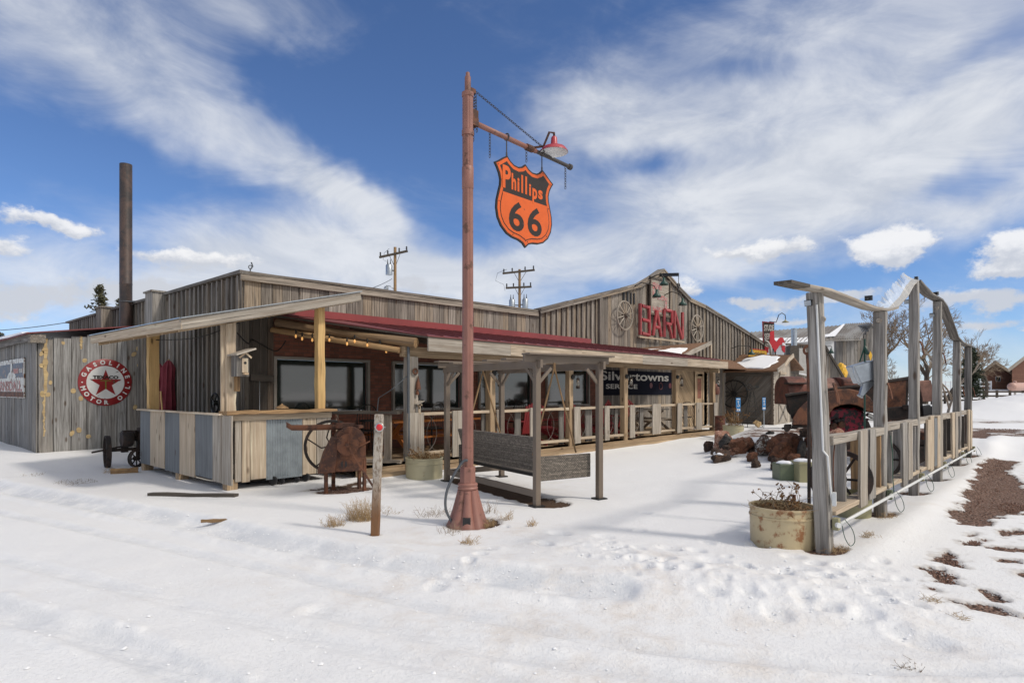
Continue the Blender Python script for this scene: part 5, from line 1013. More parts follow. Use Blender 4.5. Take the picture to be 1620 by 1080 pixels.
m = MB(); face_poly(m, inset(full, .018), .0135); m.build('orange_border', M['orange'], sg); i2 = inset(full, .055); m = MB(); face_poly(m, i2, .015); m.build('dark_field', M['black_enamel'], sg)
i3 = inset(full, .066); low = [p for p in i3 if p[1] < .56]; hi_x = max(p[0] for p in low if p[1] > .45); 
i3s = sorted([p for p in i3 if p[0] >= 0 and p[1] < .57], key=lambda p: p[1]); lowp = [(x, y) for x, y in i3s]+[(i3s[-1][0], .575)]+[(-i3s[-1][0], .575)]+[(-x, y) for x, y in i3s[::-1] if x > 1e-4]
m = MB(); face_poly(m, lowp, .0165); m.build('orange_field', M['orange'], sg)
def st(ch, x, w, y0, y1, bold=.0, mat=None, m=None, off=.018): put_text(m, ch, (cx+x*W2, sb_-off, sh_z0+(y0+y1)/2*Hh), (1, 0, 0), UP, w*W2, (y1-y0)*Hh, (0, -1, 0), bold=bold, t=0)
m = MB(); xw = [('P', -.315, .13, .62, .88), ('h', -.20, .075, .63, .82), ('i', -.125, .034, .63, .79), ('l', -.062, .03, .63, .84), ('l', .005, .03, .63, .84), ('i', .072, .034, .63, .77), ('p', .155, .085, .555, .735), ('s', .255, .08, .63, .74)]
for ch, x, wd, y0, y1 in xw: st(ch, x, wd, y0, y1, .035 if ch in 'ilPhps' else 0, m=m)
m.build('name_lettering', M['orange'], sg); m = MB()
for x in (-.155, .155): st('6', x, .25, .165, .51, .02, m=m)
m.build('number_lettering', M['black_enamel'], sg)
for x in (-.3, .3):
    m = MB(); p = Vector((cx+x*W2, sb_, sh_z1-.01)); m.tube([p, p+UP*.05], .012, 6); m.tube([p+UP*.03, Vector((p.x, p.y, c.z+bz+.0))], .008, 6); m.ring((p.x, p.y, c.z+bz), .04, .01, (1, 0, 0), 14, 5); m.build('hanger', M['chain'], sg)
m = MB()
for i in (1, 5, 9, 13, 17, len(full)-3, len(full)-8, len(full)-14): x, y = inset(full, .036)[i]; m.lathe([(.008, 0), (.008, .002)], (cx+x*W2, sb_-.014, sh_z0+y*Hh), 8, (0, -1, 0))
m.build('bolt_hole', M['rustdark'], sg)
# ================================================================ stake with reflector
c = on(G(593, 846)); t = thing('marker_stake', 'flaking white and brown wooden stake with a round red reflector', 'marker post', c); tp = PD(600, 655, c.dot(F)); bare_at((c.x, c.y), .1, .08, .4)
m = MB(); m.beam(c-UP*.1, tp, .088, .075, up=R.cross(UP), n=10, wob=.0035, taper=1.02); m.build('post', M['flaky'], t, bevel=.008)
q = c.lerp(tp, .895)-F*.055+R*.022; m = MB(); m.lathe([(.048, 0), (.05, .012), (.04, .02)], q, 24, -F, caps=True); m.build('reflector_rim', M['chrome'], t, smooth=40); m = MB(); m.lathe([(.038, .018), (.034, .03), (.02, .038), (.004, .041)], q, 24, -F); m.build('reflector_lens', M['lens'], t, smooth=True); m = MB(); m.tube([q-R*.06, q+R*.065], .005, 5); m.build('screw', M['chrome'], t)
# ================================================================ canopy swing
N0 = Vector((6.54, 5.53, 0)); Lv = Vector((.72, 2.67, 0)).normalized(); Sv = Vector((Lv.y, -Lv.x, 0)); LL, SW = 2.76, 1.12
N0.z = 0
def SP(l, s, z): return N0+Lv*l+Sv*s+UP*z
sw = thing('swing_frame', 'taupe steel canopy swing frame standing in the snow', 'swing frame', on(N0))
for (l, s) in ((0, 0), (0, SW), (LL, 0), (LL, SW)):
    p = SP(l, s, 0); z = gz(p.x, p.y); m = MB(); m.beam(SP(l, s, z-.02), SP(l, s, 2.0), .085, .085, up=Lv); m.build('post', M['taupe'], sw, bevel=.006); m = MB(); m.box(SP(l, s, z+.01), (.17, .17, .02), math.atan2(Lv.y, Lv.x)); m.build('foot_plate', M['sheen'], sw)
m = MB()
for s in (0, SW): m.beam(SP(-.12, s, 1.96), SP(LL+.12, s, 1.96), .045, .11)
for l in (0, LL): m.beam(SP(l, -.17 if l else -.22, 2.035), SP(l, SW+.17, 2.035), .045, .1)
m.build('beam', M['taupe'], sw, bevel=.005)
m = MB()
for k in range(1, 5): m.beam(SP(LL*k/5, -.2, 2.045), SP(LL*k/5, SW+.17, 2.045), .15, .03)
m.beam(SP(-.02, -.2, 2.095), SP(-.02, SW+.2, 2.095), .2, .025); m.beam(SP(LL+.02, -.2, 2.095), SP(LL+.02, SW+.2, 2.095), .2, .025); m.build('canopy_slat', M['taupe'], sw, bevel=.004)
for (l, s, dl, ds) in ((0, 0, 1, 0), (0, 0, 0, 1), (0, SW, 1, 0), (0, SW, 0, -1), (LL, 0, -1, 0), (LL, 0, 0, 1), (LL, SW, -1, 0), (LL, SW, 0, -1)): m = MB(); m.beam(SP(l+dl*.03, s+ds*.03, 1.7), SP(l+dl*.24, s+ds*.24, 1.91), .03, .045); m.build('brace', M['taupe'], sw)
m = MB(); m.beam(SP(0, 0, .17), SP(LL, 0, .17), .04, .09); m.beam(SP(LL, 0, .17), SP(LL, SW, .17), .04, .09); m.build('floor_rail', M['taupe'], sw)
for k in range(9): p = SP(.1+k*.33, .28, 0); bare_at((p.x, p.y), .30, .28, .95, 1)
sb2 = thing('wicker_swing_bench', 'grey brown wicker swing bench hanging inside the taupe frame', 'swing bench', SP(1.3, .5, .5)); 
def wick(name, o, u, v, w, h, th):
    m = MB(); o = Vector(o); u = Vector(u).normalized(); v = Vector(v).normalized(); nn = u.cross(v)*th
    q = [o, o+u*w, o+u*w+v*h, o+v*h]; V = q+[p+nn for p in q]; ls = [(0, 0, 0), (w, 0, 0), (w, h, 0), (0, h, 0)]; m.add(V, [(0, 3, 2, 1), (4, 5, 6, 7), (0, 1, 5, 4), (1, 2, 6, 5), (2, 3, 7, 6), (3, 0, 4, 7)], ls+ls); m.l = ls+ls; return m.build(name, M['wicker'], sb2, bevel=.008)
bl = SP(.22, .22, .43); vb = (SP(.22, .08, .93)-bl); wick('backrest', bl, Lv, vb, 2.3, vb.length, .05)
wick('seat', SP(.22, .24, .40), Lv, Sv, 2.3, .72, .06)
for l in (.16, 2.52): wick('arm_panel', SP(l, .10, .32), Sv, UP, .95, .345, .05)
for l in (.3, 2.4):
    m = MB(); tp = SP(l, .52, 1.93); m.tube([tp, SP(l, .14, .67)], .014, 6); m.tube([tp, SP(l, .92, .67)], .014, 6); m.tube([tp, tp+UP*.07], .02, 6); m.build('hanger_rope', M['straw'] if 0 else M['log'], sb2)
# ================================================================ forge
c = on(PD(545, 772, 10.0)); c = Vector((c.x, c.y, 0)); c.z = gz(c.x, c.y); bare_at((c.x, c.y-.05), .5, .3, .95); bare_at((c.x+.1, c.y+.35), .7, .14, .7, 1)
fu = (R*.93+F*.36).normalized(); fv = Vector((-fu.y, fu.x, 0))
def FP(a, b, z): return c+fu*a+fv*b+UP*z
t = thing('rusty_forge', 'rusty iron forge stand with spoked flywheel, trough and crank', 'forge', c)
pr_ = [FP(-.17, -.2, .30), FP(.31, -.2, .30), FP(.31, -.2, .74)]+[FP(.07+.24*math.cos(k), -.2, .76+.25*math.sin(k)) for k in np.linspace(0.05, math.pi-.05, 12)]+[FP(-.17, -.2, .74)]
m = MB(); m.prism(pr_, fv*.36); m.build('hood', M['rust'], t, smooth=30, bevel=.008); m = MB(); m.prism([FP(-.42, -.24, .29), FP(-.17, -.24, .30), FP(-.1, -.24, .84), FP(-.2, -.24, .85), FP(-.33, -.24, .6)], fv*.3); m.build('chute', M['rust'], t, bevel=.006)
for (a, b) in ((-.3, -.18), (.29, -.18), (-.16, .14), (.25, .14)): m = MB(); m.beam(FP(a, b, -.03), FP(a, b, .5), .05, .04); m.build('leg', M['rust'], t)
m = MB(); m.lathe([(.06, -.02), (.17, 0), (.17, .09), (.05, .1)], FP(.02, -.22, .73), 24, -fv); m.lathe([(.04, .1), (.03, .2)], FP(.0, -.22, .73), 12, -fv); m.box(FP(.1, 0, 1.0), (.1, .08, .07)); m.box(FP(.0, -.02, 1.02), (.25, .2, .08)); m.box(FP(.22, -.05, 1.0), (.14, .08, .05), .4); m.build('blower', M['rust'], t, smooth=40)
m = MB(); cw = FP(-.18, .28, .67); m.tube([cw+fu*(.41*math.cos(k))+UP*(.41*math.sin(k)) for k in np.linspace(0, 2*math.pi, 40)[:-1]], .024, 6, closed=True)
for k in range(5): a_ = 2*math.pi*k/5+.3; e_ = fu*math.cos(a_)+UP*math.sin(a_); pe = fu*math.cos(a_+.5)+UP*math.sin(a_+.5); m.tube([cw, cw+pe*.16, cw+e_*.4], .012, 5)
m.lathe([(.04, -.05), (.04, .05)], cw, 10, fv); m.build('flywheel', M['rustdark'], t)
m = MB(); pts = [FP(-.88, .02, 1.04), FP(-.8, .02, .99), FP(-.6, .02, .985), FP(-.2, .02, .985), FP(.02, .02, .99)]
vs = []; fs = []
for i, p in enumerate(pts):
    for k in range(9): a_ = math.pi+math.pi*k/8; vs.append(p+fv*(.07*math.cos(a_))+UP*(.085*math.sin(a_)+.05))
    for k in range(9): a_ = 2*math.pi-math.pi*k/8; vs.append(p+fv*(.06*math.cos(a_))+UP*(.07*math.sin(a_)+.05))
for i in range(4):
    for k in range(18): fs.append((i*18+k, i*18+(k+1) % 18, (i+1)*18+(k+1) % 18, (i+1)*18+k))
fs += [tuple(range(18))[::-1], tuple(72+k for k in range(18))]; m.add(vs, fs); m.build('trough', M['rust'], t, smooth=40)
m = MB(); m.tube([FP(.03, -.36, .72), FP(.1, -.4, .55), FP(.42, -.5, .02)], .018, 7); m.tube([FP(.02, -.34, .74), FP(.06, -.36, 1.02)], .012, 6); m.tube([FP(-.08, .0, 1.06), FP(-.14, -.02, 1.2)], .012, 5); m.tube([FP(.0, -.25, .6), FP(.37, -.21, .77)], .012, 5); m.build('crank_lever', M['rust'], t)
m = MB(); 
for s_ in (-1, 1): m.prism([FP(-.03+s_*.008+s_*.04*math.cos(k), -.206, .42+.055*math.sin(k)) for k in np.linspace(-1.3, 1.3, 9)], fv*.004)
m.build('vent_slots', M['sheen'], t)
# ================================================================ tubs and plants
def tub(label, px, r, h, mat, dz=0., oval=1., p=None, cat='planter', soil=True, group='old tub planters'):
    p = on(G(*px)) if p is None else p; t = thing('tub_planter', label, cat, p, group=group); m = MB()
    m.lathe([(r*.97, -.04), (r*.99, h*.3), (r, h*.72), (r*1.03, h*.73), (r*1.03, h*.77), (r, h*.78), (r*1.0, h*.94), (r*1.035, h*.95), (r*1.035, h), (r*.96, h), (r*.95, h*.86)], p, 40, caps=False, sy=oval); m.build('tub', M[mat], t, smooth=35)
    m = MB(); m.lathe([(.001, h*.86), (r*.95, h*.85)], p, 30, caps=False, sy=oval); m.build('earth', M['soil'], t); return t, p
def stems(name, label, p, r, n, h, seeds=.5, mat='twig', lean=.3, seed=0, leaf=0, sr_=.014, cat='dead plant'):
    q = random.Random(seed); t = thing(name, label, cat, p); m = MB(); sd = MB()
    for i in range(n):
        a_ = q.uniform(0, 6.28); rr_ = r*math.sqrt(q.random()); b = p+Vector((rr_*math.cos(a_), rr_*math.sin(a_), 0)); hh = h*q.uniform(.35, 1); d = Vector((q.gauss(0, lean), q.gauss(0, lean), 1)); pts = [b]; 
        for k in range(5): d = d+Vector((q.gauss(0, .22), q.gauss(0, .22), 0)); pts.append(pts[-1]+d.normalized()*hh/5)
        m.tube(pts, .0042, 4, .002)
        for k in range(2): s0 = pts[q.randint(1, 4)]; e = s0+Vector((q.gauss(0, .07), q.gauss(0, .07), q.uniform(.0, .09))); m.tube([s0, e], .0025, 4, .0012); 
        if q.random() < seeds:
            k = sr_*q.uniform(.6, 1.5); 
            for z in range(12): o = pts[-1]+Vector((q.gauss(0, k), q.gauss(0, k), q.gauss(0, k*.8))); sd.blob(o, k*.42, .3, 1, q.randint(0, 99))
        for z in range(leaf):
            o = pts[q.randint(1, 5)]; dv = Vector((q.gauss(0, 1), q.gauss(0, 1), q.gauss(0, .8))).normalized(); w_ = dv.orthogonal().normalized()*.012; L = q.uniform(.03, .07); sd.add([o, o+dv*L*.5+w_, o+dv*L+Vector((0, 0, -.012)), o+dv*L*.5-w_], [(0, 1, 2, 3)])
    m.build('stem', M[mat], t)
    if sd.v: sd.build('seed_heads', M['seed'], t)['kind'] = 'stuff'
    return t
near_, pn = tub('nearest rust streaked cream tub planter beside the tall fence post', (0, 0), .325, .40, 'creamrust', oval=1.0, p=Vector((*gp(1238, 857), -.01))); bare_at((pn.x+.2, pn.y-.15), .28, .22, .75)
stems('dead_flower_stems', 'tall dry stems with round brown seed heads in the nearest tub', pn+UP*.34, .26, 15, .42, .5, seed=3, sr_=.022, leaf=3); stems('dead_leaf_litter', 'low crumpled brown leaves filling the nearest tub', pn+UP*.33, .29, 110, .10, .0, mat='straw', lean=1., seed=4, leaf=5)
m = MB(); q = pn+Vector((.2, -.05, .33)); m.beam(q, q+UP*.16, .035, .03); tag(m.build('rusty_spike', M['rust'], loc=q), 'short rusty square spike standing in the nearest tub', 'spike')
t2, p2 = tub('pale cream tub planter against the first porch post', (0, 0), .335, .40, 'cream', p=Vector((*gp(671, 756), -.02))); stems('dead_shrub', 'tangled brown dead plant in the tub by the first porch post', p2+UP*.35, .26, 70, .24, .35, mat='straw', lean=.7, seed=6, leaf=3, sr_=.016)
p3 = PD(1160, 689, 19.3); p3.z = 1.6-19.3*(690-617)/983; t3, _ = tub('far cream tub planter at the porch corner beside the barrel', 0, .31, .34, 'cream', p=p3); stems('dead_hydrangea', 'tall dead plant with golden brown leaves in the far tub', p3+UP*.3, .22, 34, .62, .8, mat='straw', lean=.35, seed=8, leaf=6, sr_=.03)
p = PD(1139, 688, 20.2); p.z = gz(p.x, p.y)-.02; t = thing('rusty_barrel', 'small brown rusty barrel behind the far cream tub', 'barrel', p); m = MB(); m.lathe([(.16, 0), (.16, .33), (.172, .34), (.172, .37), (.16, .38), (.16, .7), (.168, .71), (.168, .73), (.15, .73), (.15, .68), (.01, .67)], p, 24); m.build('drum', M['rustred'], t, smooth=35)
def crock(label, px0, px1, ytop, ybot, d, mat, w2=.34):
    p0 = PD(px0, ybot, d); p1 = PD(px1, ybot, d); zt2 = 1.6-d*(ytop-617)/983; zb2 = min(p0.z, gz(p0.x, p0.y))-.1; cc_ = (p0+p1)/2+F*w2/2; t = thing('square_planter', label, 'planter', (cc_.x, cc_.y, zb2), group='square metal planters by the rocks'); wv = (p1-p0).length
    m = MB(); m.box((cc_.x, cc_.y, (zt2+zb2)/2), (wv, w2, zt2-zb2), math.atan2(R.y, R.x)); m.build('box', M[mat], t, bevel=.012); m = MB(); m.box((cc_.x, cc_.y, zt2-.03), (wv*1.03, w2*1.03, .02), math.atan2(R.y, R.x)); m.build('rim', M[mat], t); m = MB(); m.blob((cc_.x, cc_.y, zt2+.0), 1, .25, 3, int(px0), (wv*.46, w2*.46, .045)); m.build('snow_cap', M['snowbit'], t, smooth=True)
crock('dull green square planter below the big shaggy rock', 1234, 1263, 734, 757, 10.9, 'greenbox'); crock('khaki square planter beside the tall fence post', 1264.5, 1293, 731, 763, 10.7, 'khaki', .36)
# ================================================================ rocks
def rock(label, x, y, w, h, d, mat, seed, sq=1., sharp=True, rough=.22, cap=0):
    ww = w/FOC*d/2*1.08; hh = h/FOC*d/2*1.08; cc_ = PD(x, y, d); t_ = cc_.z-hh; m = MB(); m.blob(cc_, 1, rough, 4, seed, (ww*1.12, ww*sq, hh*1.12), sharp=sharp); o = m.build('rock', M[mat], loc=cc_); tag(o, label, 'rock', 'rocks edging the snowy garden bed')
    if cap: m = MB(); m.blob(cc_+UP*hh*.62, 1, .25, 3, seed+1, (ww*.85, ww*sq*.8, hh*.42)); m.build('snow_cap', M['snowbit'], o, smooth=True)
    return o
rock('small dark rock at the far left end of the garden rocks', 1121, 707, 15, 17, 15.6, 'rock_dark', 1); rock('pointed pink rock near the left end of the garden rocks', 1142, 696, 32, 31, 15.4, 'rock_pink', 12, .8); rock('smooth dark grey rock beside the pointed pink rock', 1150, 702, 26, 24, 15.0, 'rock_grey', 13)
rock('broad rust brown rock between the grey and the lichen rock', 1172, 707, 42, 28, 14.6, 'rock_brown', 4, .8); rock('dark rock covered in white lichen spots', 1206, 708, 34, 28, 14.4, 'rock_lichen', 25, .8); rock('big round shaggy brown rock, largest of the garden rocks', 1240, 710, 50, 43, 13.8, 'rock_brown', 6, .9, False, .3)
rock('long low dark brown rock half covered by snow', 1141, 723, 42, 18, 13.9, 'rock_dark', 7, .6, cap=1); rock('small flat reddish rock below the lichen spotted rock', 1191, 722, 22, 14, 13.6, 'rock_brown', 18, .7); rock('small jagged brown rock alone in the snow in front', 1196, 736, 21, 17, 12.7, 'rock_dark', 19, .6)
rock('brown rock behind the green square planter', 1229, 735, 26, 22, 12.3, 'rock_dark', 10, .8); rock('orange brown rock right of the big shaggy rock', 1281, 700, 24, 18, 13.5, 'rock_brown', 31, .8); rock('dark green grey rock between the shaggy rock and tall post', 1268, 714, 20, 26, 13.4, 'rock_grey', 32, .8); rock('dark brown rock touching the tall fence post', 1284, 720, 22, 26, 12.6, 'rock_dark', 33, .8)
rock('layered dark rock on top of the bed by the tall post', 1277, 682, 28, 18, 15.6, 'rock_dark', 14, .7); rock('black lava rock on the gravel behind the lichen rock', 1219, 687, 15, 9, 16.4, 'lava', 15, .7, False, .4); rock('tan yellow boulder by the dark diagonal shed wall', 1199, 670, 14, 9, 25.5, 'rock_tan', 16, .9)
rock('brown rock under the red tractor part inside the fence', 1325, 686, 30, 14, 12.4, 'rock_pink', 41, .8); rock('brown rock beyond the first fence panel', 1340, 700, 24, 20, 11.6, 'rock_dark', 42, .8); rock('low brown rock right of the green stake behind fence', 1385, 690, 34, 16, 13.0, 'rock_brown', 43, .8)
for i_, (x, y, w_, h_, d_, mt_) in enumerate(((1130, 713, 14, 10, 14.6, 'rock_dark'), (1158, 715, 14, 9, 14.2, 'rock_pink'), (1189, 712, 16, 12, 14.6, 'rock_dark'), (1222, 722, 16, 13, 13.6, 'rock_dark'), (1256, 724, 18, 16, 13.2, 'rock_brown'), (1262, 700, 20, 16, 14.6, 'rock_dark'), (1290, 690, 22, 16, 14.2, 'rock_pink'), (1272, 728, 16, 10, 12.6, 'rock_dark'))):
    rock(('little dark stone between the two leftmost garden rocks', 'little pinkish stone under the smooth grey rock', 'dark stone wedged behind the lichen spotted rock', 'dark stone at the lower left foot of the big shaggy rock', 'brown stone at the lower right foot of the big shaggy rock', 'dark stone on top behind the big shaggy rock', 'pink stone high beside the tall fence post', 'dark flat stone just above the khaki planter')[i_], x, y, w_, h_, d_, mt_, 60+i_, .8)
q_ = random.Random(91)
for i_ in range(14):
    x = q_.uniform(1132, 1300); rock('small rough stone scattered in snow among the garden rocks', x, 716+q_.uniform(-10, 16)*(1 if x < 1225 else .3), q_.uniform(7, 14), q_.uniform(5, 9), q_.uniform(13.4, 14.6), q_.choice(['rock_dark', 'rock_brown', 'rock_pink']), 200+i_, .8)
t = thing('stock_tank', 'long low grey green metal tank rim behind the garden rocks', 'water tank', PD(1195, 700, 16)); m = MB(); cc_ = PD(1197, 697, 16.2); m.tube([cc_+R*(.62*math.cos(k))+F*(.3*math.sin(k))+UP*.04 for k in np.linspace(0, 6.283, 36)[:-1]], .022, 6, closed=True); m.build('rim', M['galvblue'], t, smooth=True); m = MB(); V = []; n = 36
for z in (-.22, .04):
    for k in range(n): a_ = 6.283*k/n; V.append(cc_+R*(.62*math.cos(a_))+F*(.3*math.sin(a_))+UP*z)
m.add(V, [(k, (k+1) % n, n+(k+1) % n, n+k) for k in range(n)]); m.build('wall', M['galvblue'], t, smooth=True)
# ================================================================ dry grass tufts
def tuft(label, px, r, h, n, seed, mat='straw', grp='dry grass tufts poking through the snow'):
    p = on(G(*px)); q = random.Random(seed); m = MB()
    for i in range(n):
        a_ = q.uniform(0, 6.28); rr_ = r*math.sqrt(q.random()); b = p+Vector((rr_*math.cos(a_), rr_*math.sin(a_), -.02)); d = Vector((q.gauss(0, .45), q.gauss(0, .45), 1)).normalized(); L = h*q.uniform(.3, 1.1); e = b+d*L; mid = b+d*L*.5+Vector((q.gauss(0, .02), q.gauss(0, .02), 0)); m.tube([b, mid, e], .0022, 3, .001)
        if q.random() < .6:
            for _ in range(2): s0 = b.lerp(e, q.uniform(.3, .9)); m.tube([s0, s0+Vector((q.gauss(0, .03), q.gauss(0, .03), q.uniform(.0, .04)))], .0018, 3, .001)
    tag(m.build('grass_tuft', M[mat], loc=p), label, 'dry grass', grp)['kind'] = 'thing'
tuft('tall bushy dry grass tuft just left of the reflector stake', (572, 822), .16, .3, 260, 1); tuft('small dry grass tuft at the far left of the reflector stake', (528, 832), .1, .17, 90, 2); tuft('sparse dry grass right of the reflector stake', (615, 812), .14, .14, 18, 3); tuft('sparse twiggy grass left of the pole base', (688, 815), .22, .16, 46, 4, 'twig'); tuft('straw and leaves heaped at the right foot of the pole', (766, 830), .13, .09, 150, 5); tuft('sparse twiggy grass in front of the pole base', (715, 842), .13, .14, 34, 6, 'twig')
tuft('pale straw tuft below the pole base', (742, 858), .09, .12, 44, 7); tuft('thin straw tuft behind the pole on the right', (800, 822), .09, .14, 34, 8); tuft('lone straw tuft further right of the pole', (842, 832), .07, .13, 30, 9); tuft('twiggy tuft close behind the pole base', (775, 812), .08, .22, 22, 10, 'twig'); tuft('reddish twigs in the snow left of the kiosk', (118, 764), .32, .1, 60, 11, 'twig'); tuft('faint twigs in snow near the plank shed', (52, 752), .2, .1, 20, 12, 'twig')
tuft('dry tuft beside the split log left of the kiosk', (172, 748), .12, .14, 30, 13); tuft('small straw tuft outside the first fence panel', (1380, 853), .1, .07, 40, 14); tuft('straw tuft by the second tall fence post', (1402, 822), .1, .1, 30, 15); tuft('dark leaf scrap alone in the road snow', (1441, 1033), .07, .03, 30, 16, 'twig'); tuft('tiny straw tuft at the edge of the gravel', (1476, 957), .06, .07, 24, 17); tuft('single straw wisp right in the icy patch', (1517, 982), .04, .07, 12, 18); tuft('dry weeds beside the nearest tub and post', (1322, 870), .14, .08, 60, 19)
# ================================================================ tall timber fence with wavy top plank
FB = 1.9; FX = [1305, 1393, 1446, 1483, 1514, 1531.5]; FT = [462, 493, 446, 477, 541, 549]; FA = [AB(x, FB) for x in FX]; FZ = [PB(x, FB, y).z for x, y in zip(FX, FT)]
fe = thing('timber_fence', 'tall grey timber post fence with wavy top plank', 'fence', (FA[0], FB, 0))
for i, (a, z) in enumerate(zip(FA, FZ)):
    g = gz(a, FB); bare_at((a, FB), .26, .22, .75); mt = 'silver' if i < 5 else 'grey'; w_ = .15 if i else .155
    m = MB(); sh = (.085 if i == 0 else 0); m.beam((a, FB, g-.1), (a-sh*.3, FB+sh*1.0, z), w_, .13, up=(0, 1, 0), n=9, wob=.008); po = m.build('post', M[mt], fe, bevel=.008)
    m = MB(); e = Vector((a-.0, FB-.075, z-1.0)); m.tube([e+Vector((-.03, -.01, .08)), e+Vector((-.05, -.04, 0)), e+Vector((-.03, -.05, -.1)), e+Vector((.03, -.05, -.12)), e+Vector((.05, -.03, -.02)), e+Vector((.03, -.01, .08)), e+Vector((-.03, -.01, .08))], .011, 5); m.build('clevis', M['rust'], po)
    if i in (0, 1, 3): m = MB(); kq = Vector((a-w_/2-.004, FB+.0, z-.28 if i == 0 else z-.12)); m.lathe([(.035, 0), (.03, .012), (.012, .016)], kq, 14, (-1, 0, 0)); m.build('bolt_cap', M['palegrey'], po)
ra_ = [FA[0]-.78]+FA; PT = [PB(1238, FB, 449.5), PB(1268, FB, 456), PB(1302, FB, 462), PB(1345, FB, 478), PB(1375, FB, 489), PB(1396, FB, 493), PB(1412, FB, 489), PB(1430, FB, 470), PB(1440, FB, 452), PB(1448, FB, 446), PB(1455, FB, 454), PB(1468, FB, 467), PB(1484, FB, 476), PB(1492, FB, 487), PB(1502, FB, 513), PB(1510, FB, 535), PB(1518, FB, 543), PB(1533, FB, 549)]
def strip(pts, w, t, off=0.):
    m = MB(); V = []; ls = []; L = 0
    for i, p in enumerate(pts):
        if i: L += (p-pts[i-1]).length
        d = (pts[min(i+1, len(pts)-1)]-pts[max(i-1, 0)]).normalized(); up_ = Vector((-d.z, 0, d.x)); up_ = up_ if up_.z > 0 else -up_
        for (s_, u_) in ((-1, 0), (1, 0), (1, 1), (-1, 1)): V.append(p+Vector((0, s_*w/2, 0))+up_*(u_*t+off)); ls.append((L, s_*w/2, u_*t))
    n = len(pts); fs = [(3, 2, 1, 0), (4*n-4, 4*n-3, 4*n-2, 4*n-1)]
    for i in range(n-1):
        for k in range(4): a_ = 4*i+k; b_ = 4*i+(k+1) % 4; fs.append((a_, b_, b_+4, a_+4))
    m.add(V, fs, ls); return m
strip(PT[1:7], .155, .028).build('top_plank', M['palegrey'], fe); strip(PT[9:], .155, .028).build('top_plank', M['grey'], fe); strip([PT[0], PT[1]], .15, .03).build('plank_cap', M['greydark'], fe)
M['plastic'] = plain('milky_plastic_sheet', (.75, .76, .75), .35, var=.3, sc=9); M['plastic'].node_tree.nodes['Principled BSDF'].inputs['Alpha'].default_value = .45
strip([PT[5], PT[6], PT[7], PT[8], PT[9]], .10, .02).build('wavy_edge', M['palegrey'], fe)
m = MB(); q = random.Random(3)
n_ = 40; V = []
for k in range(n_+1):
    f_ = k/n_; i = 5+f_*3.99; p = PT[int(i)].lerp(PT[int(i)+1], i-int(i)); w_ = (.05+.20*math.sin(math.pi*min(1, f_*1.05))**.7)*q.uniform(.6, 1.1)
    V += [p+Vector((0, -.06, .02)), p+Vector((-.02, .03, .03+w_*.55)), p+Vector((.03, .10, .02+w_))]
m.add(V, [(3*k+j, 3*k+j+3, 3*k+j+4, 3*k+j+1) for k in range(n_) for j in (0, 1)]); m.build('frayed_sheet', M['plastic'], fe)
pz1 = [1.16, 1.15, 1.14, 1.14, 1.13, 1.12]
for i in range(5):
    a0, a1 = FA[i]+.07, FA[i+1]-.07; z1 = PB(1310, FB, 693).z-.02 if i == 0 else 1.12; zb2 = .36
    m = MB(); m.beam((a0, FB, z1), (a1, FB, z1-.01), .13, .09, n=5, wob=.006); m.build('top_rail', M['palegrey'], fe, bevel=.006); m = MB(); m.beam((a0, FB, zb2), (a1, FB, zb2), .17, .05, n=5, wob=.006); m.build('bottom_rail', M['pale'], fe, bevel=.006)
    L = a1-a0
    sets = {0: [(.30, 'p', 'silver'), (.47, 'f', 'palegrey'), (.64, 'f', 'silver'), (.93, 'p', 'log')], 1: [(.10, 'p', 'silver'), (.45, 'f', 'silver'), (.62, 'f', 'palegrey'), (.85, 'p', 'silver')], 2: [(.30, 'f', 'pale'), (.45, 'f', 'pale'), (.60, 'f', 'blue'), (.76, 'f', 'pale'), (.90, 'f', 'palegrey')],
            3: [(.15, 'p', 'greydark'), (.48, 'f', 'pale'), (.66, 'f', 'palegrey'), (.8, 'p', 'greydark')], 4: [(.2, 'p', 'greydark'), (.6, 'f', 'pale'), (.85, 'f', 'pale')]}[i]
    for (f_, k, mt) in sets:
        a = a0+L*f_; m = MB(); t0, t1 = rg.uniform(-.03, .03), rg.uniform(-.03, .03)
        if k == 'p': m.beam((a, FB+.09 if i else FB+.12, zb2-.03), (a, FB+.09 if i else FB+.12, z1-.06), .34 if i != 0 or f_ > .8 else .26, .035, up=(1, 0, 0), n=4, wob=.005)
        else: m.beam((a, FB-.085, zb2-.06+t0), (a+t0, FB-.085, z1+.03+t1), min(.30, L*.15), .035, up=(0, 1, 0), n=4, wob=.004)
        m.build('fence_board', M[mt], fe, bevel=.004)
    m = MB()
    for k in range(2):
        c_ = a0+L*(.18+.62*k); m.tube([(c_+.11*math.cos(th)*(1 if k else -1), FB+.02, .74+.33*math.sin(th)) for th in np.linspace(-1.4, 1.4, 12)], .007, 5)
    m.build('wire_ornament', M['rust'], fe)
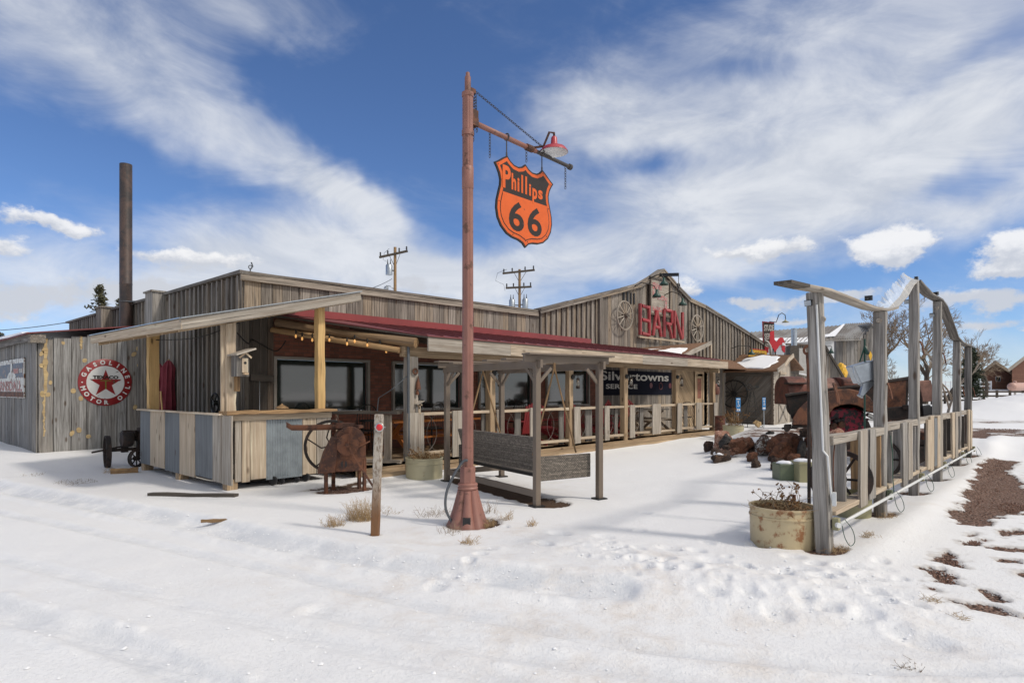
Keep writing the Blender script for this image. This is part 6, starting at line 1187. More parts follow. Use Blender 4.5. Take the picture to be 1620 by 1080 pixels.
# conduit, boxes and cables
m = MB(); z = .27
for i in range(5):
    a0, a1 = FA[i]+.05, FA[i+1]-.0; m.tube([(a0, FB-.13, z), (a1, FB-.13, z)], .018, 8)
m.build('conduit', M['pvc'], fe, smooth=True)
for i, a in enumerate(FA):
    m = MB(); m.box((a+.02, FB-.10, z+.0), (.07, .06, .12)); b_ = m.build('outlet_box', M['khaki'] if i != 1 else M['greenbox'], fe, bevel=.004); m = MB(); m.lathe([(.026, 0), (.026, .03)], (a-.03, FB-.12, z), 12, (-.6, -.8, 0)); m.build('knockout_cap', M['pvc'], b_)
    m = MB(); q = Vector((a+.07, FB-.14, z-.02)); m.tube(smooth_pts([q, q+Vector((.02, -.02, -.12)), q+Vector((.05, -.06, -.2)), q+Vector((.10, -.09, -.16)), q+Vector((.10, -.07, -.05)), q+Vector((.02, -.02, .06))]), .004, 5); m.build('loose_cable', M['stake'], b_)
m = MB(); a = FA[0]-.0; q = Vector((a-.09, FB-.04, 0)); m.tube([q+Vector((-.02, .085, 2.45)), q+Vector((-.005, .03, 1.0)), q+Vector((.0, -.01, .95)), q+Vector((.05, -.03, .55)), q+Vector((.09, -.04, .45))], .011, 6); m.box(q+Vector((.08, -.05, .52)), (.07, .035, .13), .2); m.build('riser_conduit', M['pvc'], fe)
m = MB(); a = FA[1]; m.tube([(a+.06, FB-.1, z1-.1), (a+.07, FB-.12, .8), (a-.02, FB-.14, .5), (a+.05, FB-.14, .3)], .006, 5); m.build('green_cable', M['stake'], fe)
def flood(label, p, d):
    t = thing('floodlight', label, 'floodlight', p, group='small floodlights on the fence posts'); p = Vector(p); d = Vector(d).normalized(); s_ = d.cross(UP).normalized(); m = MB(); m.beam(p-d*.015, p+d*.03, .08, .06); m.build('body', M['sheen'], t); m = MB(); m.beam(p+d*.031, p+d*.035, .07, .05); m.build('lens', M['galv'], t); m = MB(); m.tube([p-d*.02, p-d*.07-UP*.02], .01, 5); m.build('arm', M['sheen'], t)
flood('wire mesh floodlight on the left side of the nearest tall post', PB(1281, FB+.12, 479), (-1, .3, -.2)); flood('small floodlight on the wavy plank between first two posts', PB(1374, FB, 474)+UP*.02, (1, 0, .1)); flood('small floodlight by the top of the third fence post', PB(1436, FB+.08, 477), (-1, .2, -.3)); flood('black floodlight on the plank at the fourth post', PB(1480, FB, 468)+UP*.04, (1, -.3, .1)); flood('small hanging floodlight left of the fourth post top', PB(1475, FB+.05, 498), (-1, 0, -.4)); flood('black cap light on top of the third fence post', PB(1449, FB, 444)+UP*.03, (0, -1, 0))
# iron wheels leaning inside the fence
for lb, x, d0, y, r in (('rusty iron wheel leaning behind the first fence panel', 1330, 7.35, 745, .34), ('rusty iron wheel behind the second fence panel', 1392, 9.5, 706, .3)):
    c_ = PD(x, y, d0); c_.z = .55; t = thing('spoked_iron_wheel', lb, 'wheel', c_, group='iron wheels behind the fence'); m = MB(); nv = Vector((1, .15, 0)).normalized(); e1 = Vector((-nv.y, nv.x, 0)); m.lathe([(r-.05, -.04), (r, -.03), (r, .03), (r-.05, .04), (r-.05, -.04)], c_, 32, nv, caps=False)
    for k in range(6): a_ = 2*math.pi*k/6; m.tube([c_, c_+(e1*math.cos(a_)+UP*math.sin(a_))*(r-.04)], .015, 5)
    m.build('rim', M['rustdark'], t, smooth=40); m = MB(); m.lathe([(.05, -.07), (.07, 0), (.05, .07)], c_, 14, nv); m.build('hub', M['rustdark'], t)
p = on(PD(1350, 800, 7.9)); t = thing('low_green_tub', 'olive tub standing in the snow behind the first fence panel', 'tub', p); m = MB(); m.lathe([(.2, -.02), (.21, .28), (.22, .28), (.22, .31), (.19, .31), (.19, .25), (.01, .25)], p, 24); m.build('tub', M['khaki'], t, smooth=35)
# shepherd stake with a tilted watering can
gp_ = PD(1368, 780, 8.15); gx, gy = gp_.x, gp_.y; g0 = gz(gx, gy); top = PD(1368, 536, 8.15); t = thing('green_stake', 'thin dark green metal stake holding the tilted watering can', 'garden stake', (gx, gy, g0)); m = MB(); m.tube([(gx, gy, g0-.05), (gx, gy, top.z)], .012, 7); m.tube([Vector((gx, gy, top.z-.1)), PD(1360, 572, 8.1)], .01, 6); m.tube([Vector((gx, gy, top.z-.1)), PD(1373, 560, 8.1)], .02, 6); m.build('stake', M['stake'], t)
cc_ = PD(1377, 584, 8.05); t = thing('watering_can', 'square galvanised watering can tipped forward on the green stake', 'watering can', cc_)
q0, q1, q2, q3 = [PD(x, y, 8.0) for x, y in ((1350, 579), (1385, 569), (1396, 596), (1363, 607))]; m = MB(); m.prism([q0, q1, q2, q3], F*.2); m.build('can', M['galv'], t, bevel=.01)
m = MB(); s0, s1 = PD(1366, 606, 8.05), PD(1393, 597, 8.05); e0, e1_ = PD(1361, 625, 8.05), PD(1366, 626, 8.05); V = [s0, s1, e1_, e0]; m.prism(V, F*.05); m.lathe([(.012, 0), (.04, .035), (.04, .04)], PD(1363, 623, 8.08), 14, (PD(1358, 630, 8.0)-PD(1366, 618, 8.0))); m.build('spout', M['galv'], t); m = MB(); m.tube([q0, PD(1351, 590, 7.9), PD(1357, 604, 7.9), PD(1362, 610, 7.95), q3], .01, 6); m.build('handle', M['galv'], t)
# ================================================================ rusting truck body behind the fence
D0 = 13.3
tr_ = thing('rusting_truck', 'rusting old truck body with dark bed and arched fender', 'truck', PD(1340, 690, D0))
def poly(pts, d, th, name, mat, par=tr_, bevel=.015, smooth=False):
    m = MB(); m.prism([PD(x, y, d) for x, y in pts], (F+R*.52)*th); return m.build(name, M[mat], par, bevel=bevel, smooth=smooth)
fo = [(1252, 672), (1255, 660), (1262, 648), (1274, 636), (1290, 626), (1308, 619), (1326, 615.5), (1345, 615), (1362, 619), (1375, 627), (1384, 638), (1389, 652)]; fi = [(1372, 651), (1366, 645), (1356, 641), (1344, 639), (1330, 640.5), (1319, 645), (1313, 653), (1312, 672)]
poly(fo+fi, D0-.35, .7, 'fender', 'rust', smooth=35)
poly([(1241, 623), (1300, 615), (1357, 608), (1438, 595), (1440, 600), (1357, 613), (1300, 619), (1243, 628)], D0+.3, .06, 'bed_rim', 'rustdark'); poly([(1243, 628), (1300, 619), (1357, 613), (1438, 600), (1436, 652), (1390, 655), (1360, 650), (1262, 664), (1252, 662)], D0+.34, .04, 'bed_side', 'rustblack')
poly([(1241, 623), (1250, 621), (1262, 664), (1254, 664)], D0+.38, 1.5, 'bed_front', 'rustblack'); poly([(1398, 603), (1434, 600), (1432, 646), (1400, 648)], D0+.325, .012, 'rust_panel', 'rust', bevel=0)
poly([(1290, 640), (1425, 632), (1425, 640), (1290, 650)], D0+.45, 1.3, 'bed_floor', 'rustblack')
poly([(1404, 645), (1441, 642), (1441, 668), (1404, 668)], D0, .4, 'gear_case', 'rustdark'); poly([(1428, 640), (1438, 640), (1438, 648), (1428, 648)], D0-.05, .1, 'bracket', 'rustdark')
poly([(1453, 602), (1473, 601), (1480, 634), (1460, 636)], D0-.3, .03, 'hinged_plate', 'rustpink'); poly([(1459, 642), (1472, 640), (1478, 656), (1461, 658)], D0-.3, .25, 'battery_box', 'sheen'); poly([(1474, 643), (1486, 641), (1491, 655), (1479, 657)], D0-.3, .25, 'battery_box', 'sheen'); poly([(1450, 605), (1456, 603), (1462, 660), (1452, 661)], D0-.2, .1, 'upright', 'rustdark')
poly([(1252, 672), (1312, 672), (1312, 677), (1252, 676)], D0-.3, .6, 'running_board', 'rustdark'); poly([(1240, 671), (1252, 671), (1250, 680), (1244, 684), (1240, 680)], D0-.3, .15, 'step_bracket', 'rustdark'); poly([(1236, 676), (1262, 675), (1262, 678), (1236, 679)], D0-.2, .1, 'cross_bar', 'rustdark')
eng = poly([(1313, 648), (1328, 645), (1352, 645), (1368, 652), (1371, 692), (1340, 690), (1313, 690)], D0-.05, .5, 'engine', 'cabred', bevel=.03)
for (x, y, r) in ((1317, 674, .07), (1330, 671, .075), (1324, 664, .045), (1331, 663, .045), (1319, 665, .035)): m = MB(); m.lathe([(r, 0), (r, .07), (r*.6, .09), (r*.3, .09)], PD(x, y, D0-.05), 18, -F); m.build('cap', M['sheen'] if r < .07 else M['rust'], eng, smooth=40)
m = MB(); m.beam(PD(1372, 655, D0-.2), PD(1382, 660, D0-.2), .1, .07); m.beam(PD(1372, 663, D0-.2), PD(1384, 664, D0-.2), .1, .05); m.build('cylinder_head', M['chrome'], tr_)
m = MB(); m.lathe([(.28, -.1), (.42, -.08), (.42, .08), (.28, .1)], PD(1345, 683, D0+.15), 24, -F); m.build('wheel', M['rustdark'], tr_, smooth=40)
m = MB(); m.tube([PD(1283.5, 566, 7.5), PD(1281.5, 619, 7.5)], .03, 8); m.build('x', M['rust']) if 0 else None

def scrap_thing(name, label, cat, x, y, d):
    p = on(PD(x, y, d)); return thing(name, label, cat, p, group='rusty scrap beside the truck'), p
t, p = scrap_thing('gear_wheel', 'large rusty toothed gear leaning beside the truck gear case', 'gear', 1412, 690, 12.4); m = MB(); cc_ = p+UP*.62
for k in range(22): a_ = 2*math.pi*k/22; e_ = R*math.cos(a_)+UP*math.sin(a_); m.beam(cc_+e_*.27, cc_+e_*.35, .04, .06, up=F)
m.lathe([(.2, -.03), (.29, -.03), (.29, .03), (.2, .03), (.2, -.03)], cc_, 28, F, caps=False); m.lathe([(.07, -.06), (.07, .06)], cc_, 12, F)
for k in range(5): a_ = 2*math.pi*k/5; m.tube([cc_, cc_+(R*math.cos(a_)+UP*math.sin(a_))*.22], .022, 5)
m.build('wheel', M['rust'], t, smooth=30)
t, p = scrap_thing('engine_block', 'dark rusty engine block standing low behind the fence rails', 'engine', 1452, 690, 12.5); c0 = p+UP*.25; m = MB(); m.box(c0, (.75, .4, .42), math.atan2(R.y, R.x)); m.box(c0+UP*.27, (.62, .3, .12), math.atan2(R.y, R.x)); b_ = m.build('block', M['rustdark'], t, bevel=.03)
for k in range(4): m = MB(); m.lathe([(.05, 0), (.05, .14), (.03, .16)], c0+R*(-.24+.16*k)+UP*.33, 12); m.build('cylinder', M['rust'], b_, smooth=40)
t, p = scrap_thing('coil_spring', 'rusty coil spring lying among scrap behind the fence', 'spring', 1392, 688, 12.2); m = MB(); m.tube([p+R*(.03*k*.5-.2)+F*(.09*math.cos(k*.7))+UP*(.45+.09*math.sin(k*.7)) for k in range(34)], .016, 5); m.build('coil', M['rust'], t, smooth=True)
t, p = scrap_thing('scrap_pipes', 'three rusty pipes stacked against the truck fender', 'pipes', 1368, 690, 12.3); m = MB()
for k in range(3): m.tube([p+R*(-.35+.02*k)+UP*(.30+.09*k), p+R*(.5-.1*k)+F*.1+UP*(.42+.10*k)], .035, 9)
m.build('pipe', M['rustpink'], t, smooth=True)
t, p = scrap_thing('plough_seat', 'rusty pan seat on a bent bar beyond the fourth fence bay', 'seat', 1476, 690, 13.2); m = MB(); m.lathe([(.02, 0), (.16, .02), (.22, .09), (.215, .1), (.15, .035), (.01, .015)], p+UP*.95, 18); m.build('seat_pan', M['rustred'], t, smooth=True); m = MB(); m.tube(smooth_pts([p, p+UP*.4+R*.1, p+UP*.95]), .025, 7); m.build('support', M['rustdark'], t)
# second rusty car body further back
D1 = 19.5; t = thing('rusty_car_body', 'faded pink and red rusted old car shell behind truck', 'car', PD(1300, 650, D1))
def roofed(x0, x1, ytop, ybot, d, dep, name, mat, rnd=.5):
    m = MB(); L0_ = PD(x0, 617, d); L1_ = PD(x1, 617, d); zt3 = 1.6-d*(ytop-617)/983; zb3 = 1.6-d*(ybot-617)/983; prf = [(0, zb3)]+[(dep/2-dep/2*math.cos(k), zt3-(zt3-zb3)*rnd*(1-math.sin(k))) for k in np.linspace(0, math.pi, 12)]+[(dep, zb3)]
    m.prism([Vector((L0_.x, L0_.y, 0))+F*u_+UP*z_ for u_, z_ in prf], L1_-L0_); return m.build(name, M[mat], t, smooth=40, bevel=.02)
roofed(1248, 1279, 594.5, 640, D1, 1.1, 'cowl', 'rustred'); roofed(1279, 1352, 597, 640, D1+.1, 1.2, 'bonnet', 'rustpink'); roofed(1335, 1358, 596, 610, D1-.1, 1.3, 'nose', 'rustred'); roofed(1249, 1277, 605, 607.5, D1-.12, .4, 'moulding', 'rustdark', .1)
for x in (1262, 1340): m = MB(); m.lathe([(.2, -.08), (.33, -.08), (.33, .08), (.2, .08)], PD(x, 643, D1-.05), 20, -F); m.build('wheel', M['rustdark'], t)
# dark rusty leaf spring hanging left of the post
t = thing('leaf_spring', 'long rusty leaf spring standing upright behind the nearest tall post', 'leaf spring', PD(1282, 620, 7.2)); m = MB(); m.tube([PD(1278.5, 557, 7.2), PD(1280, 580, 7.2), PD(1280.5, 619, 7.2)], .028, 7); m.ring(PD(1278.5, 554, 7.2), .05, .016, (-F), 16, 5); m.build('spring', M['rust'], t)
m = MB(); p = PD(1280, 640, 7.2); m.tube([p, Vector((p.x, p.y, gz(p.x, p.y)-.05))], .02, 6); m.tube([PD(1280.5, 619, 7.2), p], .02, 6); m.build('stand', M['rustdark'], t)
# ================================================================ shed with diagonal boards
SA, SB = 28.2, 10.1; t = thing('diagonal_board_shed', 'small shed with dark diagonal boards and brown shingle roof', 'shed', (SA, SB, 0)); ds = t
m = MB(); m.bx(SA+.03, 31.2, SB+.03, WB, 0, 2.45); m.build('walls', M['greydark'], t)
m = MB(); k = -2.8
while k < 2.5:
    b_0, b_1 = SB, WB; z0, z1 = k, k+(b_1-b_0)*1.1
    f0 = max(0, (0-z0)/(z1-z0)); f1 = min(1, (2.45-z0)/(z1-z0))
    if f1 > f0: m.beam((SA, b_1-(b_1-b_0)*f0, z0+(z1-z0)*f0), (SA, b_1-(b_1-b_0)*f1, z0+(z1-z0)*f1), .03, .15, up=(0, 1, 1))
    k += .23
m.beam((SA-.03, SB, 2.35), (SA-.03, WB, 2.35), .04, .22); m.beam((SA-.02, SB+.03, 0), (SA-.02, SB+.03, 2.4), .1, .08, up=(1, 0, 0)); m.build('diagonal_cladding', M['greydark'], t)
m = MB(); boards_b(m, SA, 30.3, SB, 0, lambda a: 2.5+.35*(a-SA), .2); m.build('end_wall', M['palegrey'], t)
d0 = MB(); d0.bx(28.75, 29.8, SB-.06, SB-.03, .1, 1.95); do = d0.build('door', M['palegrey'], t); m = MB(); m.beam((28.8, SB-.07, .2), (29.75, SB-.07, 1.0), .02, .1); m.beam((28.8, SB-.07, 1.0), (29.75, SB-.07, .2), .02, .1); m.beam((28.75, SB-.07, 1.05), (29.8, SB-.07, 1.05), .02, .12); m.build('door_brace', M['grey'], do)
m = MB(); m.bx(28.8, 29.6, SB-.1, SB-.04, 2.15, 2.28); m.bx(28.85, 29.65, SB-.1, SB-.04, 2.32, 2.42); m.build('plank_plaque', M['palegrey'], t)
m = MB(); RB0 = SB-.3; m.prism([(SA-.35, RB0, 2.48), (29.8, RB0, 3.22), (29.8, WB, 3.34), (SA-.35, WB, 2.48)], (0, 0, -.07)); m.prism([(29.8, RB0, 3.22), (31.4, RB0, 2.6), (31.4, WB, 2.6), (29.8, WB, 3.34)], (0, 0, -.07)); m.build('roof', M['shingle'], t)
m = MB(); m.beam((SA-.38, RB0-.03, 2.45), (28.7, RB0-.03, 2.72), .05, .18); m.beam((28.7, RB0-.034, 2.70), (29.3, RB0-.034, 3.02), .05, .18); m.beam((29.3, RB0-.03, 3.0), (29.85, RB0-.03, 3.2), .05, .18); m.build('barge_board', M['palegrey'], t)
snow_patch('roof_snow', [(SA-.35, RB0, 2.49), (29.8, RB0, 3.23), (29.8, WB, 3.35), (SA-.35, WB, 2.49)], [(.10, .25), (.5, .12), (.85, .18), (.95, .55), (.7, .8), (.25, .9), (.15, .6)], t, seed=12)
wheel('wagon_wheel', 'large black spoked wheel on the dark diagonal shed wall', 'wagon wheel', PA(1161, SA-.1, 623), .63, n=(-1, 0, 0), mat='iron', hub='iron', w=.045)
# windmill ornament
p = on(PD(1190, 676, 26.3)); t = thing('garden_windmill', 'black lattice windmill ornament before the diagonal board shed', 'windmill ornament', p); zt4 = PD(1190, 618, 26.3).z; m = MB()
for s1, s2 in ((-1, -1), (1, -1), (1, 1), (-1, 1)): m.tube([p+R*(s1*.32)+F*(s2*.3), Vector((p.x, p.y, zt4))+R*(s1*.05)], .014, 4)
for k in range(7):
    f_ = k/7; r_ = .32*(1-f_)+.05*f_; z_ = p.z+(zt4-p.z)*f_; q = [Vector((p.x, p.y, z_))+R*(a_*r_)+F*(b_*r_) for a_, b_ in ((-1, -1), (1, -1), (1, 1), (-1, 1))]
    for i in range(4): m.tube([q[i], q[(i+1) % 4]], .009, 4)
m.build('lattice_tower', M['iron'], t); m = MB(); cc_ = PD(1185, 612, 26.2)
for k in range(8): a_ = k*math.pi/4+.2; e_ = R*math.cos(a_)+UP*math.sin(a_); s_ = R*(-math.sin(a_))+UP*math.cos(a_); m.add([cc_+e_*.04, cc_+e_*.15-s_*.045, cc_+e_*.15+s_*.045], [(0, 1, 2)])
m.lathe([(.03, 0), (.03, .03)], cc_, 8, -F); m.build('fan', M['iron'], t); m = MB(); m.prism([PD(1194, 611, 26.3), PD(1200, 609, 26.3), PD(1201, 613, 26.3), PD(1197, 613.5, 26.3)], F*.01); m.tube([cc_, PD(1196, 611.5, 26.3)], .01, 4); m.build('tail', M['iron'], t)
# blue parking signs
for lb, x0, x1, y0, y1, d, px, yb in (('wide blue accessible parking sign in front of the black wheel', 1164.3, 1171.5, 629, 651, 25., 1168, 676), ('narrow blue accessible parking sign right of the garden windmill', 1206, 1211.3, 628.5, 648, 24.4, 1208.7, 678)):
    p = PD(px, yb, d); g = gz(p.x, p.y); t = thing('parking_sign', lb, 'parking sign', (p.x, p.y, g), group='blue parking signs'); c0 = PD((x0+x1)/2, (y0+y1)/2, d); wv = (x1-x0)/FOC*d; hv = (y1-y0)/FOC*d
    m = MB(); m.box(c0, (wv, .012, hv), math.atan2(R.y, R.x)); m.build('panel', M['bluesign'], t); m = MB(); m.tube([(p.x, p.y, g), (c0.x+F.x*.03, c0.y+F.y*.03, c0.z)], .018, 6); m.build('post', M['galv'], t)
    m = MB(); o_ = c0-F*.009; k_ = wv*.5; m.lathe([(.03, 0), (.03, .003)], o_+UP*hv*.22, 10, -F); m.tube([o_+UP*hv*.15, o_+UP*(hv*.02), o_+UP*hv*.0+R*k_*.35, o_-UP*hv*.12+R*k_*.5], .012, 4); m.tube([o_+R*(k_*.42*math.cos(a_))+UP*(-hv*.06+k_*.42*math.sin(a_)) for a_ in np.linspace(.9*math.pi, 2*math.pi, 10)], .011, 4); m.build('wheelchair_symbol', M['white'], t)
    m = MB(); m.box(c0-F*.008-UP*hv*.37, (wv*.8, .004, hv*.13), math.atan2(R.y, R.x)); m.box(c0-F*.008+UP*hv*.4, (wv*.8, .004, hv*.06), math.atan2(R.y, R.x)); m.build('caption_strip', M['white'], t)
t = thing('red_lantern_box', 'dark red fixture hung on the wall past the porch corner', 'fixture', PD(1132, 612, 24)); m = MB(); m.lathe([(.12, -.3), (.16, -.2), (.14, .0), (.05, .12)], PD(1132, 612, 24.), 16); m.build('body', M['rustred'], t, smooth=40); m = MB(); m.beam(PD(1132, 607, 24), PD(1132, 600, 24), .03, .02); m.build('hanger', M['iron'], t)
# signs on the shed ridge
DD = 30.6
def flat(name, par, pts, d, th, mat, **k): m = MB(); m.prism([PD(x, y, d) for x, y in pts], F*th); return m.build(name, M[mat], par, **k)
t = thing('service_sign', 'tall weathered black service sign with red edge on shed roof', 'sign', PD(1215, 560, DD)); M['oldblack'] = plain('weathered_dark_sign_paint', (.07, .06, .05), .7, var=.5, sc=6, worn=(.2, .17, .13), wornk=(.55, .62))
flat('panel', t, [(1206.5, 508.5), (1225, 510.5), (1225, 545), (1208, 542)], DD, .05, 'oldblack'); flat('edge', t, [(1206, 508), (1225, 510), (1225, 511.2), (1206, 509.3)], DD-.06, .05, 'red_enamel'); flat('edge', t, [(1206.1, 509.4), (1207.3, 509.5), (1208.4, 541), (1207.2, 541)], DD-.06, .05, 'red_enamel')
nu = R; m = MB(); put_text(m, 'STUDE', PD(1216.3, 518.5, DD-.06), nu, UP, .47, .30, -F, bold=.03, t=.01); put_text(m, 'SERV', PD(1216, 532, DD-.06), nu, UP, .42, .30, -F, bold=.03, t=.01); m.build('lettering', M['dimwhite'], t)
m = MB(); 
for x in (1209, 1223): m.tube([PD(x, 542, DD+.06), PD(x, 562, DD+.06)], .03, 5)
m.build('leg', M['sheen'], t)
t = thing('rooster_cutout', 'bright red metal rooster cutout standing on shed roof', 'rooster figure', PD(1228, 560, DD-.4))
ro = [(1219.5, 524), (1224.5, 523), (1225, 530), (1225.5, 537), (1229, 541), (1231.5, 536), (1235, 533.5), (1238.5, 534), (1240.5, 538), (1241.5, 543), (1238.5, 541), (1237.5, 544.5), (1234, 545.5), (1230.5, 551), (1228.5, 553), (1227.5, 558), (1225.5, 558), (1224.5, 553), (1220.5, 548), (1217.5, 542), (1218.5, 535), (1217.5, 532.5), (1219, 530.5), (1217.8, 528)]
flat('body', t, ro, DD-.4, .04, 'brightred'); m = MB(); m.tube([PD(1226.5, 556, DD-.38), PD(1226.5, 562, DD-.38)], .04, 6); m.build('stand', M['sheen'], t)
t = thing('small_red_cutouts', 'smaller red ornament with snow right of the rooster', 'ornament', PD(1239, 556, DD-.3)); flat('frame', t, [(1235, 547), (1242, 547), (1242, 557), (1239.5, 557), (1237, 553), (1237, 549.5)], DD-.3, .05, 'brightred'); m = MB(); m.blob(PD(1238.5, 545.5, DD-.25), 1, .2, 2, 2, (.14, .12, .05)); m.build('snow_cap', M['snowbit'], t, smooth=True)
t = thing('red_ornament', 'small red ornament between the yellow sign and the curved horn', 'ornament', PD(1213, 556, DD-.3)); flat('body', t, [(1210, 548), (1216, 549), (1216, 558), (1211, 557)], DD-.3, .05, 'brightred')
t = thing('white_curved_horn', 'cream curved duct bending up left of the red rooster', 'duct', PD(1219, 562, DD-.6)); m = MB(); m.tube([PD(1210, 538, DD-.6), PD(1215, 541, DD-.6), PD(1218.5, 547, DD-.6), PD(1219.5, 562, DD-.6)], .045, 8, .065); m.build('horn', M['concrete'], t, smooth=True)
t = thing('yellow_sign', 'yellow lettered sign with red rim on shed roof edge', 'sign', PD(1198, 560, DD-1)); flat('panel', t, [(1187, 552), (1212, 554.5), (1214, 562.5), (1184, 564)], DD-1, .05, 'yellowpaint'); flat('rim', t, [(1187, 551), (1212, 553.5), (1212, 554.5), (1187, 552)], DD-1.02, .06, 'brightred'); m = MB(); put_text(m, 'Studebaker', PD(1199, 558.8, DD-1.01), (PD(1212, 559.3, DD-1)-PD(1186, 558.3, DD-1)).normalized(), UP, .68, .16, -F, bold=.02, t=.012); m.build('lettering', M['oldblack'], t)
t = thing('gooseneck_lamp', 'tall curved gooseneck lamp above the weathered service sign', 'lamp', PD(1222, 509, DD)); m = MB(); m.tube([PD(x, y, DD) for x, y in ((1217, 508.5), (1228, 509.5), (1230, 504), (1232, 498), (1237, 495), (1242, 498), (1243, 505))], .02, 6); m.build('arm', M['iron'], t); m = MB(); m.lathe([(.18, -.06), (.12, -.01), (.04, .03), (.03, .08)], PD(1242.5, 508, DD), 16); m.build('lamp_shade', M['khaki'], t, smooth=True)
# flue stack
t = thing('flue_stack', 'galvanised flue pipe on a blackened boxed chimney behind shed', 'chimney', PD(1257, 590, 33)); flat('box', t, [(1250.5, 546.5), (1264, 546.5), (1264, 592), (1249.5, 585)], 33, .5, 'greydark'); m = MB(); b_ = PD(1256.3, 547, 33.2); m.lathe([(.145, 0), (.145, .86), (.16, .87), (.16, .93), (.02, .95)], b_, 18); m.build('flue', M['galv'], t, smooth=40); m = MB(); m.blob(PD(1251, 580.5, 32.9), 1, .2, 2, 3, (.16, .14, .08)); m.build('snow_cap', M['snowbit'], t, smooth=True)
# small gabled grey shed further back
def farboards(par, name, pts, d, mat, th=.2, step=2.6, slope=0.):
    m = MB(); m.prism([PD(x, y, d+.05) for x, y in pts], F*th); xs_ = [p[0] for p in pts]; x = min(xs_)
    def span(x):
        ys = []
        for (x0, y0), (x1, y1) in zip(pts, pts[1:]+pts[:1]):
            if (x0-x)*(x1-x) <= 0 and x0 != x1: ys.append(y0+(y1-y0)*(x-x0)/(x1-x0))
        return (min(ys), max(ys)) if len(ys) > 1 else None
    while x < max(xs_)-.5:
        w_ = step*rg.uniform(.8, 1.2); q = span(min(x+w_/2, max(xs_)-.1))
        if q and q[1]-q[0] > 1: m.beam(PD(x+w_/2, q[1], d), PD(x+w_/2, q[0]+.6, d), w_*.92/FOC*d, .05, up=F)
        x += w_
    return m.build(name, M[mat], par)
t = thing('grey_gabled_shed', 'grey board shed with steep sloping roof edge behind fence', 'shed', PD(1290, 617, 36)); farboards(t, 'front_wall', [(1243, 549), (1252, 545), (1306, 548), (1334, 600), (1334, 617), (1243, 617)], 36, 'parapet'); m = MB(); m.beam(PD(1305, 547, 35.9), PD(1335, 598, 35.9), .15, .1); m.beam(PD(1243, 544, 35.9), PD(1306, 547, 35.9), .15, .08); m.build('roof_edge', M['greydark'], t)
flat('block_panel', t, [(1264.5, 550.5), (1275, 551), (1281, 596), (1264.5, 592)], 35.7, .1, 'concrete'); m = MB(); m.beam(PD(1247, 587, 34.9), PD(1278, 593, 34.9), .06, .04); m.build('snowy_ledge', M['snowbit'], t)
t = thing('gooseneck_lamp', 'green shaded lamp hanging before the white barn wall', 'lamp', PD(1305, 548, 35.6)); m = MB(); m.tube([PD(x, y, 35.6) for x, y in ((1304, 548), (1315, 547.5), (1316, 550))], .02, 5); m.build('arm', M['iron'], t); m = MB(); m.lathe([(.17, -.1), (.08, .05), (.04, .2)], PD(1315, 556, 35.6), 14); m.build('lamp_shade', M['darkgreen'], t, smooth=True)
# tin roofed barn
DB = 46.; t = thing('tin_roofed_barn', 'long white walled barn with ribbed tin roof', 'barn', PD(1290, 617, DB))
flat('wall', t, [(1185, 538), (1330, 538), (1330, 617), (1185, 617)], DB, 4., 'white')
def roofpoly(pts, name, mat, rib=True):
    q = [PD(x, y, d) for x, y, d in pts]; m = MB(); m.prism(q, UP*-.08); 
    if rib:
        n = 26
        for k in range(n): f_ = (k+.5)/n; m.beam(q[3].lerp(q[2], f_)+UP*.03, q[0].lerp(q[1], f_)+UP*.03, .06, .05)
    return m.build(name, M[mat], t)
roofpoly([(1180, 526, DB+3.5), (1345, 513.5, DB+3.5), (1322, 536.5, DB-.4), (1150, 548, DB-.4)], 'roof', 'tin')
m = MB(); m.prism([PD(1306, 534.5, DB+.0)+UP*.12, PD(1323, 533.5, DB+.0)+UP*.12, PD(1345, 518, DB+3)+UP*.12, PD(1334, 514.5, DB+3.3)+UP*.12], UP*-.05); m.prism([PD(1180, 548, DB-.5)+UP*.03, PD(1300, 538.5, DB-.5)+UP*.03, PD(1312, 530, DB+.9)+UP*.1, PD(1270, 536, DB+.6)+UP*.1, PD(1190, 537, DB+.9)+UP*.1], UP*-.05); m.build('roof_snow', M['snowbit'], t)
t = thing('grey_board_tower', 'tall grey board lean-to with ribbed tin gable roof', 'outbuilding', PD(1355, 617, DB-5)); farboards(t, 'wall', [(1322, 537.5), (1361, 537), (1361, 600), (1335, 600), (1335, 617), (1322, 617)], DB-5, 'grey', step=5.5); farboards(t, 'gable_wall', [(1361.5, 537), (1378, 517), (1389, 530), (1389, 617), (1361.5, 617)], DB-4.9, 'grey', step=4)
m = MB(); q = [PD(1337, 512.5, DB-2), PD(1379, 510.5, DB-2.5), PD(1362, 536, DB-5.4), PD(1317, 537, DB-5.4)]; m.prism(q, UP*-.1)
for k in range(12): f_ = (k+.5)/12; m.beam(q[3].lerp(q[2], f_)+UP*.03, q[0].lerp(q[1], f_)+UP*.03, .07, .05)
m.prism([PD(1379, 510.5, DB-4.5), PD(1391, 528, DB-4.5), PD(1391, 530, DB-4.5), PD(1379, 513, DB-4.5)], F*2); m.build('roof', M['tin'], t); m = MB(); m.beam(PD(1320, 537.8, DB-5.2), PD(1362, 536.3, DB-5.2), .2, .12); m.build('eave', M['greydark'], t)
t = thing('yellow_machine', 'yellow painted machine part beside the grey outbuilding', 'machine', PD(1335, 600, 38)); m = MB(); m.blob(PD(1332, 588, 38), 1, .25, 3, 2, (.35, .3, .55)); m.build('hood', M['yellowpaint'], t); m = MB(); m.lathe([(.35, -.1), (.35, .1)], PD(1336, 606, 37.9), 16, -F); m.build('wheel', M['sheen'], t)
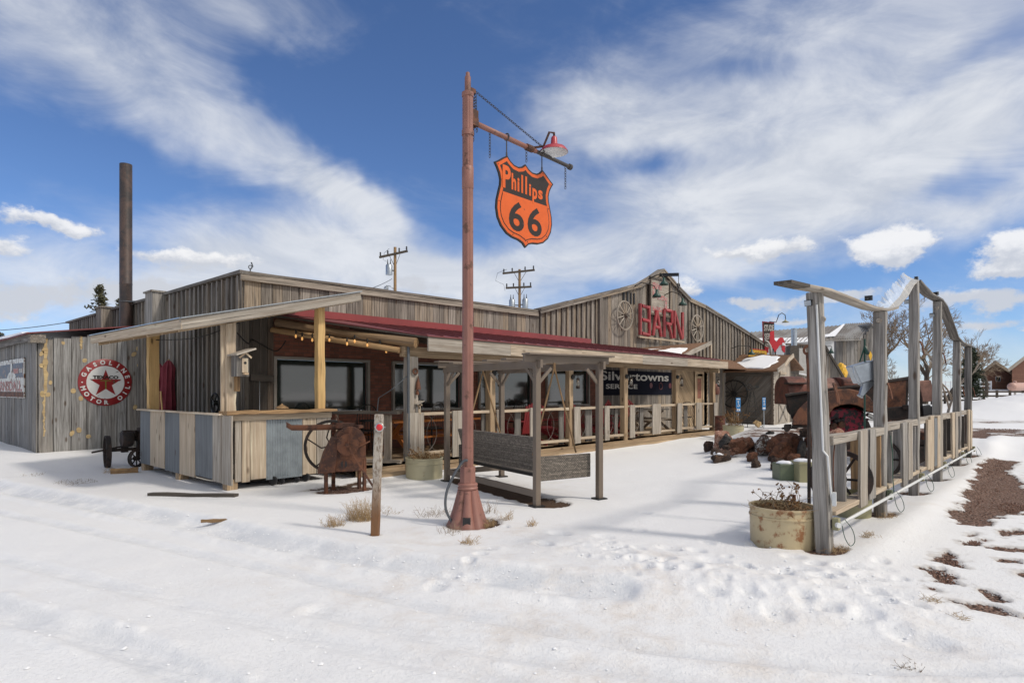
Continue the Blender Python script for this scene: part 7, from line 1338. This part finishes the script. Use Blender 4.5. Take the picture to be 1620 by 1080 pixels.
t = thing('yellow_diamond_sign', 'small yellow diamond sign on the grey board outbuilding', 'sign', PD(1377, 563, DB-5.4)); flat('panel', t, [(1374.5, 562), (1377.5, 555), (1380, 562), (1377.5, 571)], DB-5.4, .04, 'yellowpaint'); m = MB(); m.tube([PD(1377, 570, DB-5.35), PD(1377, 617, DB-5.35)], .04, 5); m.build('post', M['sheen'], t)
# ================================================================ utility poles
def upole(label, x, ytop, d, arms, trans, w_=.26):
    p = PD(x, 640, d); t = thing('utility_pole', label, 'utility pole', (p.x, p.y, -.2), group='utility poles behind the restaurant'); zt5 = PD(x, ytop, d).z; m = MB(); m.tube([(p.x, p.y, -.2), (p.x, p.y, zt5)], w_/2, 9, w_*.4); m.build('pole', M['log'], t, smooth=50)
    for (x0, y0, x1, y1) in arms:
        m = MB(); q0, q1 = PD(x0, y0, d-.15), PD(x1, y1, d-.15); m.beam(q0, q1, .12, .15); m.tube([q0.lerp(q1, .35), Vector((p.x, p.y, q0.z-.7))], .02, 4); m.tube([q0.lerp(q1, .75), Vector((p.x, p.y, q0.z-.7))], .02, 4); a_ = m.build('crossarm', M['bark'], t); m = MB()
        for f_ in (.04, .3, .7, .96): e = q0.lerp(q1, f_)+UP*.08; m.lathe([(.03, 0), (.07, .08), (.04, .14), (.07, .2), (.03, .28)], e, 8)
        m.build('insulator', M['sheen'], a_)
    for (x0, y0, y1) in trans:
        m = MB(); q = PD(x0, y1, d-.2); hh = (y1-y0)/FOC*d; m.lathe([(.05, -.04), (.24, 0), (.24, hh), (.18, hh+.08), (.02, hh+.1)], q, 18); k_ = m.build('transformer', M['galv'], t, smooth=40); m = MB()
        for s_ in (-.1, .1): m.lathe([(.03, 0), (.05, .1), (.03, .2), (.02, .4)], q+R*s_+UP*(hh+.05), 7)
        m.beam(q+UP*hh*.5, Vector((p.x, p.y, q.z+hh*.5)), .06, .08); m.build('bushing', M['sheen'], k_)
    return t, zt5
t, _ = upole('wooden utility pole with one tilted crossarm and street light', 625, 391, 45, [(600, 407, 645, 397)], [(615.5, 420, 435)]); m = MB(); m.tube([PD(624, 458, 45), PD(618, 453, 45), PD(611, 452, 45)], .04, 6); m.lathe([(.12, -.25), (.2, -.1), (.1, .05)], PD(611, 454, 45), 12); m.build('street_light', M['galv'], t)
m = MB(); m.tube([PD(616, 393, 45), PD(608, 400, 44.8), PD(606, 411, 44.8), PD(613, 414, 44.8)], .012, 4); m.build('jumper_wire', M['sheen'], t)
t, _ = upole('wooden utility pole with two crossarms and twin grey transformers', 822, 426, 50, [(795, 432.5, 846, 427), (800, 455.5, 841, 453.5)], [(810, 475, 490), (831, 474, 489)]); m = MB(); m.tube([PD(802, 426, 50), PD(787, 432, 49.8), PD(784, 444, 49.8), PD(797, 450, 49.8), PD(799, 460, 49.8)], .014, 4); m.build('jumper_wire', M['sheen'], t)
def wire(label, a, b, sag=.4): m = MB(); m.tube([a.lerp(b, k/14)-UP*(sag*4*(k/14)*(1-k/14)) for k in range(15)], .02, 4); tag(m.build('overhead_wire', M['sheen'], loc=(a+b)/2), label, 'wire')
wire('thin overhead wire running from the left pole down to the restaurant roof', PD(620, 441, 45), PD(566, 462, 30), .1); wire('long drooping overhead wire at far left above the plank shed', PD(-160, 520, 40), PD(112, 509, 34), .35)
# ================================================================ conifers
def conifer(label, x, ytop, d, rad, seed, mat='conifer', h0=1.0, dens=1., full=False, shape=1.):
    q = random.Random(seed); p = PD(x, 640, d); p.z = gz(p.x, p.y); zt6 = PD(x, ytop, d).z; H = zt6-p.z; t = thing('conifer_tree', label, 'tree', p, group='conifers behind the buildings'); m = MB(); m.tube([p, p+UP*H*.97], H*.022, 7, .02); m.build('trunk', M['bark'], t); m = MB(); fo_ = MB(); n = int(90*dens)
    for i in range(n):
        f_ = h0*.12+(1-h0*.12)*(i/n)**.9; z = p.z+H*f_; a_ = q.uniform(0, 6.28); L = rad*((1-f_)**(.75*shape)+.06)*q.uniform(.55, 1.15); dv = Vector((math.cos(a_), math.sin(a_), q.uniform(-.15, .3))); b0_ = Vector((p.x, p.y, z)); e = b0_+dv*L; m.tube([b0_, e], .025, 3, .008)
        k = int(26*dens*max(.4, L/rad)+8)
        for j in range(k):
            g_ = q.uniform(.2, 1.05); o = b0_.lerp(e, g_)+Vector((q.gauss(0, .16), q.gauss(0, .16), q.gauss(0, .13)))*rad*.5; s_ = rad*q.uniform(.07, .16); u1 = Vector((q.gauss(0, 1), q.gauss(0, 1), q.gauss(0, .5))).normalized(); u2 = u1.cross(Vector((q.gauss(0, 1), q.gauss(0, 1), 1))).normalized(); fo_.add([o-u1*s_, o+u1*s_, o+u2*s_*.7+u1*.3*s_], [(0, 1, 2)])
    m.build('limb', M['bark'], t); fo_.build('crown', M[mat], t)
conifer('ragged olive conifer left of the stovepipe', 156, 453, 42, 1.7, 3, dens=.8); conifer('small conifer showing just right of the stovepipe', 190, 472, 44, 1.3, 4, dens=.7); conifer('conifer cut off at the far left edge', 0, 528, 48, 1.6, 5, dens=.8); conifer('dark dense juniper between the last fence post and the brick house', 1537, 549, 44, .85, 6, 'olive', dens=1.5, shape=.55)
# ================================================================ bare trees
def bare_tree(label, x, ytop, d, seed, spread=1., depth=6, lean=0., yb=640, r0=.2, twig='twig', tr_mat='bark'):
    q = random.Random(seed); p = PD(x, yb, d); p.z = gz(p.x, p.y)-.1; H = PD(x, ytop, d).z-p.z; t = thing('bare_tree', label, 'tree', p, group='leafless trees beyond the yard'); tk = MB(); cr_ = MB()
    def grow(b, dv, L, r, k):
        pts = [b]; d_ = dv.copy(); n = 4
        for i in range(n): d_ = (d_+Vector((q.gauss(0, .16), q.gauss(0, .16), q.gauss(0, .1)+.04))).normalized(); pts.append(pts[-1]+d_*L/n)
        (tk if k >= depth-1 else cr_).tube(pts, r, 6 if k > 3 else 3, max(r*.62, .010))
        if k == 0: return
        nb = q.choice((2, 3, 3)) if k > 1 else 5
        for i in range(nb):
            o = pts[q.randint(2, 4)] if i else pts[-1]; a_ = q.uniform(.35, .85)*spread; ax = Vector((q.gauss(0, 1), q.gauss(0, 1), q.gauss(0, .4))).normalized(); nd = (Matrix.Rotation(a_, 3, ax) @ d_).normalized(); nd.z += .08; grow(o, nd.normalized(), L*q.uniform(.62, .86), max(r*.58, .010), k-1)
    grow(p, Vector((R.x*lean, R.y*lean, 1)).normalized(), H*.31, r0, depth)
    tk.build('trunk', M[tr_mat], t); cr_.build('crown', M[twig], t)
bare_tree('big leafless tree behind the first and second fence posts', 1405, 478, 50, 11, 1.15, 7, -.25, r0=.26); bare_tree('spreading leafless tree behind the middle fence posts', 1462, 492, 46, 22, 1.2, 7, .1, r0=.26); bare_tree('leafless tree between the fourth and last fence posts', 1500, 520, 52, 33, 1.1, 6, .2, r0=.2); bare_tree('fine twigged leafless tree left of the brick houses', 1560, 538, 60, 44, 1.1, 7, .25, r0=.18); bare_tree('low leafless scrub tree behind the second fence post', 1410, 545, 47, 55, 1.2, 6, 0, r0=.12)
t = bare_tree('slim leaning pale dead tree beside the last fence posts', 1493, 500, 17.5, 66, .7, 3, .28, r0=.06, twig='palegrey', tr_mat='palegrey')
# ================================================================ brick houses, tank, ranch fence
def house(label, gx0, gx1, xa, ya, ye, yb, d, dep, mats=('brickfar', 'shingle'), win=None):
    p = PD((gx0+gx1)/2, yb, d); t = thing('brick_house', label, 'house', p, group='brown brick houses beyond the ranch fence'); DV = (F+R*tt((gx0+gx1)/2)).normalized()*dep; m = MB(); m.prism([PD(gx0, yb+6, d), PD(gx1, yb+6, d), PD(gx1, ye, d), PD(xa, ya, d), PD(gx0, ye, d)], DV); m.build('wall', M[mats[0]], t)
    m = MB(); ov = (gx1-gx0)*.07
    A_ = PD(gx0-ov, ye+(ye-ya)*.14, d-.5); B_ = PD(xa, ya-1, d-.5); C_ = PD(gx1+ov, ye+(ye-ya)*.14, d-.5); m.prism([A_, B_, B_+UP*.22, A_+UP*.22], DV*1.05); m.prism([B_, C_, C_+UP*.22, B_+UP*.22], DV*1.05); m.build('roof', M[mats[1]], t)
    m = MB(); m.beam(A_-F*.03, B_-F*.03, .06, .35); m.beam(B_-F*.03, C_-F*.03, .06, .35); m.build('barge_board', M['palegrey'], t)
    if win:
        x0, x1, y0, y1 = win; m = MB(); m.prism([PD(x0, y1, d-.06), PD(x1, y1, d-.06), PD(x1, y0, d-.06), PD(x0, y0, d-.06)], F*.04); w0 = m.build('window', M['white'], t); m = MB(); m.prism([PD(x0+.7, y1-.6, d-.1), PD(x1-.7, y1-.6, d-.1), PD(x1-.7, y0+.6, d-.1), PD(x0+.7, y0+.6, d-.1)], F*.03); m.build('pane', M['glass'], w0)
house('low brown brick house with one small window beyond the ranch fence', 1552, 1601, 1574, 573.5, 590, 612, 78, 9, win=(1575.5, 1583, 595.5, 603)); house('larger brown brick house cut off by the right picture edge', 1601, 1690, 1645, 548, 581, 612, 72, 10)
t = thing('propane_tank', 'long pink buff propane tank on legs by the brick houses', 'propane tank', PD(1612, 622, 52)); m = MB(); c0, c1 = PD(1601, 611.5, 50.5), PD(1632, 611, 54); ax = (c1-c0).normalized(); r = .33; m.lathe([(.02, -.25), (r*.6, -.2), (r*.92, -.08), (r, .0), (r, (c1-c0).length), (r*.92, (c1-c0).length+.08), (r*.5, (c1-c0).length+.2)], c0, 24, ax); m.build('shell', M['tank'], t, smooth=True)
m = MB(); q = c0.lerp(c1, .15); m.lathe([(.12, 0), (.12, .12), (.05, .15)], q+UP*r, 12); m.build('valve_dome', M['tank'], t); 
for f_ in (.15, .8): q = c0.lerp(c1, f_); m = MB(); m.box((q.x, q.y, q.z-r-.2), (.35, .15, .5)); m.build('leg', M['concrete'], t)
m = MB(); t = thing('utility_meter', 'small pale meter post standing before the brick house', 'meter', PD(1565.5, 614, 76)); m.beam(PD(1565.5, 615, 76), PD(1565.5, 606, 76), .1, .1); m.box(PD(1565.5, 604.5, 76), (.3, .2, .3)); m.build('box', M['concrete'], t)
t = thing('ranch_fence', 'dark three rail wooden ranch fence across the snowfield', 'fence', PD(1540, 628, 44)); m = MB(); e0, e1_ = PD(1330, 633, 46), PD(1760, 641, 43)
prev = None; n = 21
for i in range(n):
    f_ = i/(n-1); x = 1330+20.6*i; d = 46-3*f_; p = PD(x, 630, d); g = gz(p.x, p.y); P_ = Vector((p.x, p.y, g)); mp = MB(); mp.beam(P_-UP*.1, P_+UP*.98, .13, .1, up=F); mp.build('post', M['bark'], t)
    if prev:
        for z in (.3, .58, .88): m.beam(prev+UP*z-F*.06, P_+UP*z-F*.06, .04, .12)
    prev = P_
m.build('rail', M['bark'], t)
t = thing('white_rail_fence', 'distant white rail fence behind the dark ranch fence', 'fence', PD(1500, 615, 74)); m = MB(); prev = None
for i in range(12):
    x = 1480+8*i; p = PD(x, 615, 74); g = gz(p.x, p.y); P_ = Vector((p.x, p.y, g)); m.beam(P_, P_+UP*1.1, .12, .12)
    if prev: m.beam(prev+UP*.5, P_+UP*.5, .06, .12); m.beam(prev+UP*.95, P_+UP*.95, .06, .12)
    prev = P_
m.build('rail', M['white'], t)
# gravel pebbles that lie loose on the bare patches
q = random.Random(77); m = MB()
for (px, py, rx, ry, am) in GRAV[:9]:
    for k in range(170):
        a_ = q.uniform(0, 6.28); s_ = math.sqrt(q.random()); x, y = px+rx*s_*math.cos(a_)*.8, py+ry*s_*math.sin(a_)*.8; p = G(x, y); z = gz(p.x, p.y)-.012; r = q.uniform(.006, .018); V = [Vector((p.x, p.y, z))+Vector((q.gauss(0, 1), q.gauss(0, 1), q.gauss(0, .7))).normalized()*r*1.2 for _ in range(6)]
        o = Vector((p.x, p.y, z)); V = [o+Vector((r, 0, 0)), o+Vector((0, r*q.uniform(.6, 1), 0)), o-Vector((r, 0, 0)), o-Vector((0, r*.8, 0)), o+Vector((q.gauss(0, .3*r), 0, r*.8)), o-Vector((0, 0, r*.6))]; m.add(V, [(0, 1, 4), (1, 2, 4), (2, 3, 4), (3, 0, 4), (1, 0, 5), (2, 1, 5), (3, 2, 5), (0, 3, 5)])
g_ = m.build('gravel', plain('loose_red_brown_gravel', (.2, .11, .08), .9, var=.6, sc=60)); g_['kind'] = 'stuff'
q = random.Random(31); m = MB()
for k in range(900):
    if k % 3 == 0: p_ = RUTS[0][0]; j = q.randint(1, len(p_)-2); f_ = q.random(); x, y = p_[j][0]*(1-f_)+p_[j+1][0]*f_+q.gauss(0, .12), p_[j][1]*(1-f_)+p_[j+1][1]*f_+q.gauss(0, .12)
    elif k % 3 == 1: x, y = q.choice(FEET); x += q.gauss(0, .09); y += q.gauss(0, .09)
    else: x, y = gp(q.uniform(-100, 1500), q.uniform(800, 1075))
    r = q.uniform(.003, .014)*(1 if q.random() < .9 else 1.6); z = gz(x, y); o = Vector((x, y, z+r*.2)); V = [o+Vector((r*q.uniform(.6, 1.3), 0, 0)), o+Vector((0, r*q.uniform(.6, 1.3), 0)), o-Vector((r, 0, 0)), o-Vector((0, r*.9, 0)), o+Vector((q.gauss(0, .2*r), 0, r*.7))]; m.add(V, [(0, 1, 4), (1, 2, 4), (2, 3, 4), (3, 0, 4)])
s_ = m.build('snow_crumbs', M['snowbit'], smooth=True); s_['kind'] = 'stuff'
make_ground()
bpy.context.view_layer.update()
